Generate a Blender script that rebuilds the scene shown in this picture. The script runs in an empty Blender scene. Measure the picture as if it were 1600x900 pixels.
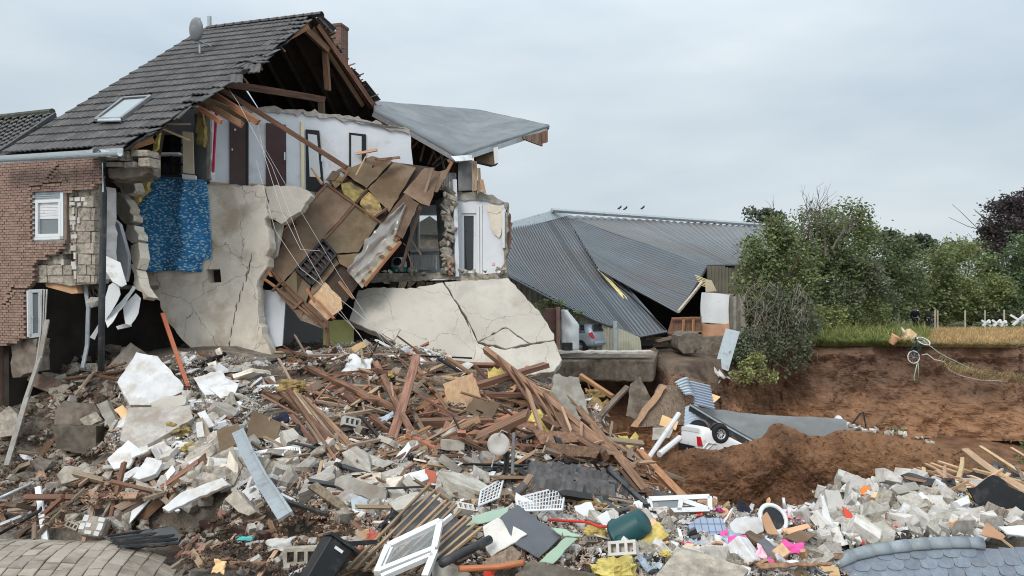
import bpy, bmesh, math, random
import numpy as np
from mathutils import Vector, Matrix, Euler, Quaternion, noise as mnoise
rnd = random.Random(7)
SC = bpy.context.scene
COL = SC.collection
R = math.radians
# ------------------------------------------------------------------ camera, sky, sun, exposure
EYE = 3.0
F = 1155.0
cd = bpy.data.cameras.new('camera'); cam = bpy.data.objects.new('camera', cd); COL.objects.link(cam)
cam.location = (0, 0, EYE); cam.rotation_euler = (R(90), 0, 0)
cd.sensor_width = 36; cd.lens = F / 1600 * 36; cd.clip_end = 3000; cd.clip_start = 0.05
SC.camera = cam
SUN_EL, SUN_AZ = R(40), R(205)          # soft high light from behind the camera, a little to the left
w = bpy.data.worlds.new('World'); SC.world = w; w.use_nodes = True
nt = w.node_tree; nt.nodes.clear()
def wn(t, **k):
    n = nt.nodes.new(t)
    for a, b in k.items(): setattr(n, a, b)
    return n
wo = wn('ShaderNodeOutputWorld'); bg = wn('ShaderNodeBackground')
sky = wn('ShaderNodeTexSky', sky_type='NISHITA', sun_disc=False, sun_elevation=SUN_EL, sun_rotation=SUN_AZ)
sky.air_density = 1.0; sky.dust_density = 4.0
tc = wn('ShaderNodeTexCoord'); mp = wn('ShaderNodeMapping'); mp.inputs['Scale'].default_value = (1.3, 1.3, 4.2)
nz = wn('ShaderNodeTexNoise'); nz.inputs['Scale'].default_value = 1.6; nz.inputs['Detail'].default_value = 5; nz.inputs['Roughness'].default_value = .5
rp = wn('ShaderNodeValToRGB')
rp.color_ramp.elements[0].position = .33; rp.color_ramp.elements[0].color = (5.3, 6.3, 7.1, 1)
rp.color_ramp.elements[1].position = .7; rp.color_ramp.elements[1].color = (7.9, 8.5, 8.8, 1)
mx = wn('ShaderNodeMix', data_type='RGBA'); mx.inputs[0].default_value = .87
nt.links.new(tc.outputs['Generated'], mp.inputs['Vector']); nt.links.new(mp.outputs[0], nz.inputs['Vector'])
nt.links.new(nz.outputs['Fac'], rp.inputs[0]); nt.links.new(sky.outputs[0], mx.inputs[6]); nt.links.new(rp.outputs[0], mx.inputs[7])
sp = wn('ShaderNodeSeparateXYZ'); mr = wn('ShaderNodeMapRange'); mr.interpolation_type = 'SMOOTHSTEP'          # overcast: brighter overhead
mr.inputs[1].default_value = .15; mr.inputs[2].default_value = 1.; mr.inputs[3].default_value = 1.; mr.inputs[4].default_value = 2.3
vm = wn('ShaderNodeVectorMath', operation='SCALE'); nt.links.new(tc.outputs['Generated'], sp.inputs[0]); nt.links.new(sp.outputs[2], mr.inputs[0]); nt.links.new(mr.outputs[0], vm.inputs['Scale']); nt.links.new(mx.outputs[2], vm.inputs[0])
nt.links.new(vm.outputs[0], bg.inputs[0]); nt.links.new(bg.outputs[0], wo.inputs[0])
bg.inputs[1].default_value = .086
sd = bpy.data.lights.new('sun', 'SUN'); sun = bpy.data.objects.new('sun', sd); COL.objects.link(sun)
sd.energy = 1.5; sd.angle = R(20); sd.color = (1, .96, .9)
sun.rotation_euler = (R(90) - SUN_EL, 0, R(-25))
SC.view_settings.view_transform = 'Standard'; SC.view_settings.look = 'None'
SC.view_settings.exposure = 0.3; SC.view_settings.gamma = 1; SC.view_settings.use_curve_mapping = False
SC.cycles.max_bounces = 6; SC.cycles.diffuse_bounces = 3; SC.cycles.transparent_max_bounces = 12
SC.cycles.use_denoising = True; SC.cycles.filter_width = 1.05

# ------------------------------------------------------------------ helpers
def P(px, py, Y): return Vector(((px - 800) / F * Y, Y, EYE + (450 - py) / F * Y))
def ray(px, py): return Vector(((px - 800) / F, 1.0, (450 - py) / F))
O = Vector((0, 0, EYE))
def on_plane(px, py, p0, n):
    d = ray(px, py); return O + d * ((p0 - O).dot(n) / d.dot(n))
def tag(o, label=None, cat=None, group=None, kind=None):
    if cat and not kind: kind = 'thing'
    if label: o['label'] = label
    if cat: o['category'] = cat
    if group: o['group'] = group
    if kind: o['kind'] = kind
    return o
def thing(name, loc, label, cat, group=None):
    o = bpy.data.objects.new(name, None); COL.objects.link(o); o.location = loc; o.empty_display_size = .2
    return tag(o, label, cat, group)
WLOC = {}
def wloc(o):
    if o is None: return Vector((0, 0, 0))
    return WLOC.get(o.name, Vector(o.location))
def link(name, me, mat, parent=None, loc=None, rot=None, scale=None):
    """one object at a world place; parents only carry translation"""
    o = bpy.data.objects.new(name, me); COL.objects.link(o)
    if mat is not None and not me.materials: me.materials.append(M[mat])
    l = Vector(loc) if loc is not None else Vector((0, 0, 0))
    if parent is not None:
        o.parent = parent; o.location = l - wloc(parent)
    else: o.location = l
    WLOC[o.name] = l
    if rot is not None:
        if isinstance(rot, Quaternion): o.rotation_mode = 'QUATERNION'; o.rotation_quaternion = rot
        else: o.rotation_euler = rot
    if scale is not None: o.scale = scale
    return o
class MB:
    def __init__(s): s.v = []; s.f = []; s.smooth = False
    def add(s, vs, fs):
        b = len(s.v); s.v += [Vector(v) for v in vs]; s.f += [tuple(i + b for i in f) for f in fs]; return s
    def box(s, c, size, rot=None, taper=None):
        c = Vector(c); hx, hy, hz = size[0] / 2, size[1] / 2, size[2] / 2
        m = rot if rot is not None else Matrix.Identity(3)
        vs = [c + m @ Vector((x * hx, y * hy, z * hz)) for x in (-1, 1) for y in (-1, 1) for z in (-1, 1)]
        return s.add(vs, [(0, 1, 3, 2), (4, 6, 7, 5), (0, 4, 5, 1), (2, 3, 7, 6), (0, 2, 6, 4), (1, 5, 7, 3)])
    def bar(s, a, b, w, h=None, up=(0, 0, 1)):
        a, b = Vector(a), Vector(b); h = h or w; d = b - a; L = d.length
        if L < 1e-6: return s
        z = d / L; u = Vector(up)
        if abs(z.dot(u)) > .97: u = Vector((0, 1, 0))
        x = z.cross(u).normalized(); y = x.cross(z)
        m = Matrix((x, y, z)).transposed()
        return s.box((a + b) / 2, (w, h, L), m)
    def tube(s, pts, r, n=6, cap=True):
        pts = [Vector(p) for p in pts]; rr = r if isinstance(r, (list, tuple)) else [r] * len(pts)
        rings = []; ref = None
        for i, p in enumerate(pts):
            t = (pts[min(i + 1, len(pts) - 1)] - pts[max(i - 1, 0)])
            t = t.normalized() if t.length > 1e-9 else Vector((0, 0, 1))
            if ref is None: ref = Vector((0, 0, 1)) if abs(t.z) < .9 else Vector((1, 0, 0))
            x = t.cross(ref)
            if x.length < 1e-4: x = t.orthogonal()
            x.normalize(); y = t.cross(x).normalized(); ref = y if abs(t.dot(ref)) > .95 else ref
            b = len(s.v)
            s.v += [p + (x * math.cos(2 * math.pi * k / n) + y * math.sin(2 * math.pi * k / n)) * rr[i] for k in range(n)]
            rings.append(b)
        for a, b in zip(rings, rings[1:]):
            for k in range(n): s.f.append((a + k, a + (k + 1) % n, b + (k + 1) % n, b + k))
        if cap:
            s.f.append(tuple(rings[0] + k for k in range(n))[::-1]); s.f.append(tuple(rings[-1] + k for k in range(n)))
        return s
    def prism(s, poly, off):
        poly = [Vector(p) for p in poly]; off = Vector(off); n = len(poly); b = len(s.v)
        s.v += poly + [p + off for p in poly]
        s.f.append(tuple(b + i for i in range(n))); s.f.append(tuple(b + n + i for i in range(n))[::-1])
        for i in range(n): s.f.append((b + i, b + n + i, b + n + (i + 1) % n, b + (i + 1) % n))
        return s
    def grid(s, fn, nu, nv):
        b = len(s.v)
        for i in range(nu + 1):
            for j in range(nv + 1): s.v.append(Vector(fn(i / nu, j / nv)))
        for i in range(nu):
            for j in range(nv):
                a = b + i * (nv + 1) + j; s.f.append((a, a + nv + 1, a + nv + 2, a + 1))
        return s
    def lathe(s, prof, c, axis=(0, 0, 1), n=20):
        c = Vector(c); q = Vector((0, 0, 1)).rotation_difference(Vector(axis).normalized()); rings = []
        for r, z in prof:
            b = len(s.v); rings.append(b)
            s.v += [c + q @ Vector((r * math.cos(2 * math.pi * k / n), r * math.sin(2 * math.pi * k / n), z)) for k in range(n)]
        for a, b in zip(rings, rings[1:]):
            for k in range(n): s.f.append((a + k, a + (k + 1) % n, b + (k + 1) % n, b + k))
        return s
    def mesh(s, name, mat=None, center=True, smooth=None):
        c = sum(s.v, Vector()) / len(s.v) if center else Vector((0, 0, 0))
        me = bpy.data.meshes.new(name); me.from_pydata([v - c for v in s.v], [], s.f); me.validate(); me.update()
        bm = bmesh.new(); bm.from_mesh(me); bmesh.ops.recalc_face_normals(bm, faces=bm.faces); bm.to_mesh(me); bm.free()
        if mat: me.materials.append(M[mat])
        if smooth or (smooth is None and s.smooth): me.shade_smooth()
        return me, c
    def build(s, name, mat, parent=None, smooth=None):
        me, c = s.mesh(name, mat, smooth=smooth); return link(name, me, None, parent, c)
def solid(o, t, off=-1):
    m = o.modifiers.new('solid', 'SOLIDIFY'); m.thickness = t; m.offset = off; return o
def bev(o, w, seg=1):
    m = o.modifiers.new('bevel', 'BEVEL'); m.width = w; m.segments = seg; m.limit_method = 'ANGLE'; return o
def jag(poly, amp=3., step=9., seed=0, closed=True, keep=()):
    """break the straight edges of a pixel outline into a ragged one"""
    r = random.Random(seed); out = []; n = len(poly)
    for i in range(n if closed else n - 1):
        a, b = poly[i], poly[(i + 1) % n]; out.append(a)
        if i in keep: continue
        L = math.hypot(b[0] - a[0], b[1] - a[1]); k = int(L / step)
        for j in range(1, k):
            t = (j + r.uniform(-.3, .3)) / k; nx, ny = -(b[1] - a[1]) / L, (b[0] - a[0]) / L; d = r.gauss(0, amp)
            out.append((a[0] + (b[0] - a[0]) * t + nx * d, a[1] + (b[1] - a[1]) * t + ny * d))
    if not closed: out.append(poly[-1])
    return out
def plate(name, poly, p0, n, th, mat, parent=None, b=0):
    """flat slab whose outline is given in photo pixels, standing on plane (p0, n); thickness goes away from n"""
    n = Vector(n).normalized(); pts = [on_plane(x, y, p0, n) for x, y in poly]
    o = MB().prism(pts, -n * th).build(name, mat, parent)
    if b: bev(o, b)
    return o

# ------------------------------------------------------------------ materials
M = {}
def mat(name, base, var=.25, scale=3., rough=.85, bump=.25, bscale=40., dirt=None, dscale=1.4, damt=.5, objvar=.18, stretch=(1, 1, 1), metal=0., spec=.3, world=False, hue=.015, extra=None, bd=.02):
    m = bpy.data.materials.new(name); M[name] = m; m.use_nodes = True
    t = m.node_tree; N = t.nodes; L = t.links; bs = N['Principled BSDF']
    bs.inputs['Roughness'].default_value = rough; bs.inputs['Metallic'].default_value = metal; bs.inputs['Specular IOR Level'].default_value = spec
    co = N.new('ShaderNodeTexCoord'); oi = N.new('ShaderNodeObjectInfo')
    mp = N.new('ShaderNodeMapping'); mp.inputs['Scale'].default_value = stretch
    if world:
        g = N.new('ShaderNodeNewGeometry'); L.new(g.outputs['Position'], mp.inputs['Vector'])
    else:
        mu = N.new('ShaderNodeMath'); mu.operation = 'MULTIPLY'; mu.inputs[1].default_value = 97.
        L.new(oi.outputs['Random'], mu.inputs[0]); L.new(co.outputs['Object'], mp.inputs['Vector']); L.new(mu.outputs[0], mp.inputs['Location'])
    def noise(sc, det=5, ro=.6):
        n = N.new('ShaderNodeTexNoise'); n.inputs['Scale'].default_value = sc; n.inputs['Detail'].default_value = det; n.inputs['Roughness'].default_value = ro
        L.new(mp.outputs[0], n.inputs['Vector']); return n.outputs['Fac']
    def ramp(f, a, b, c0, c1):
        r = N.new('ShaderNodeValToRGB'); e = r.color_ramp.elements
        e[0].position = a; e[1].position = b; e[0].color = (*c0, 1); e[1].color = (*c1, 1); L.new(f, r.inputs[0]); return r.outputs[0]
    b = Vector(base); c = ramp(noise(scale), .32, .68, b * (1 - var), b * (1 + var))
    def mix(f, a, bb, mode='MIX'):
        x = N.new('ShaderNodeMix'); x.data_type = 'RGBA'; x.blend_type = mode
        if isinstance(f, float): x.inputs[0].default_value = f
        else: L.new(f, x.inputs[0])
        L.new(a, x.inputs[6])
        if isinstance(bb, (tuple, Vector)): x.inputs[7].default_value = (*bb, 1)
        else: L.new(bb, x.inputs[7])
        return x.outputs[2]
    if dirt:
        f = ramp(noise(dscale, 6, .65), .62 - .34 * damt, .74 - .2 * damt, (0, 0, 0), (1, 1, 1))
        c = mix(f, c, dirt)
    if extra: c = extra(N, L, mp, c, mix, ramp, noise, co)
    if objvar:
        h = N.new('ShaderNodeHueSaturation'); mr = N.new('ShaderNodeMapRange')
        mr.inputs[3].default_value = 1 - objvar; mr.inputs[4].default_value = 1 + objvar
        L.new(oi.outputs['Random'], mr.inputs[0]); L.new(mr.outputs[0], h.inputs['Value']); L.new(c, h.inputs['Color'])
        m2 = N.new('ShaderNodeMath'); m2.operation = 'MULTIPLY'; m2.inputs[1].default_value = 37.3; fr = N.new('ShaderNodeMath'); fr.operation = 'FRACT'
        mr2 = N.new('ShaderNodeMapRange'); mr2.inputs[3].default_value = .5 - hue; mr2.inputs[4].default_value = .5 + hue
        L.new(oi.outputs['Random'], m2.inputs[0]); L.new(m2.outputs[0], fr.inputs[0]); L.new(fr.outputs[0], mr2.inputs[0]); L.new(mr2.outputs[0], h.inputs['Hue'])
        c = h.outputs[0]
    L.new(c, bs.inputs['Base Color'])
    if bump:
        bp = N.new('ShaderNodeBump'); bp.inputs['Strength'].default_value = bump; bp.inputs['Distance'].default_value = bd
        L.new(noise(bscale, 6, .7), bp.inputs['Height']); L.new(bp.outputs[0], bs.inputs['Normal'])
    return m
mat('roof_tile', (.076, .071, .07), .3, 5, .72, .2, 60, dirt=(.1, .095, .085), dscale=2, damt=.25, objvar=.22)
mat('old_tile', (.05, .052, .045), .3, 5, .8, .2, 60, dirt=(.07, .08, .045), dscale=2, damt=.4, objvar=.2)
mat('underlay', (.045, .03, .022), .3, 3, .9)
mat('brick', (.25, .168, .133), .22, 7, .9, .35, 60, dirt=(.3, .19, .15), dscale=5, damt=.3, objvar=.2)
mat('mortar', (.215, .16, .135), .2, 8, .95, .4, 50)
mat('red_brick', (.30, .145, .095), .3, 7, .9, .4, 60, dirt=(.3, .26, .22), dscale=4, damt=.45, objvar=.3)
def chim(N, L, mp, c, mix):
    b = N.new('ShaderNodeTexBrick'); b.inputs['Scale'].default_value = 5.; b.inputs['Mortar Size'].default_value = .02
    mp.inputs['Rotation'].default_value = (R(90), 0, 0)
    L.new(mp.outputs[0], b.inputs['Vector']); b.inputs['Color1'].default_value = (.1, .05, .038, 1); b.inputs['Color2'].default_value = (.15, .08, .06, 1); b.inputs['Mortar'].default_value = (.22, .19, .17, 1)
    return mix(.75, c, b.outputs['Color'])
mat('chimney_brick', (.13, .06, .045), .3, 5, .9, .3, 40, extra=lambda N, L, mp, c, mix, ramp, noise, co: chim(N, L, mp, c, mix))
mat('pumice', (.38, .335, .275), .25, 9, .95, .6, 70, dirt=(.17, .145, .12), dscale=3, damt=.45, objvar=.2)
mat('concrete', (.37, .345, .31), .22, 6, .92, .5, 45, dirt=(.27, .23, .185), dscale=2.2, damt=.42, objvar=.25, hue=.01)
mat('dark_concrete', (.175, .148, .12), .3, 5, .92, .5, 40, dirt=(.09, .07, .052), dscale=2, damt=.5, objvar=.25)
def crack_extra(N, L, mp, c, mix, ramp, noise, co):      # hairline cracks and worn patches of old render
    nz = N.new('ShaderNodeTexNoise'); nz.inputs['Scale'].default_value = 2.5; nz.inputs['Detail'].default_value = 5; L.new(mp.outputs[0], nz.inputs['Vector'])
    ad = N.new('ShaderNodeVectorMath'); ad.operation = 'MULTIPLY_ADD'; ad.inputs[1].default_value = (.5, .5, .5); L.new(nz.outputs['Color'], ad.inputs[0]); L.new(mp.outputs[0], ad.inputs[2])
    v = N.new('ShaderNodeTexVoronoi'); v.feature = 'DISTANCE_TO_EDGE'; v.inputs['Scale'].default_value = .55; L.new(ad.outputs[0], v.inputs['Vector'])
    c = mix(ramp(v.outputs['Distance'], .0015, .005, (1, 1, 1), (0, 0, 0)), c, (.24, .2, .16))
    f = ramp(noise(9., 8, .75), .66, .72, (0, 0, 0), (1, 1, 1)); return mix(f, c, (.36, .31, .25))
mat('stucco', (.66, .595, .505), .12, 2.2, .95, .35, 25, dirt=(.42, .345, .26), dscale=.9, damt=.42, objvar=.04, hue=.004, extra=crack_extra)
mat('slab_stucco', (.46, .425, .375), .16, 1.6, .95, .6, 18, dirt=(.36, .325, .275), dscale=.8, damt=.45, objvar=.05, hue=.004, extra=crack_extra)
mat('plaster', (.565, .56, .56), .12, 4, .9, .2, 30, dirt=(.43, .39, .34), dscale=2.5, damt=.36, objvar=.1, hue=.004)
mat('white_wall', (.60, .615, .645), .05, 2, .9, .12, 30, dirt=(.5, .48, .45), dscale=1.2, damt=.15, objvar=.03, hue=.002)
mat('grey_wall', (.52, .54, .58), .06, 2, .9, .1, 30, dirt=(.4, .39, .38), dscale=1.2, damt=.2, objvar=.03, hue=.002)
mat('cream', (.62, .54, .38), .1, 2, .9, .1, 30)
mat('white_paint', (.62, .63, .635), .03, 2, .4, .03, 20, dirt=(.55, .52, .48), dscale=5, damt=.1, objvar=.05, hue=.003)
mat('white_pvc', (.64, .65, .66), .03, 2, .3, .0, dirt=(.5, .46, .4), dscale=4, damt=.12, objvar=.05, hue=.003)
mat('aerated', (.54, .515, .48), .14, 5, .93, .35, 60, dirt=(.36, .32, .27), dscale=2.5, damt=.42, objvar=.2, hue=.006)
mat('timber', (.205, .11, .068), .4, 2.2, .75, .3, 18, stretch=(14, 14, 1), dirt=(.11, .06, .042), dscale=.8, damt=.4, objvar=.4, hue=.012)
mat('fresh_timber', (.36, .17, .085), .3, 2.2, .75, .3, 18, stretch=(14, 14, 1), dirt=(.2, .1, .06), dscale=.8, damt=.35, objvar=.25)
mat('old_plank', (.25, .185, .135), .35, 2.2, .85, .3, 18, stretch=(14, 14, 1), dirt=(.13, .095, .07), dscale=1, damt=.4, objvar=.4)
mat('lath', (.33, .22, .135), .3, 2.2, .8, .25, 18, stretch=(14, 14, 1), dirt=(.2, .14, .09), dscale=1, damt=.35, objvar=.35)
mat('light_wood', (.5, .33, .19), .25, 2, .8, .2, 18, stretch=(9, 9, 1), dirt=(.36, .25, .16), dscale=1, damt=.3, objvar=.25)
mat('chipboard', (.165, .115, .075), .2, 1.1, .85, .2, 60, dirt=(.105, .066, .038), dscale=.9, damt=.5, objvar=.2)
mat('cardboard', (.42, .26, .145), .15, 3, .9, .12, 40, objvar=.25)
mat('dark_door', (.055, .024, .022), .15, 2, .35, .03, 20, objvar=.05)
mat('black_frame', (.012, .011, .011), .2, 3, .5, .05, 30, objvar=.1)
mat('wool', (.52, .41, .13), .35, 8, .95, .9, 30, dirt=(.33, .24, .08), dscale=3.5, damt=.4, objvar=.15)
mat('old_wool', (.30, .225, .085), .4, 8, .95, .9, 30, dirt=(.12, .09, .05), dscale=3, damt=.5, objvar=.15)
mat('pale_foam', (.74, .62, .28), .1, 5, .9, .3, 30, objvar=.08)
mat('zinc', (.40, .44, .46), .15, 3, .42, .08, 20, dirt=(.28, .29, .29), dscale=3, damt=.4, objvar=.08, metal=.35, hue=.004)
mat('dark_pipe', (.035, .037, .04), .2, 4, .45, .05, 20, dirt=(.09, .085, .08), dscale=5, damt=.25, objvar=.2)
mat('grey_plastic', (.16, .165, .175), .12, 4, .45, .04, 20, dirt=(.24, .22, .2), dscale=5, damt=.25, objvar=.15)
mat('orange_pipe', (.36, .095, .05), .12, 4, .4, .04, 20, dirt=(.3, .12, .07), dscale=5, damt=.3, objvar=.1)
mat('bitumen', (.15, .165, .175), .16, 1.6, .72, .3, 120, dirt=(.2, .215, .22), dscale=.7, damt=.4, objvar=.03)
mat('felt', (.05, .05, .052), .3, 2, .7, .2, 30, dirt=(.11, .105, .1), dscale=2, damt=.4, objvar=.25)
mat('membrane', (.165, .17, .168), .2, .8, .6, .15, 20, dirt=(.125, .125, .12), dscale=.6, damt=.5, objvar=.03)
mat('metal_roof', (.125, .146, .16), .15, .35, .5, .1, 10, dirt=(.13, .13, .135), dscale=.25, damt=.5, objvar=.03, metal=.25)
mat('metal_roof_brown', (.155, .168, .178), .12, .3, .55, .1, 10, dirt=(.15, .145, .14), dscale=.25, damt=.5, objvar=.03, metal=.2)
mat('cladding', (.44, .425, .34), .1, .8, .7, .1, 20, dirt=(.3, .28, .22), dscale=.7, damt=.4, objvar=.05)
mat('cladding_dark', (.16, .15, .115), .12, .8, .7, .1, 20, dirt=(.11, .1, .08), dscale=.7, damt=.4, objvar=.05)
mat('blue_sheet', (.34, .40, .47), .08, 1, .4, .05, 20, dirt=(.3, .32, .34), dscale=1.5, damt=.35, objvar=.06, metal=.3)
mat('slate', (.155, .18, .215), .12, 4, .5, .15, 50, dirt=(.2, .215, .235), dscale=2.5, damt=.35, objvar=.14, hue=.008)
mat('ridge_slate', (.22, .25, .275), .14, 6, .5, .2, 50, dirt=(.3, .32, .33), dscale=4, damt=.35, objvar=.12)
mat('paver', (.33, .285, .235), .12, 6, .92, .35, 70, dirt=(.2, .165, .13), dscale=3, damt=.4, objvar=.16, hue=.006)
mat('earth', (.215, .112, .063), .4, 1.4, .97, 1.0, 3.5, bd=.3, dirt=(.31, .168, .088), dscale=.35, damt=.5, objvar=0, world=True)
mat('dark_earth', (.165, .115, .082), .35, .9, .97, 1.0, 6, bd=.15, dirt=(.045, .028, .021), dscale=.4, damt=.45, objvar=0, world=True)
def shift(N, L, s):
    m = N.new('ShaderNodeMapRange'); m.inputs[1].default_value = -3.; m.inputs[2].default_value = 1.; L.new(s, m.inputs[0]); return m.outputs[0]
def soil_extra(N, L, mp, c, mix, ramp, noise, co):      # darker topsoil over orange subsoil
    g = N.new('ShaderNodeNewGeometry'); s = N.new('ShaderNodeSeparateXYZ'); L.new(g.outputs['Position'], s.inputs[0]); a = N.new('ShaderNodeMath'); a.operation = 'MULTIPLY_ADD'; a.inputs[1].default_value = 1.6; L.new(noise(.5, 4), a.inputs[0]); L.new(s.outputs[2], a.inputs[2])
    return mix(ramp(shift(N, L, a.outputs[0]), .2, .5, (0, 0, 0), (1, 1, 1)), c, mix(.6, c, (.15, .1, .08)))
mat('cliff_earth', (.35, .195, .11), .3, 1.1, .97, 1.0, 3, bd=.3, dirt=(.225, .13, .082), dscale=.35, damt=.36, objvar=0, world=True, stretch=(.55, .55, 1.7), extra=soil_extra)
mat('rubble_earth', (.28, .24, .195), .5, 3.2, .97, 1.0, 7, bd=.2, dirt=(.16, .12, .09), dscale=.7, damt=.5, objvar=0, world=True)
mat('gravel', (.40, .37, .33), .35, 2, .95, .3, 40, dirt=(.13, .095, .07), dscale=.8, damt=.5, objvar=0, world=True)
mat('grass_ground', (.085, .105, .035), .3, 1, .97, .5, 8, dirt=(.14, .12, .05), dscale=.3, damt=.4, objvar=0, world=True)
mat('asphalt', (.11, .11, .11), .2, 3, .95, .3, 40, objvar=0, world=True)
def leafmat(name, c, tr=.35):
    m = mat(name, c, .35, 1.3, .6, 0, objvar=.1, hue=.02)
    N, L = m.node_tree.nodes, m.node_tree.links; bs = N['Principled BSDF']
    # a lighter and a darker leaf side by side: random per leaf
    g = N.new('ShaderNodeNewGeometry'); h = N.new('ShaderNodeHueSaturation'); mr = N.new('ShaderNodeMapRange'); mr.inputs[3].default_value = .5; mr.inputs[4].default_value = 1.6
    src = bs.inputs['Base Color'].links[0].from_socket; L.new(g.outputs['Random Per Island'], mr.inputs[0]); L.new(mr.outputs[0], h.inputs['Value']); L.new(src, h.inputs['Color']); L.new(h.outputs[0], bs.inputs['Base Color'])
    t = N.new('ShaderNodeBsdfTranslucent'); L.new(h.outputs[0], t.inputs[0]); x = N.new('ShaderNodeMixShader'); x.inputs[0].default_value = tr
    L.new(bs.outputs[0], x.inputs[1]); L.new(t.outputs[0], x.inputs[2]); L.new(x.outputs[0], N['Material Output'].inputs[0])
leafmat('leaf', (.155, .188, .082)); leafmat('leaf_light', (.22, .245, .1)); leafmat('leaf_dark', (.115, .15, .072)); leafmat('leaf_copper', (.062, .048, .048)); leafmat('leaf_grey', (.15, .17, .105))
leafmat('leaf_far', (.11, .13, .09))
leafmat('grass', (.22, .25, .085)); leafmat('wheat', (.52, .40, .18)); leafmat('straw', (.38, .3, .16))
mat('bark', (.1, .08, .06), .3, 3, .95, .5, 20)
mat('twig', (.16, .135, .11), .3, 3, .95, .3, 20)
mat('post', (.36, .32, .25), .2, 3, .9, .2, 20)
mat('car_white', (.7, .71, .72), .02, 2, .25, 0, dirt=(.45, .35, .27), dscale=1.5, damt=.12, objvar=0, spec=.5)
mat('car_silver', (.36, .40, .45), .04, 2, .3, 0, objvar=0, spec=.5, metal=.3)
mat('rubber', (.018, .018, .019), .2, 5, .8, .1, 30, objvar=0)
mat('alloy', (.6, .61, .62), .1, 5, .35, 0, objvar=0, metal=.5)
mat('tail_red', (.45, .012, .018), .1, 5, .25, 0, objvar=0)
mat('black_plastic', (.014, .015, .017), .2, 4, .45, .05, 20, dirt=(.05, .05, .05), dscale=5, damt=.2, objvar=.2)
mat('teal', (.014, .06, .068), .1, 3, .45, .05, 20, objvar=.05)
mat('pink', (.72, .10, .30), .12, 4, .8, .2, 20, objvar=.1)
mat('pale_pink', (.76, .42, .47), .12, 4, .8, .2, 20, objvar=.1)
mat('red', (.55, .03, .04), .12, 4, .6, .1, 20, objvar=.15)
mat('orange', (.75, .27, .05), .12, 4, .8, .1, 20, objvar=.1)
mat('peach', (.72, .43, .24), .1, 4, .85, .1, 20, objvar=.1)
mat('lime', (.62, .63, .25), .08, 3, .85, .1, 20, objvar=.05)
mat('mint', (.30, .40, .31), .08, 3, .6, .05, 20, objvar=.08)
mat('turquoise', (.05, .32, .33), .1, 3, .6, .05, 20, objvar=.08)
mat('yellow', (.75, .55, .03), .12, 4, .7, .2, 20, objvar=.1)
mat('dark_slate_panel', (.10, .105, .12), .15, 3, .55, .08, 30, dirt=(.14, .14, .15), dscale=2, damt=.3, objvar=.05, stretch=(1, 1, 1))
mat('tarp_grey', (.42, .41, .39), .15, 3, .45, .2, 12, dirt=(.3, .28, .25), dscale=2, damt=.4, objvar=.1)
mat('cable', (.45, .43, .4), .1, 4, .6, 0, objvar=.15)
mat('skin', (.46, .27, .2), .08, 5, .6, 0, objvar=0)
mat('hair', (.03, .022, .018), .2, 9, .8, 0, objvar=0)
mat('navy', (.012, .014, .026), .2, 5, .85, .1, 20, objvar=0); mat('dark_green', (.012, .024, .018), .2, 5, .85, .1, 20, objvar=0); mat('jeans', (.018, .02, .03), .2, 5, .85, .1, 20, objvar=0)
mat('radiator', (.74, .74, .72), .04, 2, .4, .02, 20, dirt=(.5, .46, .4), dscale=3, damt=.25, objvar=.05)
mat('dark_inside', (.03, .025, .022), .3, 2, .95, .3, 20)  # shade of unlit rooms and voids put into a near-black colour
mat('green_garden', (.06, .1, .03), .3, 2, .95, .3, 20)
def glass(name, col, rough=.05):
    m = bpy.data.materials.new(name); M[name] = m; m.use_nodes = True; b = m.node_tree.nodes['Principled BSDF']
    b.inputs['Base Color'].default_value = (*col, 1); b.inputs['Roughness'].default_value = rough; b.inputs['Specular IOR Level'].default_value = .8
glass('pane_dark', (.02, .024, .027)); glass('pane_grey', (.16, .18, .19), .12); glass('pane_sky', (.24, .28, .29), .2); glass('frosted', (.5, .52, .53), .5)
def clear(name, col, a):
    m = bpy.data.materials.new(name); M[name] = m; m.use_nodes = True; b = m.node_tree.nodes['Principled BSDF']
    b.inputs['Base Color'].default_value = (*col, 1); b.inputs['Roughness'].default_value = .08; b.inputs['Alpha'].default_value = a
clear('clear_pane', (.6, .65, .65), .12); clear('foil', (.36, .35, .33), .6)
# blue cloth with a printed pattern of small leaves
def cloth_extra(N, L, mp, c, mix, ramp, noise, co):
    for sc, loc, ro, t, col in ((8., (0, 0, 0), .6, .3, (.20, .40, .58)), (6.5, (3.3, 1.1, 5.7), -.9, .22, (.09, .22, .27)), (7.5, (7.3, 4.1, 2.7), .2, .24, (.46, .62, .68)), (9., (1.3, 8.1, 4.7), 1.3, .26, (.30, .5, .6))):
        v = N.new('ShaderNodeTexVoronoi'); v.inputs['Scale'].default_value = sc; m2 = N.new('ShaderNodeMapping'); m2.inputs['Location'].default_value = loc; m2.inputs['Rotation'].default_value = (0, ro, 0); m2.inputs['Scale'].default_value = (1, .1, 1.9)
        L.new(mp.outputs[0], m2.inputs[0]); L.new(m2.outputs[0], v.inputs['Vector']); c = mix(ramp(v.outputs['Distance'], t, t + .04, (1, 1, 1), (0, 0, 0)), c, col)
    return c
mat('blue_cloth', (.03, .18, .40), .15, 1.5, .85, .15, 60, objvar=0, extra=cloth_extra)
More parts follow.
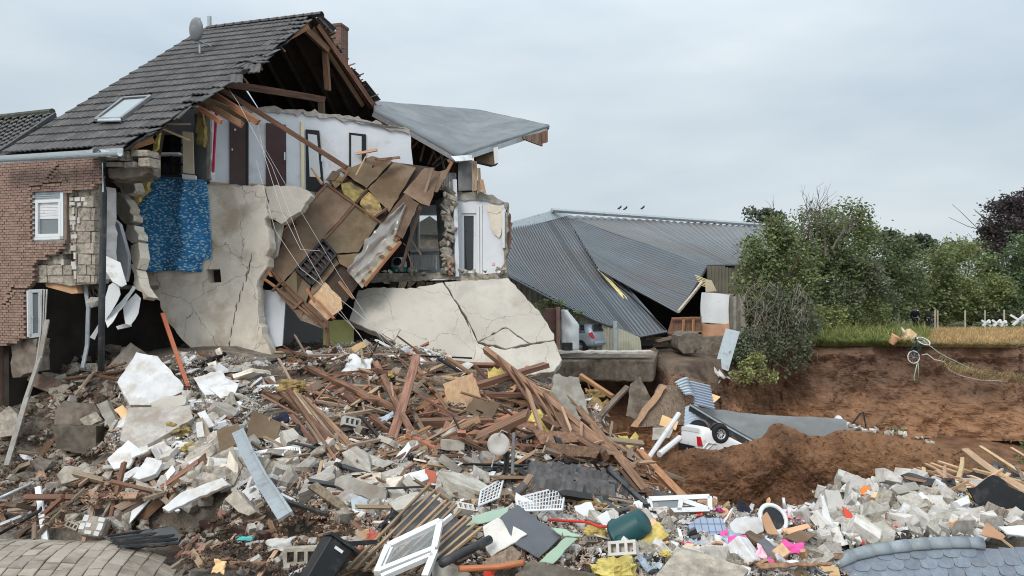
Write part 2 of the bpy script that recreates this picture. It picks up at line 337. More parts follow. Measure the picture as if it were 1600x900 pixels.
def tartan_extra(N, L, mp, c, mix, ramp, noise, co):
    for ax in (0, 1):
        s = N.new('ShaderNodeSeparateXYZ'); L.new(co.outputs['Object'], s.inputs[0]); f = N.new('ShaderNodeMath'); f.operation = 'MULTIPLY'; f.inputs[1].default_value = 12.; L.new(s.outputs[ax], f.inputs[0])
        g = N.new('ShaderNodeMath'); g.operation = 'FRACT'; L.new(f.outputs[0], g.inputs[0]); c = mix(ramp(g.outputs[0], .1, .14, (1, 1, 1), (0, 0, 0)), c, (.10, .13, .22))
    return c
mat('tartan', (.28, .33, .42), .08, 3, .9, .1, 20, objvar=0, extra=tartan_extra)
# ------------------------------------------------------------------ terrain
def fbm(x, y, z=0., sc=1., oct=4):
    a, s, t = 1., sc, 0.
    for _ in range(oct): t += a * mnoise.noise((x * s, y * s, z * s)); a *= .5; s *= 2.05
    return t
CP = [(0, 905, 9.2), (150, 880, 10.2), (300, 905, 8.8), (600, 905, 8.5), (900, 905, 8.4), (1200, 905, 8.4), (1500, 905, 8.6), (1700, 900, 8.8),
      (-150, 830, 11), (60, 842, 11.6), (200, 835, 11.3), (300, 838, 10.4), (420, 850, 9.8), (550, 850, 9.7), (300, 790, 11.5), (500, 800, 10.8), (700, 800, 10.6), (900, 800, 10.6), (1100, 830, 10.3), (1250, 850, 9.8), (1350, 800, 11.4), (1500, 800, 11.4), (1650, 790, 11.5),
      (1320, 770, 13.2), (1450, 765, 13.5), (1600, 752, 14), (1150, 812, 13), (1050, 800, 13), (1700, 760, 17), (1450, 790, 16.5), (1250, 850, 15.5), (1100, 850, 15.5), (1000, 790, 16),
      (20, 760, 13.2), (120, 770, 12.9), (-150, 700, 15),
      (200, 735, 12.9), (350, 720, 12.9), (550, 715, 12.8), (750, 715, 12.5), (900, 700, 13.3), (980, 740, 13.2),
      (220, 650, 14.6), (330, 640, 14.9), (500, 640, 14.9), (650, 640, 14.8), (800, 650, 14.8), (930, 650, 16.2),
      (200, 606, 16.4), (300, 594, 16.8), (430, 592, 17.6), (560, 560, 19.3), (700, 575, 18.6), (830, 600, 18.5), (920, 640, 19.5), (1000, 690, 20.5), (1040, 750, 19),
      (150, 602, 18.2), (0, 600, 19), (450, 545, 22), (650, 545, 23), (850, 590, 23)]
cpw = [P(*c) for c in CP] + [Vector(v) for v in ((-8.8, 15.1, -1.5), (-8., 15.4, -1.3), (-9.9, 15.6, -1.5), (-9., 16.2, -1.2), (-8.6, 14.3, -.9), (-10.2, 14.6, -1.1))] + [Vector((x, 4.0, -.55)) for x in (-8, -4, 0, 4, 8)] + [Vector((x, 6.5, -.55)) for x in (-6, -2, 2, 6)]
A = np.array([[c.x, c.y] for c in cpw]); Z = np.array([c.z for c in cpw])
def tps_k(d2): return np.where(d2 > 1e-9, d2 * np.log(d2 + 1e-12), 0.)
n_ = len(A); K = tps_k(((A[:, None] - A[None]) ** 2).sum(-1)) + np.eye(n_) * .6
PP = np.hstack([np.ones((n_, 1)), A]); S = np.zeros((n_ + 3, n_ + 3)); S[:n_, :n_] = K; S[:n_, n_:] = PP; S[n_:, :n_] = PP.T
W = np.linalg.solve(S, np.concatenate([Z, np.zeros(3)]))
GX0, GX1, GY0, GY1, GR = -16., 16., 3.5, 23.5, .1
gx = np.arange(GX0, GX1 + GR / 2, GR); gy = np.arange(GY0, GY1 + GR / 2, GR)
XX, YY = np.meshgrid(gx, gy, indexing='ij')
H = W[n_] + W[n_ + 1] * XX + W[n_ + 2] * YY
for i in range(n_): H += W[i] * tps_k((XX - A[i, 0]) ** 2 + (YY - A[i, 1]) ** 2)
H = np.clip(H, -3.2, 1.9)
for i in range(len(gx)):
    for j in range(len(gy)): H[i, j] += .16 * fbm(gx[i], gy[j], 0, .55, 2) + .05 * fbm(gx[i], gy[j], 3, 2.5, 2)
# right of the heap the rubble falls away into the crater
fall = np.clip((YY - (16.2 + .25 * np.clip(XX, 0, 9))) / 2.2, 0, 1) * np.clip((XX - 2.2) / 2.0, 0, 1)
H -= fall * 3.2
# room for the dropped paving (left) and the fallen slate roof (right)
H = np.where((XX < -4.3) & (YY < 11.6), np.minimum(H, -.93 - .1 * np.clip(XX + 6.3, 0, 2)), H)
H = np.where((XX > 3.3) & (YY < 10.2), np.minimum(H, EYE - 3.42 + .88 * (YY - 9.0) - .22), H)
G = H.copy()
def gh(x, y, g=None):
    g = G if g is None else g
    i = min(max(int((x - GX0) / GR), 0), len(gx) - 2); j = min(max(int((y - GY0) / GR), 0), len(gy) - 2)
    return float(g[i, j])
def hit(px, py, d=0., g=None):
    """first point of the heap seen along a photo pixel; d metres nearer than it"""
    r = ray(px, py); y = 5.0
    while y < 23.4:
        if EYE + r.z * y <= gh(r.x * y, y, g): break
        y += .04
    return O + r * (y - d)
def depth(px, py, d=0.): return hit(px, py, d, H).y
st = 2
nx, ny = len(gx[::st]), len(gy[::st])
mb = MB(); mb.v = [Vector((gx[i], gy[j], H[i, j])) for i in range(0, len(gx), st) for j in range(0, len(gy), st)]
mb.f = [(i * ny + j, (i + 1) * ny + j, (i + 1) * ny + j + 1, i * ny + j + 1) for i in range(nx - 1) for j in range(ny - 1)]
tag(mb.build('rubble_ground', 'rubble_earth', smooth=True), kind='structure')
# crater floor
mb = MB().grid(lambda u, v: (-6 + 70 * u, 17 + 34 * v, -4.9 + .5 * fbm(-6 + 70 * u, 17 + 34 * v, 1, .25, 4) + 1.5 * max(0, (v - .45)) * (1 if u > .3 else .5)), 110, 70)
tag(mb.build('crater_floor', 'earth', smooth=True), kind='structure')
# earth mound with its raw face towards the camera
crest = [(940, 760), (1000, 735), (1050, 708), (1080, 700), (1120, 702), (1160, 692), (1190, 684), (1203, 664), (1222, 662), (1245, 672), (1265, 682), (1290, 680), (1310, 672), (1330, 672), (1360, 676), (1400, 682), (1440, 690), (1480, 699), (1520, 712), (1570, 724), (1640, 730), (1760, 730)]
def lerp_poly(pl, x):
    for a, b in zip(pl, pl[1:]):
        if x <= b[0]: return a[1] + (b[1] - a[1]) * max(0., (x - a[0])) / (b[0] - a[0])
    return pl[-1][1]
def mound(u, v):
    px = 940 + 820 * u; yc = lerp_poly(crest, px) + 2.5 * fbm(px, 0, 5, .06, 3)
    Yc = 22.2 + .6 * math.sin(px * .012) + .3 * fbm(px, 1, 2, .02, 2)
    c = P(px, yc, Yc)
    if v < .3:                                   # back slope
        t = (.3 - v) / .3; p = Vector((c.x * (1 + .16 * t), c.y + 3.6 * t, c.z - 1.9 * t ** 1.3 - .05))
        amp = .12
    else:
        t = (v - .3) / .7; p = Vector((c.x - .02 * t * c.x, c.y - .55 * t ** .6 - .95 * t * t - .25 * math.sin(t * 9), c.z - 3.6 * t)); amp = .06 + .3 * min(1, t * 3)
    k = fbm(p.x, p.y, p.z, .55, 5); k2 = fbm(p.x, p.y + 9, p.z, 2.2, 3)
    return p + Vector((.2 * k2, -1, .35)) * (amp * (.9 * k + .5 * abs(k2) - .2))
mb = MB().grid(mound, 260, 90)
tag(mb.build('earth_mound', 'earth', smooth=False), kind='structure')
# cliff: a path of its upper edge, its face falling to the crater floor
edge = [(640, 33.2, -.3), (800, 33.4, -.3), (870, 34.4, -.35), (1020, 34.6, -.5), (1042, 32.0, -.75), (1062, 31.4, -.7), (1090, 31.6, -.95), (1118, 33.2, -1.3), (1150, 35.5, -1.1), (1185, 38.5, -.7), (1225, 40, -.3), (1262, 39.2, -.15), (1290, 39.0, -.1), (1340, 39.0, -.1), (1400, 38.8, -.1), (1460, 38.4, -.12), (1520, 38.2, -.1), (1585, 38.0, -.1), (1600, 39.5, -.1), (1640, 41, -.1), (1720, 39, 0), (1900, 36, 0)]
EP = [Vector(((p - 800) / F * Y, Y, z)) for p, Y, z in edge]
cum = [0.]
for a, b in zip(EP, EP[1:]): cum.append(cum[-1] + (b - a).length)
def edge_at(s):
    for i in range(len(EP) - 1):
        if s <= cum[i + 1] or i == len(EP) - 2:
            t = (s - cum[i]) / (cum[i + 1] - cum[i]); return EP[i].lerp(EP[i + 1], t)
def cliff(u, v):
    p = edge_at(u * cum[-1]); t = v
    prof = -.5 * math.sin(min(1, t * 6) * math.pi) * -.35 + 2.1 * max(0, t - .35) ** 1.5 + .5 * t
    q = Vector((p.x, p.y - prof, p.z + .03 - t * (4.5 + .2 * p.z)))
    k = fbm(q.x, q.y, q.z * .8, .3, 5); k2 = fbm(q.x, q.y, q.z, 1.5, 4)
    e = min(1, t * 7 + .4)
    return q + Vector((.3 * k2, -1, .1)) * (e * (1.05 * k + .32 * k2)) + Vector((0, 0, .12 * k2 * min(1, t * 4)))
mb = MB().grid(cliff, 420, 56)
tag(mb.build('cliff_face', 'cliff_earth', smooth=False), kind='structure')
# plateau: one sheet out to the horizon, its front edge the top of the cliff; bare earth before the warehouse, field to the right
NE = 260; spl = next(i for i in range(NE + 1) if (lambda q: 800 + q.x / q.y * F > 1205)(edge_at(cum[-1] * i / NE)))
def plateau(name, m, i0, i1):
    mb = MB(); n = i1 - i0
    for i in range(i0, i1 + 1):
        p = edge_at(cum[-1] * i / NE); k = fbm(p.x, p.y, p.z * .8, .3, 5); k2 = fbm(p.x, p.y, p.z, 1.5, 4); e = .4
        fr = p + Vector((.3 * k2, -1, .1)) * (e * (1.05 * k + .32 * k2)) + Vector((0, -.02, .01))
        mb.v += [fr, Vector((p.x * 1.03, p.y + 1.2, min(0, p.z * .3))), Vector((p.x * 1.3, p.y + 14, 0)), Vector((p.x * 3, 130, 0)), Vector((p.x * 40, 1500, 0))]
    for i in range(n):
        for j in range(4): mb.f.append((i * 5 + j, i * 5 + j + 1, (i + 1) * 5 + j + 1, (i + 1) * 5 + j))
    tag(mb.build(name, m, smooth=True), kind='structure')
plateau('yard_earth', 'dark_earth', 0, spl); plateau('field', 'grass_ground', spl, NE)
mb = MB().grid(lambda u, v: (-60 + 55 * u, 17 + 60 * v, -.4 - .012 * abs(v)), 6, 6)
tag(mb.build('yard_ground', 'rubble_earth'), kind='structure')
# ------------------------------------------------------------------ beams and shared building pieces
def frame_of(a, b, roll=0.):
    a, b = Vector(a), Vector(b); z = (b - a).normalized(); up = Vector((0, 0, 1)) if abs(z.z) < .95 else Vector((0, 1, 0))
    x = up.cross(z).normalized(); y = z.cross(x); q = Matrix((x, y, z)).transposed().to_quaternion()
    return q @ Quaternion((0, 0, 1), roll)
def beam(name, a, b, w, h, matn, parent=None, roll=0., rough=True, seed=None):
    """a sawn length of wood, its grain along local z, its ends split"""
    a, b = Vector(a), Vector(b); L = (b - a).length; r = random.Random(seed if seed is not None else int(abs(a.x * 131 + b.z * 977 + a.z * 57) * 100)); mb = MB(); k = 4
    bx, by = r.uniform(-.012, .012) * L * .4, r.uniform(-.012, .012) * L * .4
    for i in range(k + 1):
        t = i / k; bend = math.sin(t * math.pi)
        for sx, sy in ((-1, -1), (1, -1), (1, 1), (-1, 1)):
            e = r.uniform(-.35, .35) * w if rough and i in (0, k) else 0
            mb.v.append(Vector((sx * w / 2 + bx * bend, sy * h / 2 + by * bend, (t - .5) * L + e)))
    for i in range(k):
        for j in range(4): mb.f.append((i * 4 + j, i * 4 + (j + 1) % 4, i * 4 + 4 + (j + 1) % 4, i * 4 + 4 + j))
    mb.f += [(3, 2, 1, 0), (k * 4, k * 4 + 1, k * 4 + 2, k * 4 + 3)]
    me, c = mb.mesh(name, matn, center=False)
    return link(name, me, None, parent, (a + b) / 2, frame_of(a, b, roll))
def chunk_mesh(seed, n=14, flat=1., jag_=.25):
    r = random.Random(seed); bm = bmesh.new()
    for i in range(n):
        v = Vector((r.uniform(-1, 1), r.uniform(-1, 1), r.uniform(-1, 1)))
        m = max(abs(v.x), abs(v.y), abs(v.z)); v = v / m * r.uniform(1 - jag_, 1)
        bm.verts.new((v.x * .5, v.y * .5, v.z * .5 * flat))
    res = bmesh.ops.convex_hull(bm, input=bm.verts); bmesh.ops.delete(bm, geom=[g for g in res['geom_interior'] if isinstance(g, bmesh.types.BMVert)], context='VERTS')
    me = bpy.data.meshes.new('chunk'); bm.to_mesh(me); bm.free(); return me
def wall_with_hole(name, outer, holes, n, th, m, parent):
    bm = bmesh.new(); loops = []
    for lp in [outer] + holes:
        vs = [bm.verts.new(p) for p in lp]; es = [bm.edges.new((vs[i], vs[(i + 1) % len(vs)])) for i in range(len(vs))]; loops += es
    bmesh.ops.triangle_fill(bm, use_beauty=True, use_dissolve=False, edges=loops)
    r = bmesh.ops.extrude_face_region(bm, geom=bm.faces[:]); bmesh.ops.translate(bm, verts=[g for g in r['geom'] if isinstance(g, bmesh.types.BMVert)], vec=-Vector(n) * th)
    bmesh.ops.recalc_face_normals(bm, faces=bm.faces)
    c = sum((v.co for v in bm.verts), Vector()) / len(bm.verts)
    for v in bm.verts: v.co -= c
    me = bpy.data.meshes.new(name); bm.to_mesh(me); bm.free(); me.materials.append(M[m]); return link(name, me, None, parent, c)
# ------------------------------------------------------------------ the ruined house
TH = R(16); U = Vector((math.cos(TH), -math.sin(TH), 0)); V = Vector((math.sin(TH), math.cos(TH), 0)); UPZ = Vector((0, 0, 1))
C = P(172, 450, 16.5)
fac = lambda px, py, off=0.: on_plane(px, py, C + V * off, -V)
house = thing('ruined_house', (C.x, C.y, 0), 'brick house torn open by the collapse, roof sagging over bare rooms', 'house')
# --- front roof plane
E0 = P(172, 241, 16.15); SL = (V * math.cos(R(37)) + UPZ * math.sin(R(37))); NF = (-V * math.sin(R(37)) + UPZ * math.cos(R(37)))
froof = lambda px, py, d=0.: on_plane(px, py, E0 + NF * d, NF)
RP = froof(490, 22); RV = (RP - E0).dot(V)
RS = (V * math.cos(R(37)) - UPZ * math.sin(R(37))); NR = (V * math.sin(R(37)) + UPZ * math.cos(R(37)))
rroof = lambda px, py, d=0.: on_plane(px, py, RP + NR * d, NR)
outline = [(-90, 250), (-60, 276), (0, 243), (186, 236), (198, 233), (222, 216), (250, 205), (262, 190), (282, 182), (296, 166), (318, 158), (340, 140), (372, 122), (385, 108), (412, 98), (428, 76), (448, 66), (470, 44), (492, 22), (325, 42)]
outline = [(-14, 249)] + outline[2:]
deck = MB().prism([froof(x, y, -.10) for x, y in outline], -NF * .04).build('roof_deck', 'underlay', house)
# interlocking tiles, one object each
tw, tg = .300, .445
def tile_mesh(nm, w, l, seed=0):
    mb = MB(); n = 12
    for row in (0, 1):
        for i in range(n + 1):
            t = i / n; z = .024 * abs(math.sin(t * 2 * math.pi)) ** .8
            x = (t - .5) * w * .985
            lift = .034 if row == 0 else .0
            mb.v.append(Vector((x, (-.5 if row == 0 else .5) * l, z + lift)))
    for i in range(n + 1):
        t = i / n; z = .024 * abs(math.sin(t * 2 * math.pi)) ** .8; mb.v.append(Vector(((t - .5) * w * .985, -.5 * l, z + .034 - .03)))
    for i in range(n):
        mb.f.append((i, i + 1, n + 2 + i, n + 1 + i)); mb.f.append((2 * n + 2 + i, 2 * n + 3 + i, i + 1, i))
    mb.f.append(tuple([0, n + 1, 2 * n + 2])); mb.f.append((n, 3 * n + 2, 2 * n + 1))
    me, _ = mb.mesh(nm, 'roof_tile', center=False); return me
def inside(pt, poly):
    x, y = pt; c = False; n = len(poly)
    for i in range(n):
        x1, y1 = poly[i]; x2, y2 = poly[(i + 1) % n]
        if (y1 > y) != (y2 > y) and x < (x2 - x1) * (y - y1) / (y2 - y1) + x1: c = not c
    return c
TM = [tile_mesh('tile', tw, tg + .05, i) for i in range(1)]
tm33 = Matrix((U, SL, NF)).transposed()
def to_px(p):
    d = p - O; return (800 + d.x / d.y * F, 450 - d.z / d.y * F)
roof = link('roof', MB().prism([froof(x, y, -.03) for x, y in outline], -NF * .03).mesh('roof', 'black_frame')[0], None, house, MB().prism([froof(x, y, -.03) for x, y in outline], -NF * .03).mesh('x')[1])
cells = []
for r_ in range(-1, 30):
    for c_ in range(-30, 30):
        p = E0 + SL * (tg * (r_ + .5) - .05) + U * (tw * (c_ + .5 * 0))
        q = to_px(p)
        if q[0] > -25 and inside(q, outline): cells.append((abs(q[0] - 250), p, r_, c_))
sky_px = [(148, 188), (190, 152), (236, 150), (196, 190)]
cells = [c for c in cells if not inside(to_px(c[1]), [(150, 190), (193, 150), (232, 148), (190, 192)])]
cells.sort(key=lambda c: c[0]); rest = MB()
for k, (d, p, r_, c_) in enumerate(cells):
    q = to_px(p); edge_d = min(math.hypot(q[0] - x, q[1] - y) for x, y in outline[2:17])
    tilt = Euler((rnd.gauss(0, .006), rnd.gauss(0, .006), rnd.gauss(0, .004)))
    if edge_d < 16 and q[0] > 190: tilt = Euler((rnd.gauss(-.03, .06), rnd.gauss(0, .06), rnd.gauss(0, .07)))
    mm = tm33 @ tilt.to_matrix(); pos = p + NF * (.012 + rnd.uniform(0, .006))
    if k < 300: link('tile', TM[0], None, roof, pos, mm.to_quaternion())
    else:
        b = len(rest.v); rest.v += [pos + mm @ v.co for v in TM[0].vertices]; rest.f += [tuple(i + b for i in f.vertices) for f in TM[0].polygons]
if rest.f: tag(rest.build('tiles_at_the_far_edge', 'roof_tile', roof), kind='stuff')
print('TILES', len(cells))
# ridge tiles
for i in range(13):
    t = i / 12; a = froof(325 + (488 - 325) * t, 43 - 20.5 * t, .05); b = froof(325 + (488 - 325) * (t + .095), 43 - 20.5 * (t + .095), .06)
    mb = MB(); 
    for k in range(7):
        an = math.pi * k / 6; mb.v += [a + V * (.12 * math.cos(an)) + UPZ * (.1 * math.sin(an) - .06), b + V * (.135 * math.cos(an)) + UPZ * (.115 * math.sin(an) - .06)]
    for k in range(6): mb.f.append((2 * k, 2 * k + 1, 2 * k + 3, 2 * k + 2))
    solid(mb.build('ridge_tile', 'roof_tile', roof), .02)
# --- rear roof slope, seen from inside and along its torn edge
sl = lambda s, v, z=0.: RP + U * s + RS * v + NR * z
SLE = (froof(325, 42) - RP).dot(U)
rear = [sl(SLE, 0), sl(-.02, 0), rroof(506, 42), rroof(520, 62), rroof(532, 88), rroof(548, 108), rroof(560, 128), rroof(578, 150), rroof(592, 168), sl(3.2, 5.5), sl(3.2, 8.5), sl(SLE, 8.5)]
MB().prism(rear, -NR * .05).build('rear_roof_deck', 'underlay', house)
for a, b in [((497, 26), (522, 48)), ((506, 40), (520, 55)), ((522, 72), (530, 84)), ((545, 108), (560, 122)), ((566, 128), (590, 158)), ((552, 118), (575, 150))]:
    pa, pb = rroof(*a, .06), rroof(*b, .06)
    bev(MB().bar(pa, pb, .3, .03, NR).build('tile_run', 'roof_tile', house), .01)
for i, (a, b, w) in enumerate([((497, 22), (522, 50), .16)]):
    MB().tube([rroof(*a, .12), rroof(*b, .12)], .09, 8).build('ridge_tile', 'zinc', roof)
for i in range(16):      # splintered battens along the torn edge
    t = i / 15; x, y = 506 + 84 * t, 44 + 122 * t; d = rnd.uniform(4, 13)
    beam('batten', rroof(x - 12, y + 2 * d * .3, -.02), rroof(x + d, y - d * .2, .05), .04, .03, 'old_plank' if i % 2 else 'timber', house)
for s in (-.25, -.95, -1.65, -2.4, -3.1):    # inner rafters of both slopes, attic shade put into their dark colour
    beam('rafter', sl(s, .05, -.12), sl(s, 6.5, -.12), .09, .15, 'underlay', house, rough=False)
for i, (x0, y0, x1, y1, d) in enumerate([(497, 40, 588, 172, -.08), (487, 44, 566, 165, -.2), (510, 62, 580, 168, .02)]):
    beam('rafter', rroof(x0, y0, d), rroof(x1, y1, d), .10, .16, 'timber', house, roll=.3)
for i in range(6):
    s = -.6 - .75 * i
    beam('rafter', RP + U * s - SL * .1 - NF * .2, RP + U * s - SL * (5.8 + .5 * i) - NF * .2, .09, .15, 'underlay', house, rough=False)  # dark colour again stands in for the shade under the roof
# timbers hanging along the torn front edge (photo pixel, depth)
for nm, x0, y0, Y0, x1, y1, Y1, w, h, m in [
    ('rafter', 434, 66, 22.0, 480, 40, 23.2, .14, .2, 'fresh_timber'), ('purlin', 378, 108, 20.6, 407, 102, 21.2, .26, .24, 'timber'),
    ('collar_beam', 352, 131, 21.0, 506, 156, 23.8, .16, .2, 'timber'), ('post', 508, 78, 24.2, 512, 141, 24.2, .17, .17, 'timber'),
    ('rafter', 478, 46, 23.3, 512, 78, 24.1, .14, .2, 'timber'), ('rafter', 328, 144, 19.2, 404, 192, 18.9, .10, .16, 'fresh_timber'), ('rafter', 313, 157, 19.0, 378, 195, 18.9, .10, .16, 'timber'),
    ('loose_beam', 340, 136, 19.4, 541, 262, 20.6, .11, .13, 'timber'), ('rafter', 301, 163, 18.6, 346, 191, 18.4, .09, .12, 'fresh_timber'), ('lath', 338, 176, 19, 333, 269, 19.3, .05, .05, 'red'),
    ('rafter', 262, 184, 17.9, 205, 230, 16.8, .12, .2, 'fresh_timber'), ('rafter', 200, 230, 16.7, 238, 218, 17.1, .12, .16, 'fresh_timber'), ('lath', 253, 201, 17.6, 296, 219, 17.9, .05, .05, 'lath'), ('lath', 257, 194, 17.7, 297, 194, 18, .04, .04, 'lath'),
    ('lath', 487, 30, 23.5, 505, 60, 24, .06, .05, 'old_plank'), ('post', 502, 158, 25, 503, 190, 25, .18, .18, 'old_plank'), ('lath', 395, 96, 21.2, 408, 92, 21, .05, .04, 'lath'), ('lath', 432, 68, 22, 445, 80, 21.8, .06, .04, 'lath'), ('lath', 378, 120, 20.6, 387, 130, 20.5, .05, .05, 'lath')]:
    beam(nm, P(x0, y0, Y0), P(x1, y1, Y1), w, h, m, house, roll=.15)
plate('sheathing_board', [(322, 152), (398, 183), (388, 192), (316, 160)], P(355, 170, 19.05), (.15, -.5, -.8), .03, 'chipboard', house)
for i, (x, y) in enumerate([(384, 112), (392, 104), (405, 98), (370, 124), (300, 168), (286, 178), (232, 214), (398, 108), (424, 84)]):
    o = link('broken_tile', TM[0], None, roof, froof(x, y, .05), (tm33 @ Euler((rnd.uniform(-.3, .3), rnd.uniform(-.4, .4), rnd.uniform(-.6, .6))).to_matrix()).to_quaternion())
# skylight
a, b, c_, d_ = [froof(x, y, .10) for x, y in ((150, 187), (193, 154), (235, 151), (189, 186))]
sk = MB()
for p, q in ((a, b), (b, c_), (c_, d_), (d_, a)): sk.bar(p, q, .09, .08, NF)
sk = sk.build('skylight', 'grey_plastic', house)
MB().prism([froof(x, y, .11) for x, y in ((154, 185), (194, 156), (231, 153), (188, 184))], -NF * .02).build('pane', 'pane_sky', sk)
MB().prism([froof(x, y, .145) for x, y in ((152, 188.5), (153, 186), (188, 184.5), (189, 188))], -NF * .03).build('flashing', 'zinc', sk)
# vent pipe and lifted tiles
MB().tube([froof(327, 46, 0), froof(327, 46, 0) + UPZ * .42], .07, 10).build('vent_pipe', 'zinc', house)
# chimney
p0 = P(528, 120, 27.6); ch = MB().box(p0 + UPZ * .2, (.55, .55, 3.2), Matrix.Rotation(-TH, 3, 'Z')).build('chimney', 'chimney_brick', house)
MB().box(p0 + UPZ * 1.84, (.6, .6, .1), Matrix.Rotation(-TH, 3, 'Z')).build('chimney_cap', 'chimney_brick', house)
# --- gutter and downpipe
def gutter(mb, a, b, r, up=UPZ):
    a, b = Vector(a), Vector(b); t = (b - a).normalized(); x = t.cross(up).normalized()
    for p in (a, b): mb.v += [p + x * r * math.cos(math.pi + math.pi * k / 8) + up * r * math.sin(math.pi + math.pi * k / 8) for k in range(9)]
    n0 = len(mb.v) - 18
    for k in range(8): mb.f.append((n0 + k, n0 + k + 1, n0 + 10 + k, n0 + 9 + k))
g0 = fac(-18, 249, -.5) - V * .12 - UPZ * .02; g1 = fac(187, 238, -.5); mb = MB(); gutter(mb, g0, g1, .085); solid(mb.build('gutter', 'zinc', house), .006, 0)
mb = MB().box((g0 + g1) / 2 + V * .15 + UPZ * .02, ((g1 - g0).length, .02, .18), Matrix.Rotation(-TH, 3, 'Z')).build('fascia', 'zinc', house)
plate('gutter_end', [(148, 233), (180, 236), (187, 240), (183, 246), (170, 245), (152, 238)], P(165, 240, 15.9), (.1, -.6, .7), .015, 'zinc', house)
MB().tube([P(149, 235, 15.95), P(158, 243, 15.95), P(161, 252, 16.0), P(162, 300, 16.1), P(161, 380, 16.1), P(159, 480, 16.05), P(158, 580, 15.9)], .07, 10).build('downpipe', 'dark_pipe', house, smooth=True)
MB().tube([P(153, 237, 15.9), P(160, 246, 15.95), P(161, 300, 16.0)], .02, 6).build('pipe_clip', 'zinc', house)
# --- brick facade (brick skin, one object per brick near the break, the rest joined)
bl, bh = .128, .0605
hole = [(158, 288), (150, 288), (149, 296), (118, 296), (112, 300), (104, 303), (104, 388), (95, 388), (95, 394), (87, 394), (87, 400), (76, 400), (76, 405), (60, 405), (60, 412), (55, 412), (55, 440), (50, 440), (50, 446), (42, 452), (42, 530), (30, 530), (30, 537), (-18, 540), (-18, 250), (158, 246)]
win_px = [(51, 299), (101, 299), (101, 376), (51, 376)]
wall_pts = [fac(x, y, .05) for x, y in hole]
bw = wall_with_hole('brick_wall', [fac(x, y, .03) for x, y in hole ], [[fac(x, y, .03) for x, y in ((52, 300), (100, 300), (100, 375), (52, 375))]], -V, .09, 'mortar', house)
bm_ = MB().box((0, 0, 0), (bl - .009, .10, bh - .009)); bme, _ = bm_.mesh('brick', 'brick'); cells = []
crack = [((105, 283), (52, 292)), ((90, 262), (75, 285)), ((12, 475), (22, 452)), ((22, 452), (45, 450))]
z0 = -.2
for r_ in range(0, 120):
    z = z0 + r_ * bh
    for c_ in range(-60, 8):
        p = C + U * ((c_ + (.5 if r_ % 2 else 0)) * bl); p.z = z; q = to_px(p)
        if -18 < q[0] < 160 and 240 < q[1] < 545 and inside(q, hole) and not inside(q, win_px):
            nd = min(math.hypot(q[0] - x, q[1] - y) for x, y in hole[:23] + [(80, 300), (65, 300), (51, 330), (51, 360), (80, 376), (65, 376), (75, 290), (90, 286)])
            cells.append((nd, p, q))
cells.sort(key=lambda c: c[0]); rest = MB()
rotz = Matrix.Rotation(-TH, 3, 'Z')
for k, (nd, p, q) in enumerate(cells):
    dd = rnd.uniform(-.006, .006); pos = p + V * (.012 + dd); jit = Euler((rnd.gauss(0, .01), rnd.gauss(0, .012), rnd.gauss(0, .01))).to_matrix()
    for (ax, ay), (bx2, by2) in crack:
        L2 = (bx2 - ax) ** 2 + (by2 - ay) ** 2; t = max(0, min(1, ((q[0] - ax) * (bx2 - ax) + (q[1] - ay) * (by2 - ay)) / L2)); dy = q[1] - (ay + t * (by2 - ay))
        if math.hypot(q[0] - ax - t * (bx2 - ax), dy) < 4: pos.z += .022 if dy < 0 else -.012; pos += V * -.02
    if k < 300: link('brick', bme, None, bw, pos, (rotz @ jit).to_quaternion())
    else: rest.box(pos, (bl - .009, .10, bh - .009), rotz @ jit)
tag(rest.build('brick_courses', 'brick', bw), kind='stuff')
print('BRICKS', len(cells))
# bare block work behind the lost brick skin
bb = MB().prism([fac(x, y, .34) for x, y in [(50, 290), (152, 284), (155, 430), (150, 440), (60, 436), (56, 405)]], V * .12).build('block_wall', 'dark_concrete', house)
blk = MB().box((0, 0, 0), (1, 1, 1)).mesh('block', 'pumice')[0]
row_y = [288, 307, 325, 345, 362, 380, 397, 414, 430, 442]
for i, (ya, yb) in enumerate(zip(row_y, row_y[1:])):
    xs = [104, 122, 126, 147, 153] if i % 2 == 0 else [104, 118, 139, 153]
    if i > 5: xs = [60, 80] + xs
    for xa, xb in zip(xs, xs[1:]):
        if i == 6 and xa == 104: continue
        a = fac(xa, ya, .2); b = fac(xb, yb, .2); w_ = (b - a).dot(U) - .02; h_ = a.z - b.z - .018
        if w_ < .05: matn = 'plaster'
        link('block', blk, None, bb, (a + b) / 2 + V * rnd.uniform(0, .05), Euler((0, rnd.gauss(0, .02), -TH)).to_quaternion(), (w_, .24, h_))
for i, (x, y, w_, h_) in enumerate([(118, 312, 6, 5), (127, 312, 8, 6), (136, 312, 6, 6), (140, 319, 6, 6), (119, 319, 8, 5), (130, 320, 5, 5), (104, 313, 4, 6), (104, 320, 4, 6), (120, 342, 9, 6), (120, 349, 9, 5), (129, 345, 4, 9), (104, 346, 4, 8), (122, 370, 9, 6), (104, 371, 4, 8), (121, 388, 8, 8), (104, 377, 4, 7), (121, 412, 7, 6), (122, 418, 7, 6), (104, 410, 4, 9), (120, 297, 3, 12), (121, 330, 3, 10), (121, 355, 3, 10), (123, 400, 3, 10), (124, 430, 3, 12)]):
    a = fac(x - w_ / 2, y - h_ / 2, .19); b = fac(x + w_ / 2, y + h_ / 2, .19)
    MB().box((a + b) / 2, ((b - a).dot(U), .23, a.z - b.z), rotz).build('mortar_patch', 'aerated', bb)
plate('wall_edge', jag([(147, 296), (154, 290), (156, 370), (154, 436), (149, 436), (150, 380), (146, 350)], .8, 10, 3), fac(150, 350, .26), -V, .5, 'plaster', house)
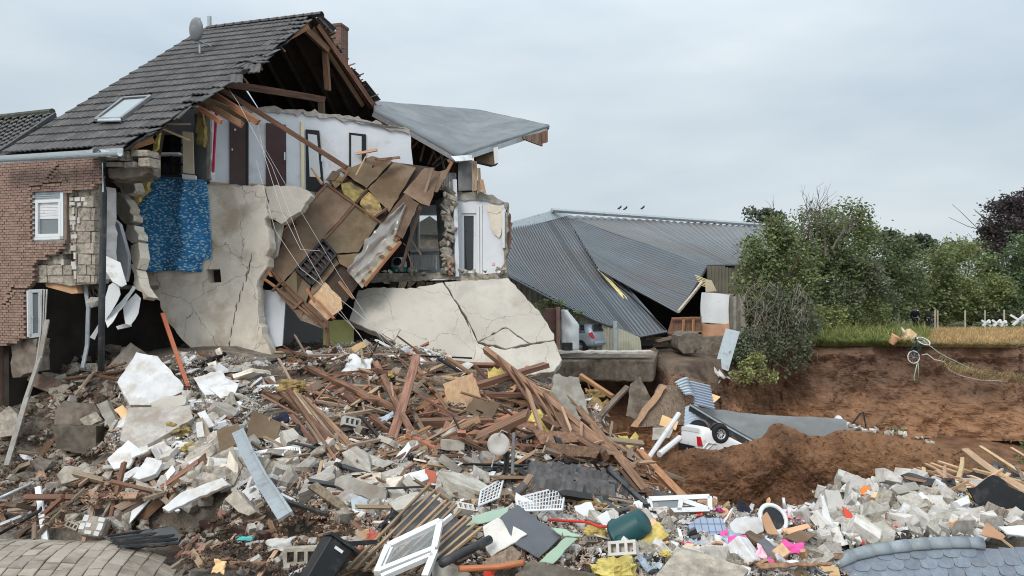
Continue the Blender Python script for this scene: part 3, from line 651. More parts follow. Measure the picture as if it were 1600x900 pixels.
plate('inner_wall', jag([(163, 330), (186, 350), (200, 400), (196, 440), (163, 440)], 1, 20, 5), P(170, 400, 18.3), (-.3, -1, 0), .1, 'grey_wall', house)
plate('lintel', jag([(57, 425), (110, 430), (152, 436), (150, 443), (118, 446), (57, 436)], 1.2, 9, 4), fac(100, 435, .12), -V, .35, 'pumice', house)
plate('shutter_box', [(70, 440), (118, 446), (122, 458), (112, 459), (72, 448)], fac(95, 450, .2), -V, .2, 'cardboard', house)
plate('brick_base', jag([(16, 537), (58, 530), (58, 580), (20, 590)], 1.5, 9, 4), fac(40, 560, .14), -V, .35, 'dark_concrete', house)
# upper window with half-lowered shutter
wn_ = thing; wroot = MB()
for x0, y0, x1, y1 in [(52, 300, 56, 374), (96, 300, 101, 374), (52, 370, 101, 374), (56, 313, 96, 316)]:
    a, b = fac(x0, y0, .06), fac(x1, y1, .06); wroot.box((a + b) / 2, (abs((b - a).dot(U)), .08, abs(a.z - b.z)), rotz)
for x0, y0, x1, y1 in [(57, 316, 61, 370), (93, 316, 96, 370), (57, 366, 96, 370)]:
    a, b = fac(x0, y0, .05), fac(x1, y1, .05); wroot.box((a + b) / 2, (abs((b - a).dot(U)), .07, abs(a.z - b.z)), rotz)
wroot = wroot.build('window', 'white_pvc', house)
MB().prism([fac(x, y, .08) for x, y in ((60, 316), (94, 316), (94, 368), (60, 368))], V * .01).build('pane', 'pane_grey', wroot)
for i in range(4):
    a, b = fac(55, 301 + i * 3, .035), fac(97, 303.6 + i * 3, .035); MB().box((a + b) / 2, ((b - a).dot(U), .02, a.z - b.z), rotz).build('shutter_slat', 'zinc', wroot)
for i in range(6):
    a, b = fac(62, 316 + i * 4.3, .07), fac(93, 320 + i * 4.3, .07); MB().box((a + b) / 2, ((b - a).dot(U), .012, a.z - b.z), rotz).build('shutter_slat', 'white_pvc', wroot)
MB().prism([fac(x, y, .0) for x, y in ((50, 374.5), (102, 374.5), (102, 377.5), (50, 377.5))], V * .14 - UPZ * 0).build('sill', 'grey_plastic', wroot)
# open lower window hanging at the broken opening
wr = MB()
nW = Vector((.75, -.65, 0)); pW = P(58, 490, 16.6)
wp = lambda x, y, d=0.: on_plane(x, y, pW + nW.normalized() * d, nW.normalized())
for a, b, w_ in [((45, 454), (46, 526), .07), ((45.5, 455), (68, 454), .07), ((46, 525), (62, 523), .09), ((62, 456), (62, 523), .06), ((48, 458), (48.5, 522), .05)]: wr.bar(wp(*a), wp(*b), w_, .07, nW)
wr = wr.build('window', 'white_pvc', house)
MB().prism([wp(x, y) for x, y in ((49, 459), (61, 459), (61, 520), (49, 521))], -nW * .01).build('pane', 'pane_grey', wr)
MB().bar(wp(49, 492, .06), wp(51, 497, .06), .03, .03).build('handle', 'white_pvc', wr)
# torn curtain strip
mb = MB(); 
def cur(u, v):
    y = 452 + 148 * v; cx = 68 - 4 * v - 14 * max(0, v - .45) * 1.5; wdt = 12 * (1 - .75 * v)
    return P(cx + (u - .5) * wdt, y, 16.15 + .07 * math.sin(u * 18) * (1 - .5 * v))
mb.grid(cur, 22, 14); o = solid(tag(mb.build('net_curtain', 'tarp_grey', smooth=True), 'long grey net curtain hanging out of the open ground floor window', 'curtain'), .01)
# --- interior shell, its shade put into near-black walls
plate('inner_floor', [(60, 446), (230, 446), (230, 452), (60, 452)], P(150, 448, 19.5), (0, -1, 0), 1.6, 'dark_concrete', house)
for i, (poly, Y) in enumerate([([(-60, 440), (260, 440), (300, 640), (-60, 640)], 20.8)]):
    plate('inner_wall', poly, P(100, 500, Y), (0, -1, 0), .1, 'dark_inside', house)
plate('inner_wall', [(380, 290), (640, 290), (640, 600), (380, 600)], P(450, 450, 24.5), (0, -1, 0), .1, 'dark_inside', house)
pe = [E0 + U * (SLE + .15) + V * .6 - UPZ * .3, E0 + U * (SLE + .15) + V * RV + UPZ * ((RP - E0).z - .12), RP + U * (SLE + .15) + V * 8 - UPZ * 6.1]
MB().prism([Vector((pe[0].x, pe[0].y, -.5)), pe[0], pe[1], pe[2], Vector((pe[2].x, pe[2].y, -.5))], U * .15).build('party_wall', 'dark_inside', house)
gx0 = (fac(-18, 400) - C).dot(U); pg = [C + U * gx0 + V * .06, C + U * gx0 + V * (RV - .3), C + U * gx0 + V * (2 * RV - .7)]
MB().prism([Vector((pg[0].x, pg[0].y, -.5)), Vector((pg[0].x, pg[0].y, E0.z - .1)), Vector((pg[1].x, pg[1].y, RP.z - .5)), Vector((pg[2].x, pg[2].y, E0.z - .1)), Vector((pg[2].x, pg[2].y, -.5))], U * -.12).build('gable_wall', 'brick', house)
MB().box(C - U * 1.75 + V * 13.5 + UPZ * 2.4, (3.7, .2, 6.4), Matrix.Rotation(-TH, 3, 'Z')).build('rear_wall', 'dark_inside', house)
# --- attic storey
pA = P(300, 285, 20.4); nA = (P(620, 300, 23.4) - P(270, 283, 20.2)).cross(UPZ).normalized()
if nA.y > 0: nA = -nA
aw = lambda x, y, d=0.: on_plane(x, y, pA + nA * d, nA)
aq = lambda nm, poly, d, th, m, par=house: MB().prism([aw(x, y, d) for x, y in poly], -nA * th).build(nm, m, par)
aq('partition_wall', jag([(328, 172), (420, 170), (482, 178), (545, 184), (640, 205), (650, 310), (500, 302), (328, 284)], .6, 12, 8), 0, .16, 'white_wall')
aq('skirting', [(328, 284), (360, 286), (360, 289), (328, 287)], .03, .05, 'light_wood'); aq('skirting', [(391, 286.5), (416, 288), (416, 291), (391, 290)], .03, .05, 'light_wood')
d1 = aq('door', [(359, 186), (388, 188), (388, 290), (359, 288)], .05, .06, 'dark_door'); aq('edge_band', [(385, 184), (388.5, 184), (388.5, 290), (385, 290)], .08, .05, 'black_frame', d1)
aq('handle', [(362, 232), (364, 232), (364, 235), (362, 235)], .09, .04, 'alloy', d1); aq('number_plate', [(366, 201), (369, 201), (369, 204), (366, 204)], .07, .02, 'white_paint', d1)
d2 = aq('door', [(416, 192), (447, 195), (447.5, 293), (416, 291)], .05, .06, 'dark_door'); aq('handle', [(443.8, 238), (446, 238), (446, 250), (443.8, 250)], .10, .06, 'alloy', d2)
d3 = aq('door', [(478, 202), (499, 204), (507, 300), (479, 298)], .06, .06, 'black_frame'); aq('pane', [(481, 209), (495, 211), (501, 277), (484, 276)], .075, .03, 'frosted', d3); aq('handle', [(502, 244), (504, 244), (504, 252), (502, 252)], .12, .06, 'alloy', d3)
d4 = aq('door', [(546, 207), (572, 210), (572, 262), (546, 260)], .04, .05, 'black_frame'); aq('pane', [(549, 211), (565, 213), (565, 262), (549, 262)], .055, .02, 'frosted', d4)
aq('door_jamb', [(470, 190), (475, 190), (476, 298), (471, 298)], .05, .06, 'cream')
aq('wall_top_rubble', jag([(330, 168), (420, 166), (545, 180), (640, 202), (640, 210), (545, 188), (420, 175), (330, 176)], 2.0, 7, 9), .06, .3, 'concrete')
plate('attic_ceiling', [(330, 168), (640, 200), (640, 196), (330, 160)], P(450, 178, 24.5), (0, -1, .1), 3.0, 'underlay', house)
plate('attic_floor', jag([(262, 281), (330, 286), (420, 291), (474, 294), (474, 302), (420, 298), (330, 293), (262, 290)], 1, 9, 3), P(400, 290, 20.2), (0, -1, 0), 1.2, 'concrete', house)
# attic room at the left
plate('room_wall', [(225, 175), (330, 168), (330, 285), (225, 285)], P(280, 230, 21.8), (.15, -1, 0), .1, 'grey_wall', house)
plate('room_wall', jag([(303, 178), (329, 170), (329, 282), (305, 280)], .8, 12, 2), P(316, 230, 20.5), (-.7, -.7, 0), .12, 'white_wall', house)
plate('wall_edge', jag([(308, 176), (316, 172), (319, 205), (317, 228), (308, 226), (306, 200)], 1.5, 6, 2), P(312, 200, 19.8), (0, -1, .1), .2, 'old_wool', house)
plate('wall_stud', jag([(322, 172), (328, 172), (328, 280), (323, 280)], .7, 9, 2), P(325, 230, 20.0), (0, -1, 0), .15, 'concrete', house)
plate('wardrobe_side', [(285, 205), (301, 207), (303, 272), (286, 270)], P(293, 240, 19.6), (.1, -1, 0), .05, 'cream', house)
plate('drawer', [(284, 272), (306, 274), (306, 280), (285, 279)], P(295, 276, 19.2), (0, -1, .3), .06, 'white_paint', house)
sh = thing('bookshelf', P(262, 272, 19.9), 'dark bookshelf in the torn open attic room above the blue cloth', 'bookshelf')
for x0, y0, x1, y1 in [(242, 208, 246, 274), (270, 213, 272, 274), (246, 212, 284, 215), (242, 272, 284, 275), (272, 225, 284, 227), (246, 255, 284, 257)]:
    a, b = P(x0, y0, 19.8), P(x1, y1, 19.8); MB().box((a + b) / 2, (b.x - a.x, .3, a.z - b.z)).build('shelf' if x1 - x0 > 8 else 'side_panel', 'black_frame', sh)
a, b = P(240, 240, 19.6), P(284, 242.5, 19.6); MB().box((a + b) / 2, (b.x - a.x, .34, .05)).build('shelf', 'white_paint', sh)
MB().box(P(262, 243, 20.05), (.7, .03, 1.1)).build('back_panel', 'dark_inside', sh)
for i in range(9):
    x = 247 + i * 2.7; tag(MB().box(P(x, 265, 19.75), (.035, .2, rnd.uniform(.2, .28))).build('book', rnd.choice(['navy', 'black_plastic', 'jeans', 'dark_door'])), '%s dark book from the left on the lower shelf of the attic bookshelf' % 'first second third fourth fifth sixth seventh eighth ninth'.split()[i], 'book', 'books in the attic shelf')
plate('gable_stub', [(222, 208), (245, 200), (249, 206), (243, 240), (222, 236)], P(235, 215, 18.4), (-.2, -1, .1), .2, 'underlay', house)
plate('insulation', jag([(243, 204), (249, 200), (246, 232), (238, 238)], 1, 7, 3), P(244, 220, 18.1), (0, -1, 0), .1, 'wool', house)
# loose block corner above the downpipe
cb = MB().box(P(205, 256, 17.1) + V * .2, (.85, .5, .5), rotz).build('block_corner', 'dark_concrete', house)
for x0, y0, x1, y1 in [(171, 241, 193, 253), (194, 237, 210, 253), (211, 236, 242, 247), (172, 254, 200, 262), (201, 254, 222, 264), (223, 248, 244, 263)]:
    a, b = P(x0 + .5, y0 + .5, 16.8), P(x1 - .5, y1 - .5, 16.8)
    o = link('block', blk, None, cb, (a + b) / 2, Euler((rnd.gauss(0, .03), rnd.gauss(0, .04), rnd.gauss(-.2, .05))).to_quaternion(), (b.x - a.x, .4, a.z - b.z)); bev(o, .05)
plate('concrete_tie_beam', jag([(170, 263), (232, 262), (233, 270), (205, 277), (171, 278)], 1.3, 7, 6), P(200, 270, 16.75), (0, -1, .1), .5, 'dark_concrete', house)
# --- beige rendered wall with the ragged left edge
pB = P(330, 430, 20.0); nB = Vector((-.10, -1, .045)).normalized()
beige = [(188, 293), (220, 281), (262, 284), (330, 290), (412, 290), (416, 318), (413, 342), (420, 372), (418, 416), (402, 440), (404, 505), (421, 545), (428, 577), (388, 572), (366, 563), (352, 556), (330, 552), (300, 545), (276, 520), (258, 498), (250, 470), (232, 462), (216, 440), (214, 400), (205, 350), (192, 320)]
hole2 = [(322, 421), (344, 420), (346, 441), (324, 442)]
bj = jag(beige, 1.6, 8, 11); ptsB = [on_plane(x, y, pB, nB) for x, y in bj]
wall_with_hole('rendered_wall', ptsB, [[on_plane(x, y, pB, nB) for x, y in hole2]], nB, .4, 'stucco', house)
plate('wall_niche', [(318, 416), (350, 416), (350, 446), (318, 446)], pB - nB * .42, nB, .05, 'dark_inside', house)
for i, poly in enumerate([[(184, 300), (200, 318), (208, 345), (196, 350), (183, 335), (178, 312)], [(198, 350), (210, 352), (216, 374), (206, 380), (195, 366)], [(204, 384), (216, 378), (219, 402), (214, 420), (206, 408)], [(205, 412), (214, 424), (219, 446), (232, 464), (224, 468), (212, 452)], [(172, 282), (188, 280), (208, 283), (212, 296), (198, 304), (184, 292)]]):
    o = plate('wall_edge', jag(poly, 1.5, 7, i), P(198, 360, 18.6), (-.6, -.8, .15), .25, 'stucco', house); bev(o, .008)
plate('rendered_wall_piece', jag([(416, 292), (452, 290), (478, 297), (486, 306), (470, 330), (440, 350), (428, 343), (418, 340)], 1.3, 7, 5), pB - nB * .1, nB, .3, 'slab_stucco', house)
plate('inner_wall', [(424, 345), (442, 350), (432, 400), (420, 410)], pB - nB * .5, nB, .1, 'slab_stucco', house)
plate('insulation', jag([(228, 276), (236, 279), (224, 303), (206, 330), (200, 322), (216, 302)], 2, 6, 4), P(218, 300, 19.4), (-.2, -1, .1), .12, 'wool', house)
for i, (x, y) in enumerate([(358, 540), (361, 520), (365, 500), (369, 482), (374, 466), (379, 450), (385, 434), (389, 420), (392, 404)]):   # plaster split along the crack
    h_ = 9 + (i * 7) % 5; plate('broken_render', [(x - 1.2, y + h_ * .6), (x - .4, y), (x - 1.5 + i % 3, y - h_ * .4), (x + 1.6, y - h_), (x + 1.2, y - 2), (x + .2, y + h_ * .4)], pB + nB * .012, nB, .02, 'dark_concrete', house)
plate('door_leaf', [(406, 452), (447, 456), (441, 540), (414, 545)], P(425, 500, 20.3), (-.1, -1, .12), .05, 'white_wall', house)
# --- floor slab, right-hand room and bay
plate('floor_slab', jag([(575, 428), (640, 427), (700, 426), (793, 427), (793, 437), (740, 440), (690, 436), (640, 440), (575, 442)], 1.2, 7, 12), P(690, 434, 23.6), (0, -1, .0), .5, 'pumice', house)
plate('room_floor', [(575, 427), (700, 426), (700, 429), (575, 430)], P(640, 428, 24.0), (0, -1, 0), 3.5, 'concrete', house)
pR = P(650, 360, 27.3); nR_ = Vector((0, -1, 0)); rq = lambda x, y, d=0.: on_plane(x, y, pR + nR_ * d, nR_)
wall_with_hole('room_wall', [rq(x, y) for x, y in ((560, 270), (712, 270), (712, 432), (560, 432))], [[rq(x, y) for x, y in ((653, 334), (689, 333), (689, 390), (653, 391))], [rq(x, y) for x, y in ((618, 372), (635, 371), (635, 388), (618, 388))]], nR_, .25, 'grey_wall', house)
rw = MB()
for a, b in (((654, 334), (654, 391)), ((688, 334), (688, 391)), ((653, 335), (689, 335)), ((653, 390), (689, 390))): rw.bar(rq(*a, .02), rq(*b, .02), .07, .08)
rw = rw.build('window', 'white_pvc', house); MB().prism([rq(x, y, -.02) for x, y in ((654, 335), (688, 335), (688, 390), (654, 390))], -nR_ * .01).build('pane', 'clear_pane', rw)
rw = MB()
for a, b in (((619, 372), (619, 388)), ((634, 372), (634, 388)), ((618, 372), (635, 372)), ((618, 388), (635, 388))): rw.bar(rq(*a, .02), rq(*b, .02), .09, .08)
rw = rw.build('window', 'grey_plastic', house); MB().prism([rq(x, y, -.02) for x, y in ((619, 372), (634, 372), (634, 388), (619, 388))], -nR_ * .01).build('pane', 'clear_pane', rw)
MB().prism([rq(x, y, .3) for x, y in ((612, 391), (690, 388), (690, 392), (612, 395))], -nR_ * .3).build('window_sill', 'white_paint', house)
plate('room_wall', [(708, 280), (680, 300), (688, 432), (712, 432)], P(690, 360, 25.2), (-1, -.35, 0), .12, 'white_wall', house)
plate('room_ceiling', [(560, 300), (712, 296), (712, 300), (560, 305)], P(640, 302, 23.9), (0, -1, 0), 3.4, 'dark_inside', house)
ra = thing('radiator', rq(655, 420), 'white panel radiator under the window of the exposed room', 'radiator')
for i in range(22):
    x = 622 + i * 2.75; a, b = rq(x, 399, .15), rq(x + 1.9, 421, .15); MB().box((a + b) / 2, (b.x - a.x, .08, a.z - b.z)).build('rib', 'radiator', ra)
a, b = rq(621, 398, .12), rq(683, 422, .12); MB().box((a + b) / 2, (b.x - a.x, .03, a.z - b.z)).build('back_panel', 'radiator', ra)
lb = thing('cat_litter_box', P(624, 425, 24.6), 'white hooded litter box with teal base in the exposed room', 'litter box')
MB().lathe([(.0, .5), (.2, .48), (.27, .35), (.29, .2), (.29, .17)], P(624, 425, 24.6), n=14).build('hood', 'white_pvc', lb); MB().lathe([(.25, 0), (.3, .17), (.27, .17), (.24, .03), (.0, .02)], P(624, 425, 24.6), n=14).build('base', 'turquoise', lb)
MB().lathe([(0, .0), (.14, .0), (.14, .02)], P(621, 409, 24.3), (-.2, -1, .2), 14).build('opening', 'black_plastic', lb)
# broken pillar between the room and the bay
for i in range(13):
    y = 296 + i * 10.5; x = 700 + 4 * math.sin(i * 1.3); o = link('masonry_piece', chunk_mesh(40 + i, 14), 'pumice' if i % 3 else 'concrete', house, P(x, y, 23.6), (rnd.random(), rnd.random(), rnd.random()), (.46 + rnd.uniform(-.08, .1), .5, .32)); 
for i in range(16):
    y = rnd.uniform(300, 428); link('brick', chunk_mesh(70 + i % 4, 12), 'red_brick' if i % 3 == 0 else 'pumice', house, P(rnd.uniform(691, 712), y, 23.35), (rnd.random() * 3, rnd.random() * 3, rnd.random() * 3), (.2, .14, .12))
pY = P(750, 370, 24.0); nY = Vector((-.12, -1, 0)).normalized(); bq = lambda x, y, d=0.: on_plane(x, y, pY + nY * d, nY)
wall_with_hole('bay_wall', [bq(x, y) for x, y in jag([(706, 318), (716, 310), (768, 309), (790, 316), (791, 380), (786, 430), (706, 430)], 1.0, 9, 14)], [[bq(x, y) for x, y in ((721, 333), (744, 333), (743, 426), (722, 426))]], nY, .3, 'white_wall', house)
bd = MB()
for a, b in (((723, 333), (723.5, 426)), ((742.5, 333), (742, 426)), ((722, 335), (744, 335)), ((722, 425), (744, 425))): bd.bar(bq(*a, -.1), bq(*b, -.1), .09, .09)
bd = bd.build('balcony_door', 'white_pvc', house); MB().prism([bq(x, y, -.14) for x, y in ((723, 334), (743, 334), (742, 425), (724, 425))], -nY * .02).build('pane', 'pane_dark', bd)
for a, b in (((747, 322), (748, 430)), ((752, 320), (752, 430))): MB().bar(bq(*a, .02), bq(*b, .02), .06, .06).build('door_trim', 'white_paint', house)
o = MB().prism([bq(x, y, .03) for x, y in ((769, 410), (773, 410), (773, 414), (769, 414))], -nY * .03).build('wall_socket', 'pale_pink', house)
plate('bay_lintel', jag([(700, 302), (745, 300), (770, 304), (788, 316), (775, 318), (740, 312), (706, 314)], 1.5, 6, 9), pY + nY * .06, nY, .5, 'concrete', house)
plate('loose_plaster', jag([(764, 318), (784, 322), (786, 350), (780, 372), (772, 366), (766, 348), (762, 332)], 1.5, 7, 6), pY + nY * .05, nY, .04, 'stucco', house)
o = plate('wall_edge', jag([(788, 316), (793, 316), (792, 435), (786, 435)], 1.5, 6, 9), pY + nY * .05, nY, .35, 'pumice', house)
o = plate('drain_pipe', [(784, 329), (789, 329), (789, 388), (784, 388)], pY + nY * .12, nY, .08, 'white_paint', house); bev(o, .02)
o = plate('wall_edge', jag([(792, 338), (797, 334), (798, 388), (793, 390)], 1.4, 5, 9), pY - nY * .2, nY, .2, 'brick', house)
# --- attic corner under the bitumen roof
plate('panel', [(716, 252), (738, 250), (738, 297), (716, 298)], P(727, 275, 23.9), (.1, -1, 0), .15, 'grey_plastic', house)
for i in range(8):
    a, b = P(691 + i * 2.6, 270, 24.3), P(693 + i * 2.6, 297, 24.3); MB().box((a + b) / 2, (b.x - a.x, .08, a.z - b.z)).build('vent_slat', 'grey_plastic', house)
for x0, y0, x1, y1, w_, m in [(741, 252, 742, 298, .16, 'old_plank'), (748, 262, 750, 298, .10, 'lath'), (684, 296, 707, 252, .1, 'fresh_timber'), (735, 246, 700, 252, .1, 'old_plank'), (752, 280, 757, 302, .12, 'light_wood'), (746, 283, 748, 301, .1, 'old_plank')]: beam('stud', P(x0, y0, 23.7), P(x1, y1, 23.7), w_, w_, m, house)
plate('rafter_end', [(742, 236), (776, 230), (778, 256), (770, 258), (744, 252)], P(760, 245, 24.6), (.2, -1, 0), .4, 'chipboard', house)
plate('rafter_end', [(771, 231), (778, 229), (779, 254), (773, 256)], P(775, 243, 24.45), (.2, -1, 0), .05, 'white_paint', house)
plate('rafter_end', [(816, 213), (846, 207), (848, 228), (836, 224), (818, 217)], P(832, 217, 25.4), (.2, -1, 0), .12, 'old_plank', house)
plate('rafter_end', [(846, 206), (856, 203), (856, 222), (848, 224)], P(851, 214, 25.4), (.4, -1, 0), .1, 'timber', house)
# sagging bitumen roof: a warped sheet
BA, BB, BC, BD = P(583, 163, 27.0), P(745, 176, 30.0), P(858, 200, 26.6), P(716, 249, 23.6)
def bit(u, v):
    p = (BA.lerp(BB, u)).lerp(P(586, 178, 24.6).lerp(BD, u), v) if False else None
    far = BA.lerp(BB, min(1, u / .58)) if u < .58 else BB.lerp(BC, (u - .58) / .42)
    near = P(583, 176, 24.8).lerp(P(640, 206, 24.0), min(1, u / .33)) if u < .33 else (P(640, 206, 24.0).lerp(BD, (u - .33) / .33) if u < .66 else BD.lerp(BC + Vector((0, -.02, -.05)), (u - .66) / .34))
    p = far.lerp(near, v); p.z -= .22 * math.sin(math.pi * v) * math.sin(math.pi * min(1, u * 1.1)); p.z += .03 * fbm(p.x, p.y, 0, 1.2, 2); return p
o = MB().grid(bit, 36, 20).build('bitumen_roof', 'bitumen', house, smooth=True); solid(o, .14)
for v in (.12, .3, .48, .66, .84):      # overlapping roll edges
    mb = MB(); 
    for i in range(25):
        p = bit(i / 24 * .9 + .04, v + .02 * math.sin(i)); q = bit(i / 24 * .9 + .04, v + .035 + .02 * math.sin(i)); mb.v += [p + UPZ * .012, q + UPZ * .018]
    mb.f = [(2 * i, 2 * i + 1, 2 * i + 3, 2 * i + 2) for i in range(24)]; solid(mb.build('felt_seam', 'bitumen', house), .008)
mb = MB(); pts = [bit(.66, 1), bit(.75, 1), bit(.85, 1), bit(.99, 1)]
for a, b in zip(pts, pts[1:]): mb.bar(a + Vector((0, -.03, -.03)), b + Vector((0, -.03, -.03)), .05, .16)
mb.build('edge_trim', 'zinc', house)
mb = MB(); pts = [bit(u, 1) for u in (0, .1, .2, .33, .45, .55, .66)]
for a, b in zip(pts, pts[1:]): mb.bar(a + Vector((0, -.03, -.06)), b + Vector((0, -.03, -.06)), .05, .14)
mb.build('edge_trim', 'grey_plastic', house)
plate('trim_end', [(704, 244), (737, 242), (738, 250), (712, 252)], P(722, 247, 23.4), (0, -1, .4), .04, 'zinc', house)
for i in range(14):      # splintered framing and shadowed timbers under the sagging roof
    x = 600 + i * 8; y = 190 + i * 4; beam('batten', P(x, y, 25.0), P(x + rnd.uniform(-25, 15), y + rnd.uniform(15, 40), 25.4), .07, .05, rnd.choice(['timber', 'old_plank', 'timber']), house)
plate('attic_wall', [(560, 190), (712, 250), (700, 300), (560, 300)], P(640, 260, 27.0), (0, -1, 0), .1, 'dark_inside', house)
# --- render slabs that slid outwards under the bay
nS = Vector((-.02, -.80, .60)).normalized(); pS = P(650, 500, 21.2)
for nm, poly, dz, sd_ in [('fallen_slab', [(560, 453), (600, 448), (650, 450), (692, 441), (709.5, 469), (727.5, 500), (742.5, 541), (741.5, 576), (700, 566), (640, 548), (590, 520), (545, 500)], 0, 1),
                          ('fallen_slab', [(694, 440), (745, 438), (794, 434), (820, 462), (845, 490), (866, 522), (866, 530.5), (828.5, 536), (790, 511), (746.5, 534), (731, 500), (713, 470)], -.08, 2),
                          ('fallen_slab', [(731, 503), (747, 536.5), (790, 546.3), (830, 538.3), (866, 532.3), (878, 562), (866, 580), (800, 590), (760, 592), (742, 575), (741, 545)], -.02, 3),
                          ('fallen_slab', [(748, 534.5), (790, 512.5), (827, 536.8), (790, 544.8)], -.10, 5)]:
    o = plate(nm, jag(poly, .8, 7, sd_), pS + nS * dz, nS, .28, 'slab_stucco'); bev(o, .015)
    tag(o, {1: 'large grey rendered wall slab sliding out below the exposed room', 2: 'upper right rendered wall slab below the white bay, cracked across', 3: 'lower right rendered wall slab reaching down to the timber heap', 5: 'small triangular render piece wedged in the crack between the slabs'}[sd_], 'wall slab')
for i in range(26):      # debris along the slab lip
    x = rnd.uniform(575, 790); link('rubble_piece', chunk_mesh(90 + i % 6, 12), rnd.choice(['concrete', 'plaster', 'pumice']), house, P(x, rnd.uniform(421, 427), 23.5), (rnd.random() * 3, rnd.random() * 3, rnd.random() * 3), tuple(rnd.uniform(.08, .26) for _ in range(3)))
for i in range(6):
    x = 610 + i * 14; plate('board_end', jag([(x, 440), (x + 12, 440), (x + rnd.uniform(2, 12), 452 + rnd.uniform(-3, 4)), (x - 2, 449)], 1, 6, i), P(x, 445, 23.0), (0, -1, .2), .05, rnd.choice(['chipboard', 'old_plank', 'underlay']), house)
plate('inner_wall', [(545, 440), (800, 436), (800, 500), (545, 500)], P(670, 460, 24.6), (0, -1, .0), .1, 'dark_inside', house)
plate('inner_wall', [(430, 455), (520, 455), (520, 570), (430, 570)], P(470, 510, 22.6), (0, -1, 0), .1, 'grey_wall', house)
plate('inner_wall', [(505, 500), (552, 500), (552, 560), (505, 560)], P(530, 520, 21.6), (0, -1, 0), .1, 'lime', house)
# --- cloth on the rendered wall
mb = MB(); nb2 = nB
def cloth(u, v):
    y = 276 + 148 * v; xl = [(276, 232), (290, 224), (320, 207), (335, 204), (380, 213), (430, 222)]; xl = lerp_poly(xl, y); xr = lerp_poly([(276, 322), (300, 326), (404, 331), (405, 317), (430, 315)], y)
    x = xl + (xr - xl) * u; fold = .05 * math.sin(u * 11 + v) * (.4 + v) + .09 * math.exp(-((u - .62) / .06) ** 2) * (1 - .5 * v) + .03 * fbm(u * 4, v * 4, 0, 1, 2)
    y += 5 * u * (1 - v) + 1.2 * math.sin(u * 9) * v
    return on_plane(x, y, pB + nB * (.1 + fold), nB)
o = solid(tag(mb.grid(cloth, 60, 40).build('hanging_cloth', 'blue_cloth', smooth=True), 'blue patterned cloth hanging over the beige rendered wall', 'cloth'), .012)
# --- satellite dish on the roof
sdp = froof(312, 84, 0.05); dish = thing('satellite_dish', sdp, 'dark grey satellite dish on a pole on the tiled roof', 'satellite dish')
top = P(313, 28, sdp.y); MB().tube([sdp, Vector((sdp.x, sdp.y, top.z))], .028, 8).build('mast', 'zinc', dish)
MB().bar(sdp + U * -.15, sdp + U * .15, .05, .04).build('foot', 'dark_pipe', dish)
dc = P(306, 46, sdp.y - .15); dn = Vector((.55, .8, .12)).normalized()
MB().lathe([(.0, -.1), (.15, -.09), (.26, -.05), (.34, 0.0), (.34, .015), (.26, -.03), (.0, -.08)], dc, dn, 24).build('reflector', 'grey_plastic', dish, smooth=True)
MB().tube([dc - UPZ * .3 + dn * .05, dc - UPZ * .42 + dn * .5], .02, 6).build('feed_arm', 'zinc', dish); MB().bar(Vector((sdp.x, sdp.y, dc.z - .05)), dc - dn * .08, .07, .1).build('bracket', 'zinc', dish)
# --- the hanging ceiling
q0, q1, q2 = P(400, 405, 20.4), P(510, 513, 19.9), P(560, 240, 22.9); nH = (q1 - q0).cross(q2 - q0).normalized()
if nH.y > 0: nH = -nH
ceil = thing('collapsed_ceiling', q1, 'brown boarded ceiling hanging down diagonally between the torn walls', 'ceiling')
hp = lambda nm, poly, d, th, m, j=0: plate(nm, jag(poly, j, 8, len(poly) + int(poly[0][0])) if j else poly, q0 + nH * d, nH, th, m, ceil)
hp('backing', [(408, 402), (560, 246), (680, 262), (640, 330), (520, 500), (505, 500)], -.12, .06, 'underlay')
for nm, poly, d, m in [('board', [(402, 403), (509, 287), (552, 318), (502, 376), (443, 440)], 0, 'chipboard'), ('board', [(554, 319.5), (592, 346), (560, 394), (526, 396), (505, 374)], -.01, 'chipboard'), ('board', [(504, 377), (463, 420), (486, 445), (478, 472), (445, 441)], .01, 'chipboard'),
                       ('board', [(516, 275), (560, 239), (613, 252), (573, 294), (532, 266)], .02, 'chipboard'), ('board', [(575, 295), (616, 253), (650, 262), (608, 331)], .01, 'chipboard'), ('board', [(609, 332), (633, 302), (655, 318), (629, 373), (596, 352)], .04, 'chipboard'),
                       ('board', [(630, 301), (664, 262), (688, 268), (671, 322), (658, 318)], .0, 'chipboard'), ('board', [(509, 281), (520, 266), (532, 270), (522, 282)], .03, 'chipboard'), ('board', [(672, 300), (686, 268), (704, 262), (684, 300)], -.03, 'chipboard'), ('board', [(488, 446), (524, 402), (530, 412), (482, 470)], .0, 'chipboard'),
                       ('board', [(525, 398), (560, 396), (545, 420), (531, 412)], -.02, 'chipboard'), ('board', [(446, 443), (480, 474), (470, 500), (432, 455)], -.04, 'chipboard'), ('lower_lining', [(482, 472), (505, 438), (533, 466), (535, 482), (512, 500)], -.03, 'light_wood'), ('board', [(468, 500), (482, 472), (514, 502), (506, 514)], -.05, 'old_plank')]: hp(nm, poly, d, .025, m, .5)
for i, poly in enumerate([[(516, 282), (530, 273), (536, 284), (524, 294)], [(533, 287), (548, 284), (570, 298), (556, 318), (538, 304)], [(562, 318), (576, 300), (592, 312), (598, 330), (584, 344), (570, 334)], [(412, 398), (440, 368), (446, 376), (420, 408)], [(398, 408), (412, 412), (408, 426), (397, 420)], [(452, 345), (462, 340), (466, 350), (456, 358)]]):
    o = hp('insulation', poly, .0, .06, 'old_wool', 1.5)
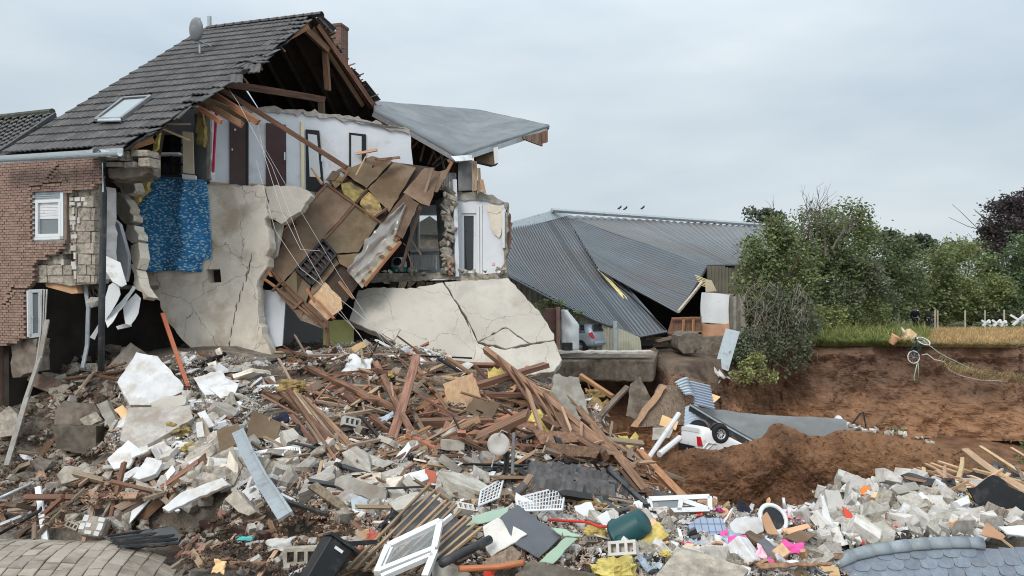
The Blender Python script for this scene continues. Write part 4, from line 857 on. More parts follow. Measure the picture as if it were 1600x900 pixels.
for a, b, w_ in [((508, 286), (596, 349), .07), ((532, 284), (545, 268), .06), ((556, 317), (573, 296), .06), ((584, 340), (605, 325), .06), ((403, 402), (510, 288), .06), ((403, 404), (508, 512), .08), ((443, 441), (504, 500), .05), ((594, 352), (625, 374), .05), ((505, 375), (554, 320), .03)]:
    beam('batten', on_plane(*a, q0 + nH * .03, nH), on_plane(*b, q0 + nH * .03, nH), w_, .06, 'timber', ceil)
hp('side_lining', [(601, 362), (626, 378), (566, 450), (545, 425)], -.06, .03, 'cream')
for a, b in [((612, 368), (620, 376)), ((592, 372), (612, 390)), ((580, 390), (600, 402)), ((567, 402), (578, 424)), ((553, 418), (568, 440)), ((606, 364), (545, 428)), ((626, 378), (570, 446))]:
    beam('stud', on_plane(*a, q0 + nH * .0, nH), on_plane(*b, q0 + nH * .0, nH), .06, .08, 'fresh_timber', ceil)
gr = hp('hatch', [(463, 422), (505, 375), (525, 398), (487, 445)], .02, .04, 'black_frame')
for t in range(9):
    u = t / 8; a = (463 + 42 * u, 422 - 47 * u); b = (487 + 38 * u, 445 - 47 * u); link('slat', *(lambda m: (m[0], None, gr, m[1]))(MB().bar(on_plane(*a, q0 + nH * .06, nH), on_plane(*b, q0 + nH * .06, nH), .045, .05, nH).mesh('slat', 'dark_door')))
for a, b in (((463, 422), (505, 375)), ((505, 375), (525, 398)), ((525, 398), (487, 445)), ((487, 445), (463, 422)), ((475, 434), (515, 387))): MB().bar(on_plane(*a, q0 + nH * .07, nH), on_plane(*b, q0 + nH * .07, nH), .07, .09, nH).build('hatch_frame', 'black_frame', gr)
for x0, y0, x1, y1, w_, m in [(405, 430, 430, 448, .09, 'fresh_timber'), (425, 455, 440, 440, .08, 'timber'), (460, 482, 472, 470, .09, 'timber'), (432, 450, 506, 510, .06, 'timber'), (480, 452, 492, 472, .12, 'fresh_timber'), (496, 470, 522, 498, .08, 'fresh_timber'), (510, 500, 513, 540, .09, 'timber'), (530, 440, 552, 466, .1, 'fresh_timber'), (417, 420, 424, 432, .08, 'fresh_timber')]:
    beam('broken_batten', P(x0, y0, 20.0), P(x1, y1, 20.0), w_, .06, m, ceil)
mb = MB()
def foil(u, v): 
    a = Vector((632, 318)).lerp(Vector((548, 430)), v); w_ = 8 + 34 * math.sin(min(1, v * 1.15) * math.pi * .75)
    w_ *= 1 + .5 * mnoise.noise((v * 9, u * 2, 1)); x, y = a.x + (u - .35) * w_ * .9 * .6, a.y + (u - .35) * w_ * .62
    return on_plane(x, y, q0 + nH * (.12 + .04 * math.sin(u * 11 + v * 9) + .12 * fbm(u * 3, v * 6, 0, 1, 3)), nH)
tag(mb.grid(foil, 18, 30).build('plastic_foil', 'foil', smooth=True), 'torn translucent foil draped over the lower edge of the hanging ceiling', 'foil')
beam('prop_post', P(676, 262, 22.9), P(628, 417, 22.6), .10, .09, 'old_plank', house)
for a, b in (((640, 372), (658, 398)), ((636, 392), (646, 420)), ((630, 380), (642, 392))): beam('lath', P(*a, 22.7), P(*b, 22.7), .04, .04, 'lath', house)
for x0, y0, Y0, x1, y1, Y1, w_, m in [(558, 240, 22.6, 590, 234, 22.4, .1, 'light_wood'), (572, 244, 22.3, 556, 274, 22.0, .04, 'light_wood'), (582, 260, 22.3, 612, 248, 22.6, .12, 'timber'), (487, 262, 21.5, 503, 287, 21.3, .07, 'light_wood'), (588, 250, 22.4, 625, 246, 22.8, .1, 'timber')]: beam('loose_piece', P(x0, y0, Y0), P(x1, y1, Y1), w_, w_ * .7, m, ceil)
# cables that trail from the attic down to the heap
for i, (pts, r_) in enumerate([([(410, 225), (470, 330), (530, 430), (600, 535), (640, 580)], .005), ([(350, 128), (372, 160), (425, 260), (470, 380), (520, 470), (590, 560)], .005), ([(402, 190), (412, 240), (440, 330), (470, 390), (500, 392)], .006), ([(400, 250), (430, 360), (470, 420), (560, 490), (620, 545)], .006), ([(520, 480), (560, 520), (610, 600), (680, 640)], .006)]):
    r2 = random.Random(i); n_p = len(pts)
    tag(MB().tube([P(x, y, 19.6 - 2.2 * (k / (n_p - 1)) - .4 * (i % 2)) for k, (x, y) in enumerate(pts)], r_, 5).build('cable', 'cable', smooth=True), ['pale cable slanting from the dark door down to the timber heap', 'pale cable from the roof edge down across the beige wall', 'looped pale cable on the hanging ceiling', 'thin pale cable sagging below the ceiling hatch', 'lowest pale cable ending in the timber heap'][i], 'cable')
# --- things in the left opening
rd = thing('radiator', P(185, 440, 16.9), 'white radiator tipping out of the hole beside the downpipe', 'radiator'); nq = Vector((.5, -.8, .3)).normalized()
for i in range(3):
    d = i * .09; plate('rib', [(166, 400), (188, 410), (198, 444), (190, 448), (176, 440), (166, 424)], P(180, 425, 16.6) - nq * d, nq, .05, 'radiator', rd)
for i, (poly, m) in enumerate([([(170, 446), (184, 436), (188, 460), (178, 480), (164, 500), (162, 480)], 'white_paint'), ([(164, 500), (190, 470), (208, 446), (212, 450), (196, 474), (168, 512)], 'white_paint'), ([(192, 478), (212, 458), (220, 466), (216, 490), (204, 508), (196, 506)], 'white_paint'), ([(181, 510), (204, 504), (206, 510), (184, 515)], 'white_paint'), ([(140, 527), (154, 506), (158, 508), (148, 531)], 'white_paint')]):
    ctr = Vector((sum(p[0] for p in poly) / len(poly), sum(p[1] for p in poly) / len(poly)))
    o = plate('torn_panel', jag(poly, .6, 9, i), P(ctr.x, ctr.y, 16.7 + .15 * i), (rnd.uniform(-.5, .5), -1, rnd.uniform(-.2, .5)), .012, m)
    tag(o, ['bent white panel hanging just right of the downpipe', 'long thin white strip hanging in the dark opening', 'broad curled white panel in the dark opening', 'short white strip at the foot of the curled panel', 'small white panel tip left of the downpipe in the dark opening'][i], 'panel')
MB().tube([P(133, 446, 17.2), P(138, 480, 17.1), P(136, 540, 17.0), P(129, 575, 16.8)], .045, 6).build('hanging_duct', 'zinc', house)
for i in range(7): MB().tube([P(132 + i * 3, 446, 17.5), P(136 + i * 3 + rnd.uniform(-4, 4), 455, 17.4), P(140 + i * 3 + rnd.uniform(-6, 9), 466 + rnd.uniform(-3, 9), 17.4)], .012, 4).build('ceiling_wire', 'twig', house)
tag(link('concrete_lump', chunk_mesh(5, 16), 'aerated', None, P(146, 472, 16.9), (.3, .4, .2), (.26, .2, .24)), 'pale lump caught beside the downpipe in the dark opening', 'lump')
# neighbouring roof at the far left
nbh = thing('neighbour_house', P(0, 300, 27), 'mossy dark roof of the next house at the far left', 'house')
nq0 = P(40, 205, 26); nn = Vector((-.28, -.55, .78)).normalized()
def nroof(x, y, d=0.): return on_plane(x, y, nq0 + nn * d, nn)
no = [(-40, 186), (82, 174), (86, 178), (0, 236), (-40, 250)]
nr = plate('roof', no, nq0, nn, .15, 'old_tile', nbh)
k = 0
for r_ in range(9):
    for c_ in range(11):
        x, y = -32 + c_ * 12 + r_ * -3, 182 + r_ * 6.6 - c_ * 1.0
        if inside((x, y), no) and y > 179 and x > -20:
            p = nroof(x, y, .05); up_ = (nroof(x, y - 1) - nroof(x, y)).normalized(); ac = up_.cross(nn).normalized()
            mm = Matrix((ac, up_, nn)).transposed(); o = link('tile', TM[0], None, nr, p, mm.to_quaternion(), (1.05, 1.0, 1)); k += 1
MB().bar(nroof(86, 178, .08), nroof(0, 236, .08), .1, .1).build('verge_board', 'dark_pipe', nbh)
MB().tube([nroof(-30, 186, .08), nroof(82, 174, .08)], .11, 8).build('ridge', 'old_tile', nbh)
MB().box(P(-90, 420, 28.2) + Vector((-1.2, 0, -.4)), (6.4, 2.2, 8.6)).build('wall', 'brick', nbh)
# ------------------------------------------------------------------ warehouse with the slumped roof
wh = thing('warehouse', P(1000, 548, 40), 'long farm warehouse with a grey corrugated roof slumped into the crater', 'warehouse')
def pl(pts):
    pts = [P(*p) for p in pts]; cu = [0.]
    for a, b in zip(pts, pts[1:]): cu.append(cu[-1] + (b - a).length)
    def f(t):
        s = t * cu[-1]
        for i in range(len(pts) - 1):
            if s <= cu[i + 1] or i == len(pts) - 2: return pts[i].lerp(pts[i + 1], (s - cu[i]) / max(1e-6, cu[i + 1] - cu[i]))
    return f
def corrugated(name, top, bot, ribs, m, parent, amp=.06, sag=0., nv=10, th=.02, seed=0, sub=6):
    T, B = pl(top), pl(bot); n = (T(1) - T(0)).cross(B(.5) - T(.5)).normalized()
    if n.z < 0: n = -n
    prof = [-1, -.75, .75, 1, .75, -.75]
    def fn(u, v):
        p = T(u).lerp(B(u), v); k = u * ribs; c = prof[int(k * sub) % sub] * amp / 2
        return p + n * c + Vector((0, 0, -sag * math.sin(math.pi * v) * math.sin(math.pi * u) + .05 * fbm(p.x, p.y, seed, .35, 2)))
    o = MB().grid(fn, ribs * sub, nv).build(name, m, parent); solid(o, th); return o
corrugated('roof_sheet', [(884, 336, 52), (1190, 354, 61), (1240, 357, 63)], [(1104, 415, 44), (1190, 413.5, 43), (1240, 412.5, 42.6)], 34, 'metal_roof_brown', wh, .11, .15)
corrugated('roof_sheet', [(882, 335, 52.6), (905, 372, 47), (935, 420, 41.5)], [(1106, 414, 44), (1086, 448, 41), (1060, 488, 37.6)], 24, 'metal_roof', wh, .13, .25)
corrugated('roof_sheet', [(700, 372, 40), (797, 356, 45), (884, 334, 52.4)], [(760, 412, 34), (800, 434, 33.6), (860, 466, 33.8), (930, 500, 34.6), (1000, 525, 35.4), (1042, 517, 36)], 46, 'metal_roof', wh, .13, .5)
mb = MB(); f = pl([(862, 328.5, 50), (1000, 338, 54.5), (1190, 351.5, 61), (1240, 355, 63)]); mb.tube([f(i / 12) for i in range(13)], .16, 6); mb.build('ridge_cap', 'zinc', wh)
MB().grid(lambda u, v: pl([(780, 352, 44), (866, 328, 50.5)])(u).lerp(pl([(780, 366, 43.6), (890, 336, 52)])(u), v), 8, 2).build('roof_flashing', 'zinc', wh)
# edge trims of the torn sheets
for nm, pts, r_, m in [('eave_trim', [(760, 413, 33.9), (800, 435, 33.5), (860, 467, 33.7), (930, 501, 34.5), (1000, 526, 35.3), (1042, 518, 35.9)], .06, 'metal_roof'), ('torn_edge', [(1042, 518, 35.9), (1030, 505, 36.4), (985, 462, 38.8), (936, 421, 41.3)], .05, 'black_frame'), ('torn_edge', [(936, 421, 41.2), (1060, 489, 37.4)], .05, 'metal_roof'), ('verge_trim', [(1060, 489, 37.4), (1086, 450, 40.8), (1106, 415.5, 43.8)], .07, 'black_frame'), ('eave_trim', [(1106, 416, 43.7), (1190, 414.5, 42.8), (1240, 413.5, 42.4)], .07, 'black_frame')]:
    mb = MB(); mb.tube([P(*p) for p in pts], r_, 5); mb.build(nm, m, wh)
plate('torn_edge', [(934, 420), (938, 420), (1012, 500), (1024, 516), (1014, 514), (1004, 500)], P(970, 455, 40.0), (.2, -.5, .8), .05, 'pale_foam', wh)
def clad(name, poly, p0, n, m, rib=.28, amp=.05):
    """ribbed wall sheeting cut to a pixel outline: one sheet of upright ribs"""
    n = Vector(n).normalized(); t = UPZ.cross(n).normalized(); pts = [on_plane(x, y, p0, n) for x, y in poly]
    s = [(p - p0).dot(t) for p in pts]; s0, s1 = min(s), max(s); mb = MB(); k = int((s1 - s0) / rib * 4); cols = []
    for i in range(k + 1):
        x = s0 + (s1 - s0) * (i / k) * .9995 + 1e-4; zs = []
        for a, b, pa, pb in zip(s, s[1:] + s[:1], pts, pts[1:] + pts[:1]):
            if (a - x) * (b - x) < 0: zs.append(pa.z + (pb.z - pa.z) * (x - a) / (b - a))
        if len(zs) >= 2:
            c = p0 + t * x + n * (amp * (1 if i % 4 < 2 else 0)); cols.append((Vector((c.x, c.y, min(zs))), Vector((c.x, c.y, max(zs)))))
    for a, b in zip(cols, cols[1:]): j = len(mb.v); mb.v += [a[0], a[1], b[1], b[0]]; mb.f.append((j, j + 1, j + 2, j + 3))
    return mb.build(name, m, wh)
clad('wall_cladding', [(700, 412), (797, 433), (860, 466), (930, 502), (958, 512), (958, 560), (700, 560)], P(900, 520, 34.9), (-.05, -1, 0), 'cladding', .26, .06)
clad('wall_cladding', [(964, 512), (1000, 527), (1002, 548), (990, 560), (964, 560)], P(980, 530, 34.9), (.12, -1, .0), 'cladding', .16, .05)
MB().box(P(961, 530, 34.7), (.18, .2, 1.7)).build('corner_post', 'zinc', wh)
clad('wall_cladding', [(1104, 416), (1240, 414.5), (1240, 540), (1104, 540)], P(1150, 440, 43.4), (0, -1, 0), 'cladding_dark', .2, .05)
MB().box(P(1150, 445, 43.2), (.14, .14, 2.2)).build('wall_post', 'cladding_dark', wh)
plate('wall_lower', [(1110, 458), (1200, 461), (1200, 530), (1110, 530)], P(1150, 490, 43.1), (0, -1, 0), .1, 'concrete', wh)
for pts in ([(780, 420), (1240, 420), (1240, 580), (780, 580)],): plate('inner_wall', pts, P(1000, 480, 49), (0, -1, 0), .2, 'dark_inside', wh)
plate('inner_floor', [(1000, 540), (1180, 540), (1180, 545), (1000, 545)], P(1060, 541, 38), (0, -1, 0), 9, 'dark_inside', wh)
mb = MB()
mb.grid(lambda u, v: P(1098 + 42 * u - 2 * math.sin(v * 3), 457 + 4 * u * u + 47 * v, 37.4 + .15 * math.sin(u * 5)), 14, 8); solid(mb.build('white_partition', 'white_paint', wh), .08)
mb = MB().grid(lambda u, v: P(1096 + 43 * u, 504.5 + 22 * v + 3 * math.sin(u * 3), 37.3 + .15 * math.sin(u * 5)), 14, 4); solid(mb.build('muddy_partition_foot', 'cardboard', wh), .08)
for x in (1142, 1153): MB().box(P(x, 493, 37.5), (.12 if x < 1150 else .1, .15, 2.1)).build('partition_post', 'cladding_dark', wh)
plate('partition_sheet', [(1144, 464), (1164, 462), (1166, 520), (1144, 516)], P(1155, 490, 37.7), (0, -1, 0), .05, 'concrete', wh)
for i in range(6): beam('broken_sheet_rib', P(1086 + i * 1.5, 430 + i * 3, 40.5), P(1112 + i, 440 + i * 2.5, 40.2), .05, .04, 'pale_foam', wh)
plate('curled_sheet', [(1102, 436), (1112, 438), (1120, 455), (1103, 456)], P(1110, 446, 40), (.2, -1, 0), .04, 'cream', wh)
beam('door_rail', P(1060, 487, 37.3), P(1098, 440, 40), .12, .12, 'post', wh); 
cr = thing('wooden_wall_panel', P(1070, 520, 36.6), 'brown framed wooden panel lying at the mouth of the warehouse', 'panel')
plate('board', [(1050, 496), (1096, 495), (1096, 519), (1043, 521)], P(1070, 508, 36.8), (0, -1, .1), .06, 'timber', cr)
for a, b in (((1050, 497), (1096, 496)), ((1044, 520), (1096, 518)), ((1068, 497), (1067, 520)), ((1083, 496), (1083, 519))): beam('batten', P(*a, 36.6), P(*b, 36.6), .12, .06, 'fresh_timber', cr)
for i, (x0, y0, x1, y1, Y) in enumerate([(1000, 553, 1024, 545, 35.5), (1025, 533, 1064, 524, 36), (1022, 540, 1060, 538, 36.5), (1010, 528, 1048, 530, 36.5)]): tag(beam('fallen_joist', P(x0, y0, Y), P(x1, y1, Y), .2, .14, 'old_plank'), ['short grey joist lying at the end of the broken slab', 'joist leaning below the wooden panel', 'long joist in the dark under the warehouse', 'joist behind the lowest roof corner'][i], 'joist')
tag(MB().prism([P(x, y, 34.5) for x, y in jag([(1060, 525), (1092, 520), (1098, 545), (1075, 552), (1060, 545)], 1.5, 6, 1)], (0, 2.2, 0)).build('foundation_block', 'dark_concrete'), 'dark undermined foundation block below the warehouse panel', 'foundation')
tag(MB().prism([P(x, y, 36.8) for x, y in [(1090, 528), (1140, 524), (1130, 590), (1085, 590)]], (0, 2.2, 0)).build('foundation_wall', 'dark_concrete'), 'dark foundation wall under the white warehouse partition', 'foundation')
o = plate('leaning_sheet', [(1134, 513), (1156, 518), (1138, 580), (1117, 572)], P(1136, 546, 35.4), (.1, -.8, .5), .05, 'zinc'); tag(o, 'pale metal sheet leaning on the slope beside the drooping bush', 'metal sheet')
for i, (x, y) in enumerate([(1004, 326), (977, 327), (968, 326)]):     # birds on the ridge
    b = thing('bird', P(x, y + 3, 54), ['rightmost of three birds on the warehouse ridge', 'middle bird on the warehouse ridge', 'leftmost bird on the warehouse ridge'][i], 'bird', 'birds on the ridge'); p = P(x, y + 3, 54)
    MB().tube([p + Vector((-.18, 0, .1)), p + Vector((-.05, 0, .16)), p + Vector((.08, 0, .26)), p + Vector((.12, 0, .34)), p + Vector((.16, 0, .36))], [.015, .07, .08, .045, .01], 6).build('body', 'black_plastic', b); MB().bar(p, p + Vector((0, 0, .16)), .012).build('leg', 'black_plastic', b)
# ------------------------------------------------------------------ broken yard slab, pier, white bag, silver car
nfr = random.Random(4); fr_ = [(862 + i * 160 / 14, 31.2 + nfr.uniform(-.35, .35)) for i in range(15)]
top = [Vector(((x - 800) / F * Y, Y, -.02)) for x, Y in fr_] + [Vector(((1030 - 800) / F * 36.2, 36.2, -.02)), Vector(((850 - 800) / F * 36.2, 36.2, -.02))]
o = tag(MB().prism(top, (0, .15, -.95)).build('yard_slab', 'dark_concrete'), 'thick broken yard slab hanging over the crater below the silver car', 'slab'); bev(o, .08, 2)
plate('slab_screed', jag([(866, 549), (1022, 549.5), (1020, 553), (866, 552.5)], .5, 8, 3), P(940, 550.5, 31.1), (0, -1, 0), .8, 'concrete', o)
pr = thing('brick_pier', P(866, 548, 33), 'red brick pier at the edge of the yard slab', 'pier')
MB().box(P(861, 516, 33.2), (.55, .4, 1.95)).build('shaft', 'chimney_brick', pr); MB().box(P(872, 515, 32.9), (.16, .45, 1.98)).build('end_face', 'brick', pr)
bag = MB().grid(lambda u, v: P(876 + 29 * u * (1 if v > .35 else .35 + v * 1.8), 484 + 64 * v, 32.8 - .35 * math.sin(u * math.pi) + .08 * fbm(u * 4, v * 4, 1, 1, 2)), 16, 16).build('white_tarp', 'white_paint', smooth=True)
solid(tag(bag, 'white tarpaulin standing beside the brick pier', 'tarpaulin'), .1)
tag(MB().box(P(886, 541, 31.6), (.45, .35, .3)).build('black_crate', 'black_plastic'), 'small black crate on the yard slab in front of the white tarpaulin', 'crate')
def car(name, paint, M4, label, hatch=True, light=True):
    """small hatchback, nose at +x, wheels on z=0"""
    root = thing(name, M4.translation, label, 'car'); X = lambda v: M4 @ Vector(v)
    st = [(-1.86, .42, .62, .62, .60, .60), (-1.82, .30, .88, 1.02, .70, .60), (-1.62, .25, .92, 1.36, .78, .58), (-1.3, .22, .92, 1.44, .80, .60), (-.6, .2, .90, 1.47, .82, .62), (.1, .2, .90, 1.44, .82, .60), (.55, .2, .90, 1.18, .82, .62), (.85, .2, .90, .95, .82, .72), (1.3, .22, .86, .88, .80, .70), (1.7, .28, .72, .76, .74, .62), (1.84, .36, .55, .58, .6, .55)]
    mb = MB(); n = 12
    for x, zb, zm, zt, wm, wt in st:
        half = [(0, zb), (wm * .85, zb), (wm, zb + .1), (wm * 1.02, (zb + zm) / 2), (wm * .98, zm), (wt, zt - .02), (0, zt + .02)]
        mb.v += [X((x, y, z)) for y, z in half] + [X((x, -y, z)) for y, z in half[-2:0:-1]]
    for i in range(len(st) - 1):
        for k in range(n): a = i * n; mb.f.append((a + k, a + (k + 1) % n, a + n + (k + 1) % n, a + n + k))
    mb.f += [tuple(range(n)), tuple(range((len(st) - 1) * n, len(st) * n))[::-1]]
    o = mb.build('body', paint, root, smooth=True); s = o.modifiers.new('sub', 'SUBSURF'); s.levels = 2; s.render_levels = 2
    wr_ = lambda x, side, z: X((x, side * z[0], z[1]))
    for sd_ in (-1, 1):
        for poly in ([(-1.45, .76, 1.0), (-.75, .79, .98), (-.72, .64, 1.38), (-1.3, .63, 1.34)], [(-.68, .79, .98), (.05, .79, .98), (-.05, .63, 1.36), (-.66, .64, 1.39)], [(.1, .79, .98), (.62, .78, .99), (.12, .64, 1.32)]):
            MB().prism([X((x, sd_ * (y + .015), z)) for x, y, z in poly], M4.to_3x3() @ Vector((0, sd_ * .015, 0))).build('side_window', 'pane_dark', root)
        for x in (-1.2, 1.15):
            w_ = MB().lathe([(.17, -.1), (.28, -.1), (.31, -.06), (.31, .06), (.28, .1), (.17, .1), (.17, -.1)], X((x, sd_ * .74, .3)), M4.to_3x3() @ Vector((0, sd_, 0)), 24).build('wheel', 'rubber', root, smooth=True)
            MB().lathe([(0, .04), (.06, .06), (.07, .03), (.15, .03), (.19, .07), (.19, .05)], X((x, sd_ * .76, .3)), M4.to_3x3() @ Vector((0, sd_, 0)), 20).build('rim', 'alloy', w_)
            for k in range(9):
                a = 2 * math.pi * k / 9; MB().box(X((x + .12 * math.cos(a), sd_ * .815, .3 + .12 * math.sin(a))), (.035, .035, .035)).build('rim_hole', 'black_plastic', w_)
            MB().lathe([(0, .02), (.36, .02), (.36, -.08), (.0, -.08)], X((x, sd_ * .72, .32)), M4.to_3x3() @ Vector((0, sd_, 0)), 18).build('wheel_arch', 'black_plastic', root)
        MB().prism([X(p) for p in ((-1.83, sd_ * .5, .72), (-1.80, sd_ * .70, .70), (-1.66, sd_ * .79, .95), (-1.74, sd_ * .62, 1.02))], M4.to_3x3() @ Vector((-.05, sd_ * .04, 0))).build('tail_light', 'tail_red', root)
    MB().prism([X(p) for p in ((-1.80, -.55, 1.04), (-1.80, .55, 1.04), (-1.66, .5, 1.34), (-1.66, -.5, 1.34))], M4.to_3x3() @ Vector((-.05, 0, .02))).build('rear_window', 'pane_dark', root)
    MB().prism([X(p) for p in ((-1.90, -.6, .45), (-1.90, .6, .45), (-1.86, .6, .58), (-1.86, -.6, .58))], M4.to_3x3() @ Vector((-.02, 0, 0))).build('bumper', 'black_plastic' if not light else paint, root)
    return root
car('silver_car', 'car_silver', Matrix.Translation(Vector((2.8, 35.7, 0))) @ Matrix.Rotation(R(140), 4, 'Z') @ Matrix.Scale(.95, 4), 'silver hatchback parked at the broken edge beside the white tarpaulin')
wr3 = Matrix.Rotation(R(14), 3, 'Z') @ Matrix.Rotation(R(27), 3, 'Y') @ Matrix.Rotation(R(-6), 3, 'X') @ Matrix.Rotation(R(180), 3, 'X') @ Matrix.Scale(.92, 3)
whl = min((wr3 @ Vector((-1.2, sd_ * .8, .3)) for sd_ in (-1, 1)), key=lambda v: v.y)      # the rear wheel nearest the camera
Mx = Matrix.Translation(P(1126, 678, 23.6) - whl) @ wr3.to_4x4()
car('white_car', 'car_white', Mx, 'white hatchback lying upside down in the crater')
# ------------------------------------------------------------------ leaves, shrubs and trees
def crown(name, blobs, m, parent, dens=22., size=.2, seed=0, droop=0.):
    """leaf-sized faces through a set of ellipsoids given as (px, py, rx, ry, Y) in photo pixels"""
    r = random.Random(seed); vs = []; fs = []; more = []
    for px, py, rx, ry, Y in blobs:      # clumps that break the outline
        for _ in range(6): t = r.uniform(-.5, 3.64); k = r.uniform(.3, .55); more.append((px + rx * .85 * math.cos(t), py - ry * .85 * math.sin(t), rx * k, ry * k * r.uniform(.7, 1.2), Y - r.uniform(-.3, .8)))
    for px, py, rx, ry, Y in [(a, b, c * .85, d * .85, e) for a, b, c, d, e in blobs] + more:
        c = P(px, py, Y); a, b = rx / F * Y, ry / F * Y; d = (a + b) / 2 * .8; n = int(dens * a * b * 12 * (.2 / size) ** 1.3)
        for _ in range(n):
            z = r.uniform(-1, 1); t = r.uniform(0, 2 * math.pi); k = math.sqrt(1 - z * z); v = Vector((k * math.cos(t), k * math.sin(t), z))
            if v.y > .55 and r.random() < .75: v.y = -v.y
            nn = fbm(v.x * 1.7 + c.x, v.y * 1.7 + c.y, v.z * 1.7 + c.z, 1.6, 4); rad = (1 + .62 * nn + (.4 * r.random() if r.random() < .1 else 0)) * (1 - .6 * r.random() ** 2)
            if nn < -.42 and r.random() < .8: continue
            p = c + Vector((v.x * a, v.y * d, v.z * b)) * rad
            s = size * r.uniform(.55, 1.35); x = Vector((r.gauss(0, 1), r.gauss(0, 1), r.gauss(0, .6) - droop)).normalized(); y = x.cross(Vector((r.gauss(0, 1), r.gauss(0, 1), r.gauss(0, 1)))).normalized() * .5
            i = len(vs); vs += [p - x * s * .5, p + y * s * .55, p + x * s * .5, p - y * s * .55]; fs.append((i, i + 1, i + 2, i + 3))
    mb = MB(); mb.v = vs; mb.f = fs; me = bpy.data.meshes.new(name); c = P(*[blobs[0][i] for i in (0, 1, 4)])
    me.from_pydata([v - c for v in vs], [], fs); me.materials.append(M[m]); return link(name, me, None, parent, c)
def limbs(mb, p, d, L, r0, n, rr):
    if n == 0 or r0 < .008: return
    pts = [p]; q = p.copy(); dd = d.copy()
    for i in range(3): dd = (dd + Vector((rr.gauss(0, .18), rr.gauss(0, .18), rr.gauss(.03, .12)))).normalized(); q = q + dd * L / 3; pts.append(q.copy())
    mb.tube(pts, [r0, r0 * .85, r0 * .7, r0 * .5], 5, cap=False)
    for k in range(3 if n > 1 else 2):
        e = (dd + Vector((rr.gauss(0, .55), rr.gauss(0, .45), rr.gauss(.1, .4)))).normalized(); limbs(mb, pts[rr.choice([1, 2, 3, 3])], e, L * rr.uniform(.55, .8), r0 * .55, n - 1, rr)
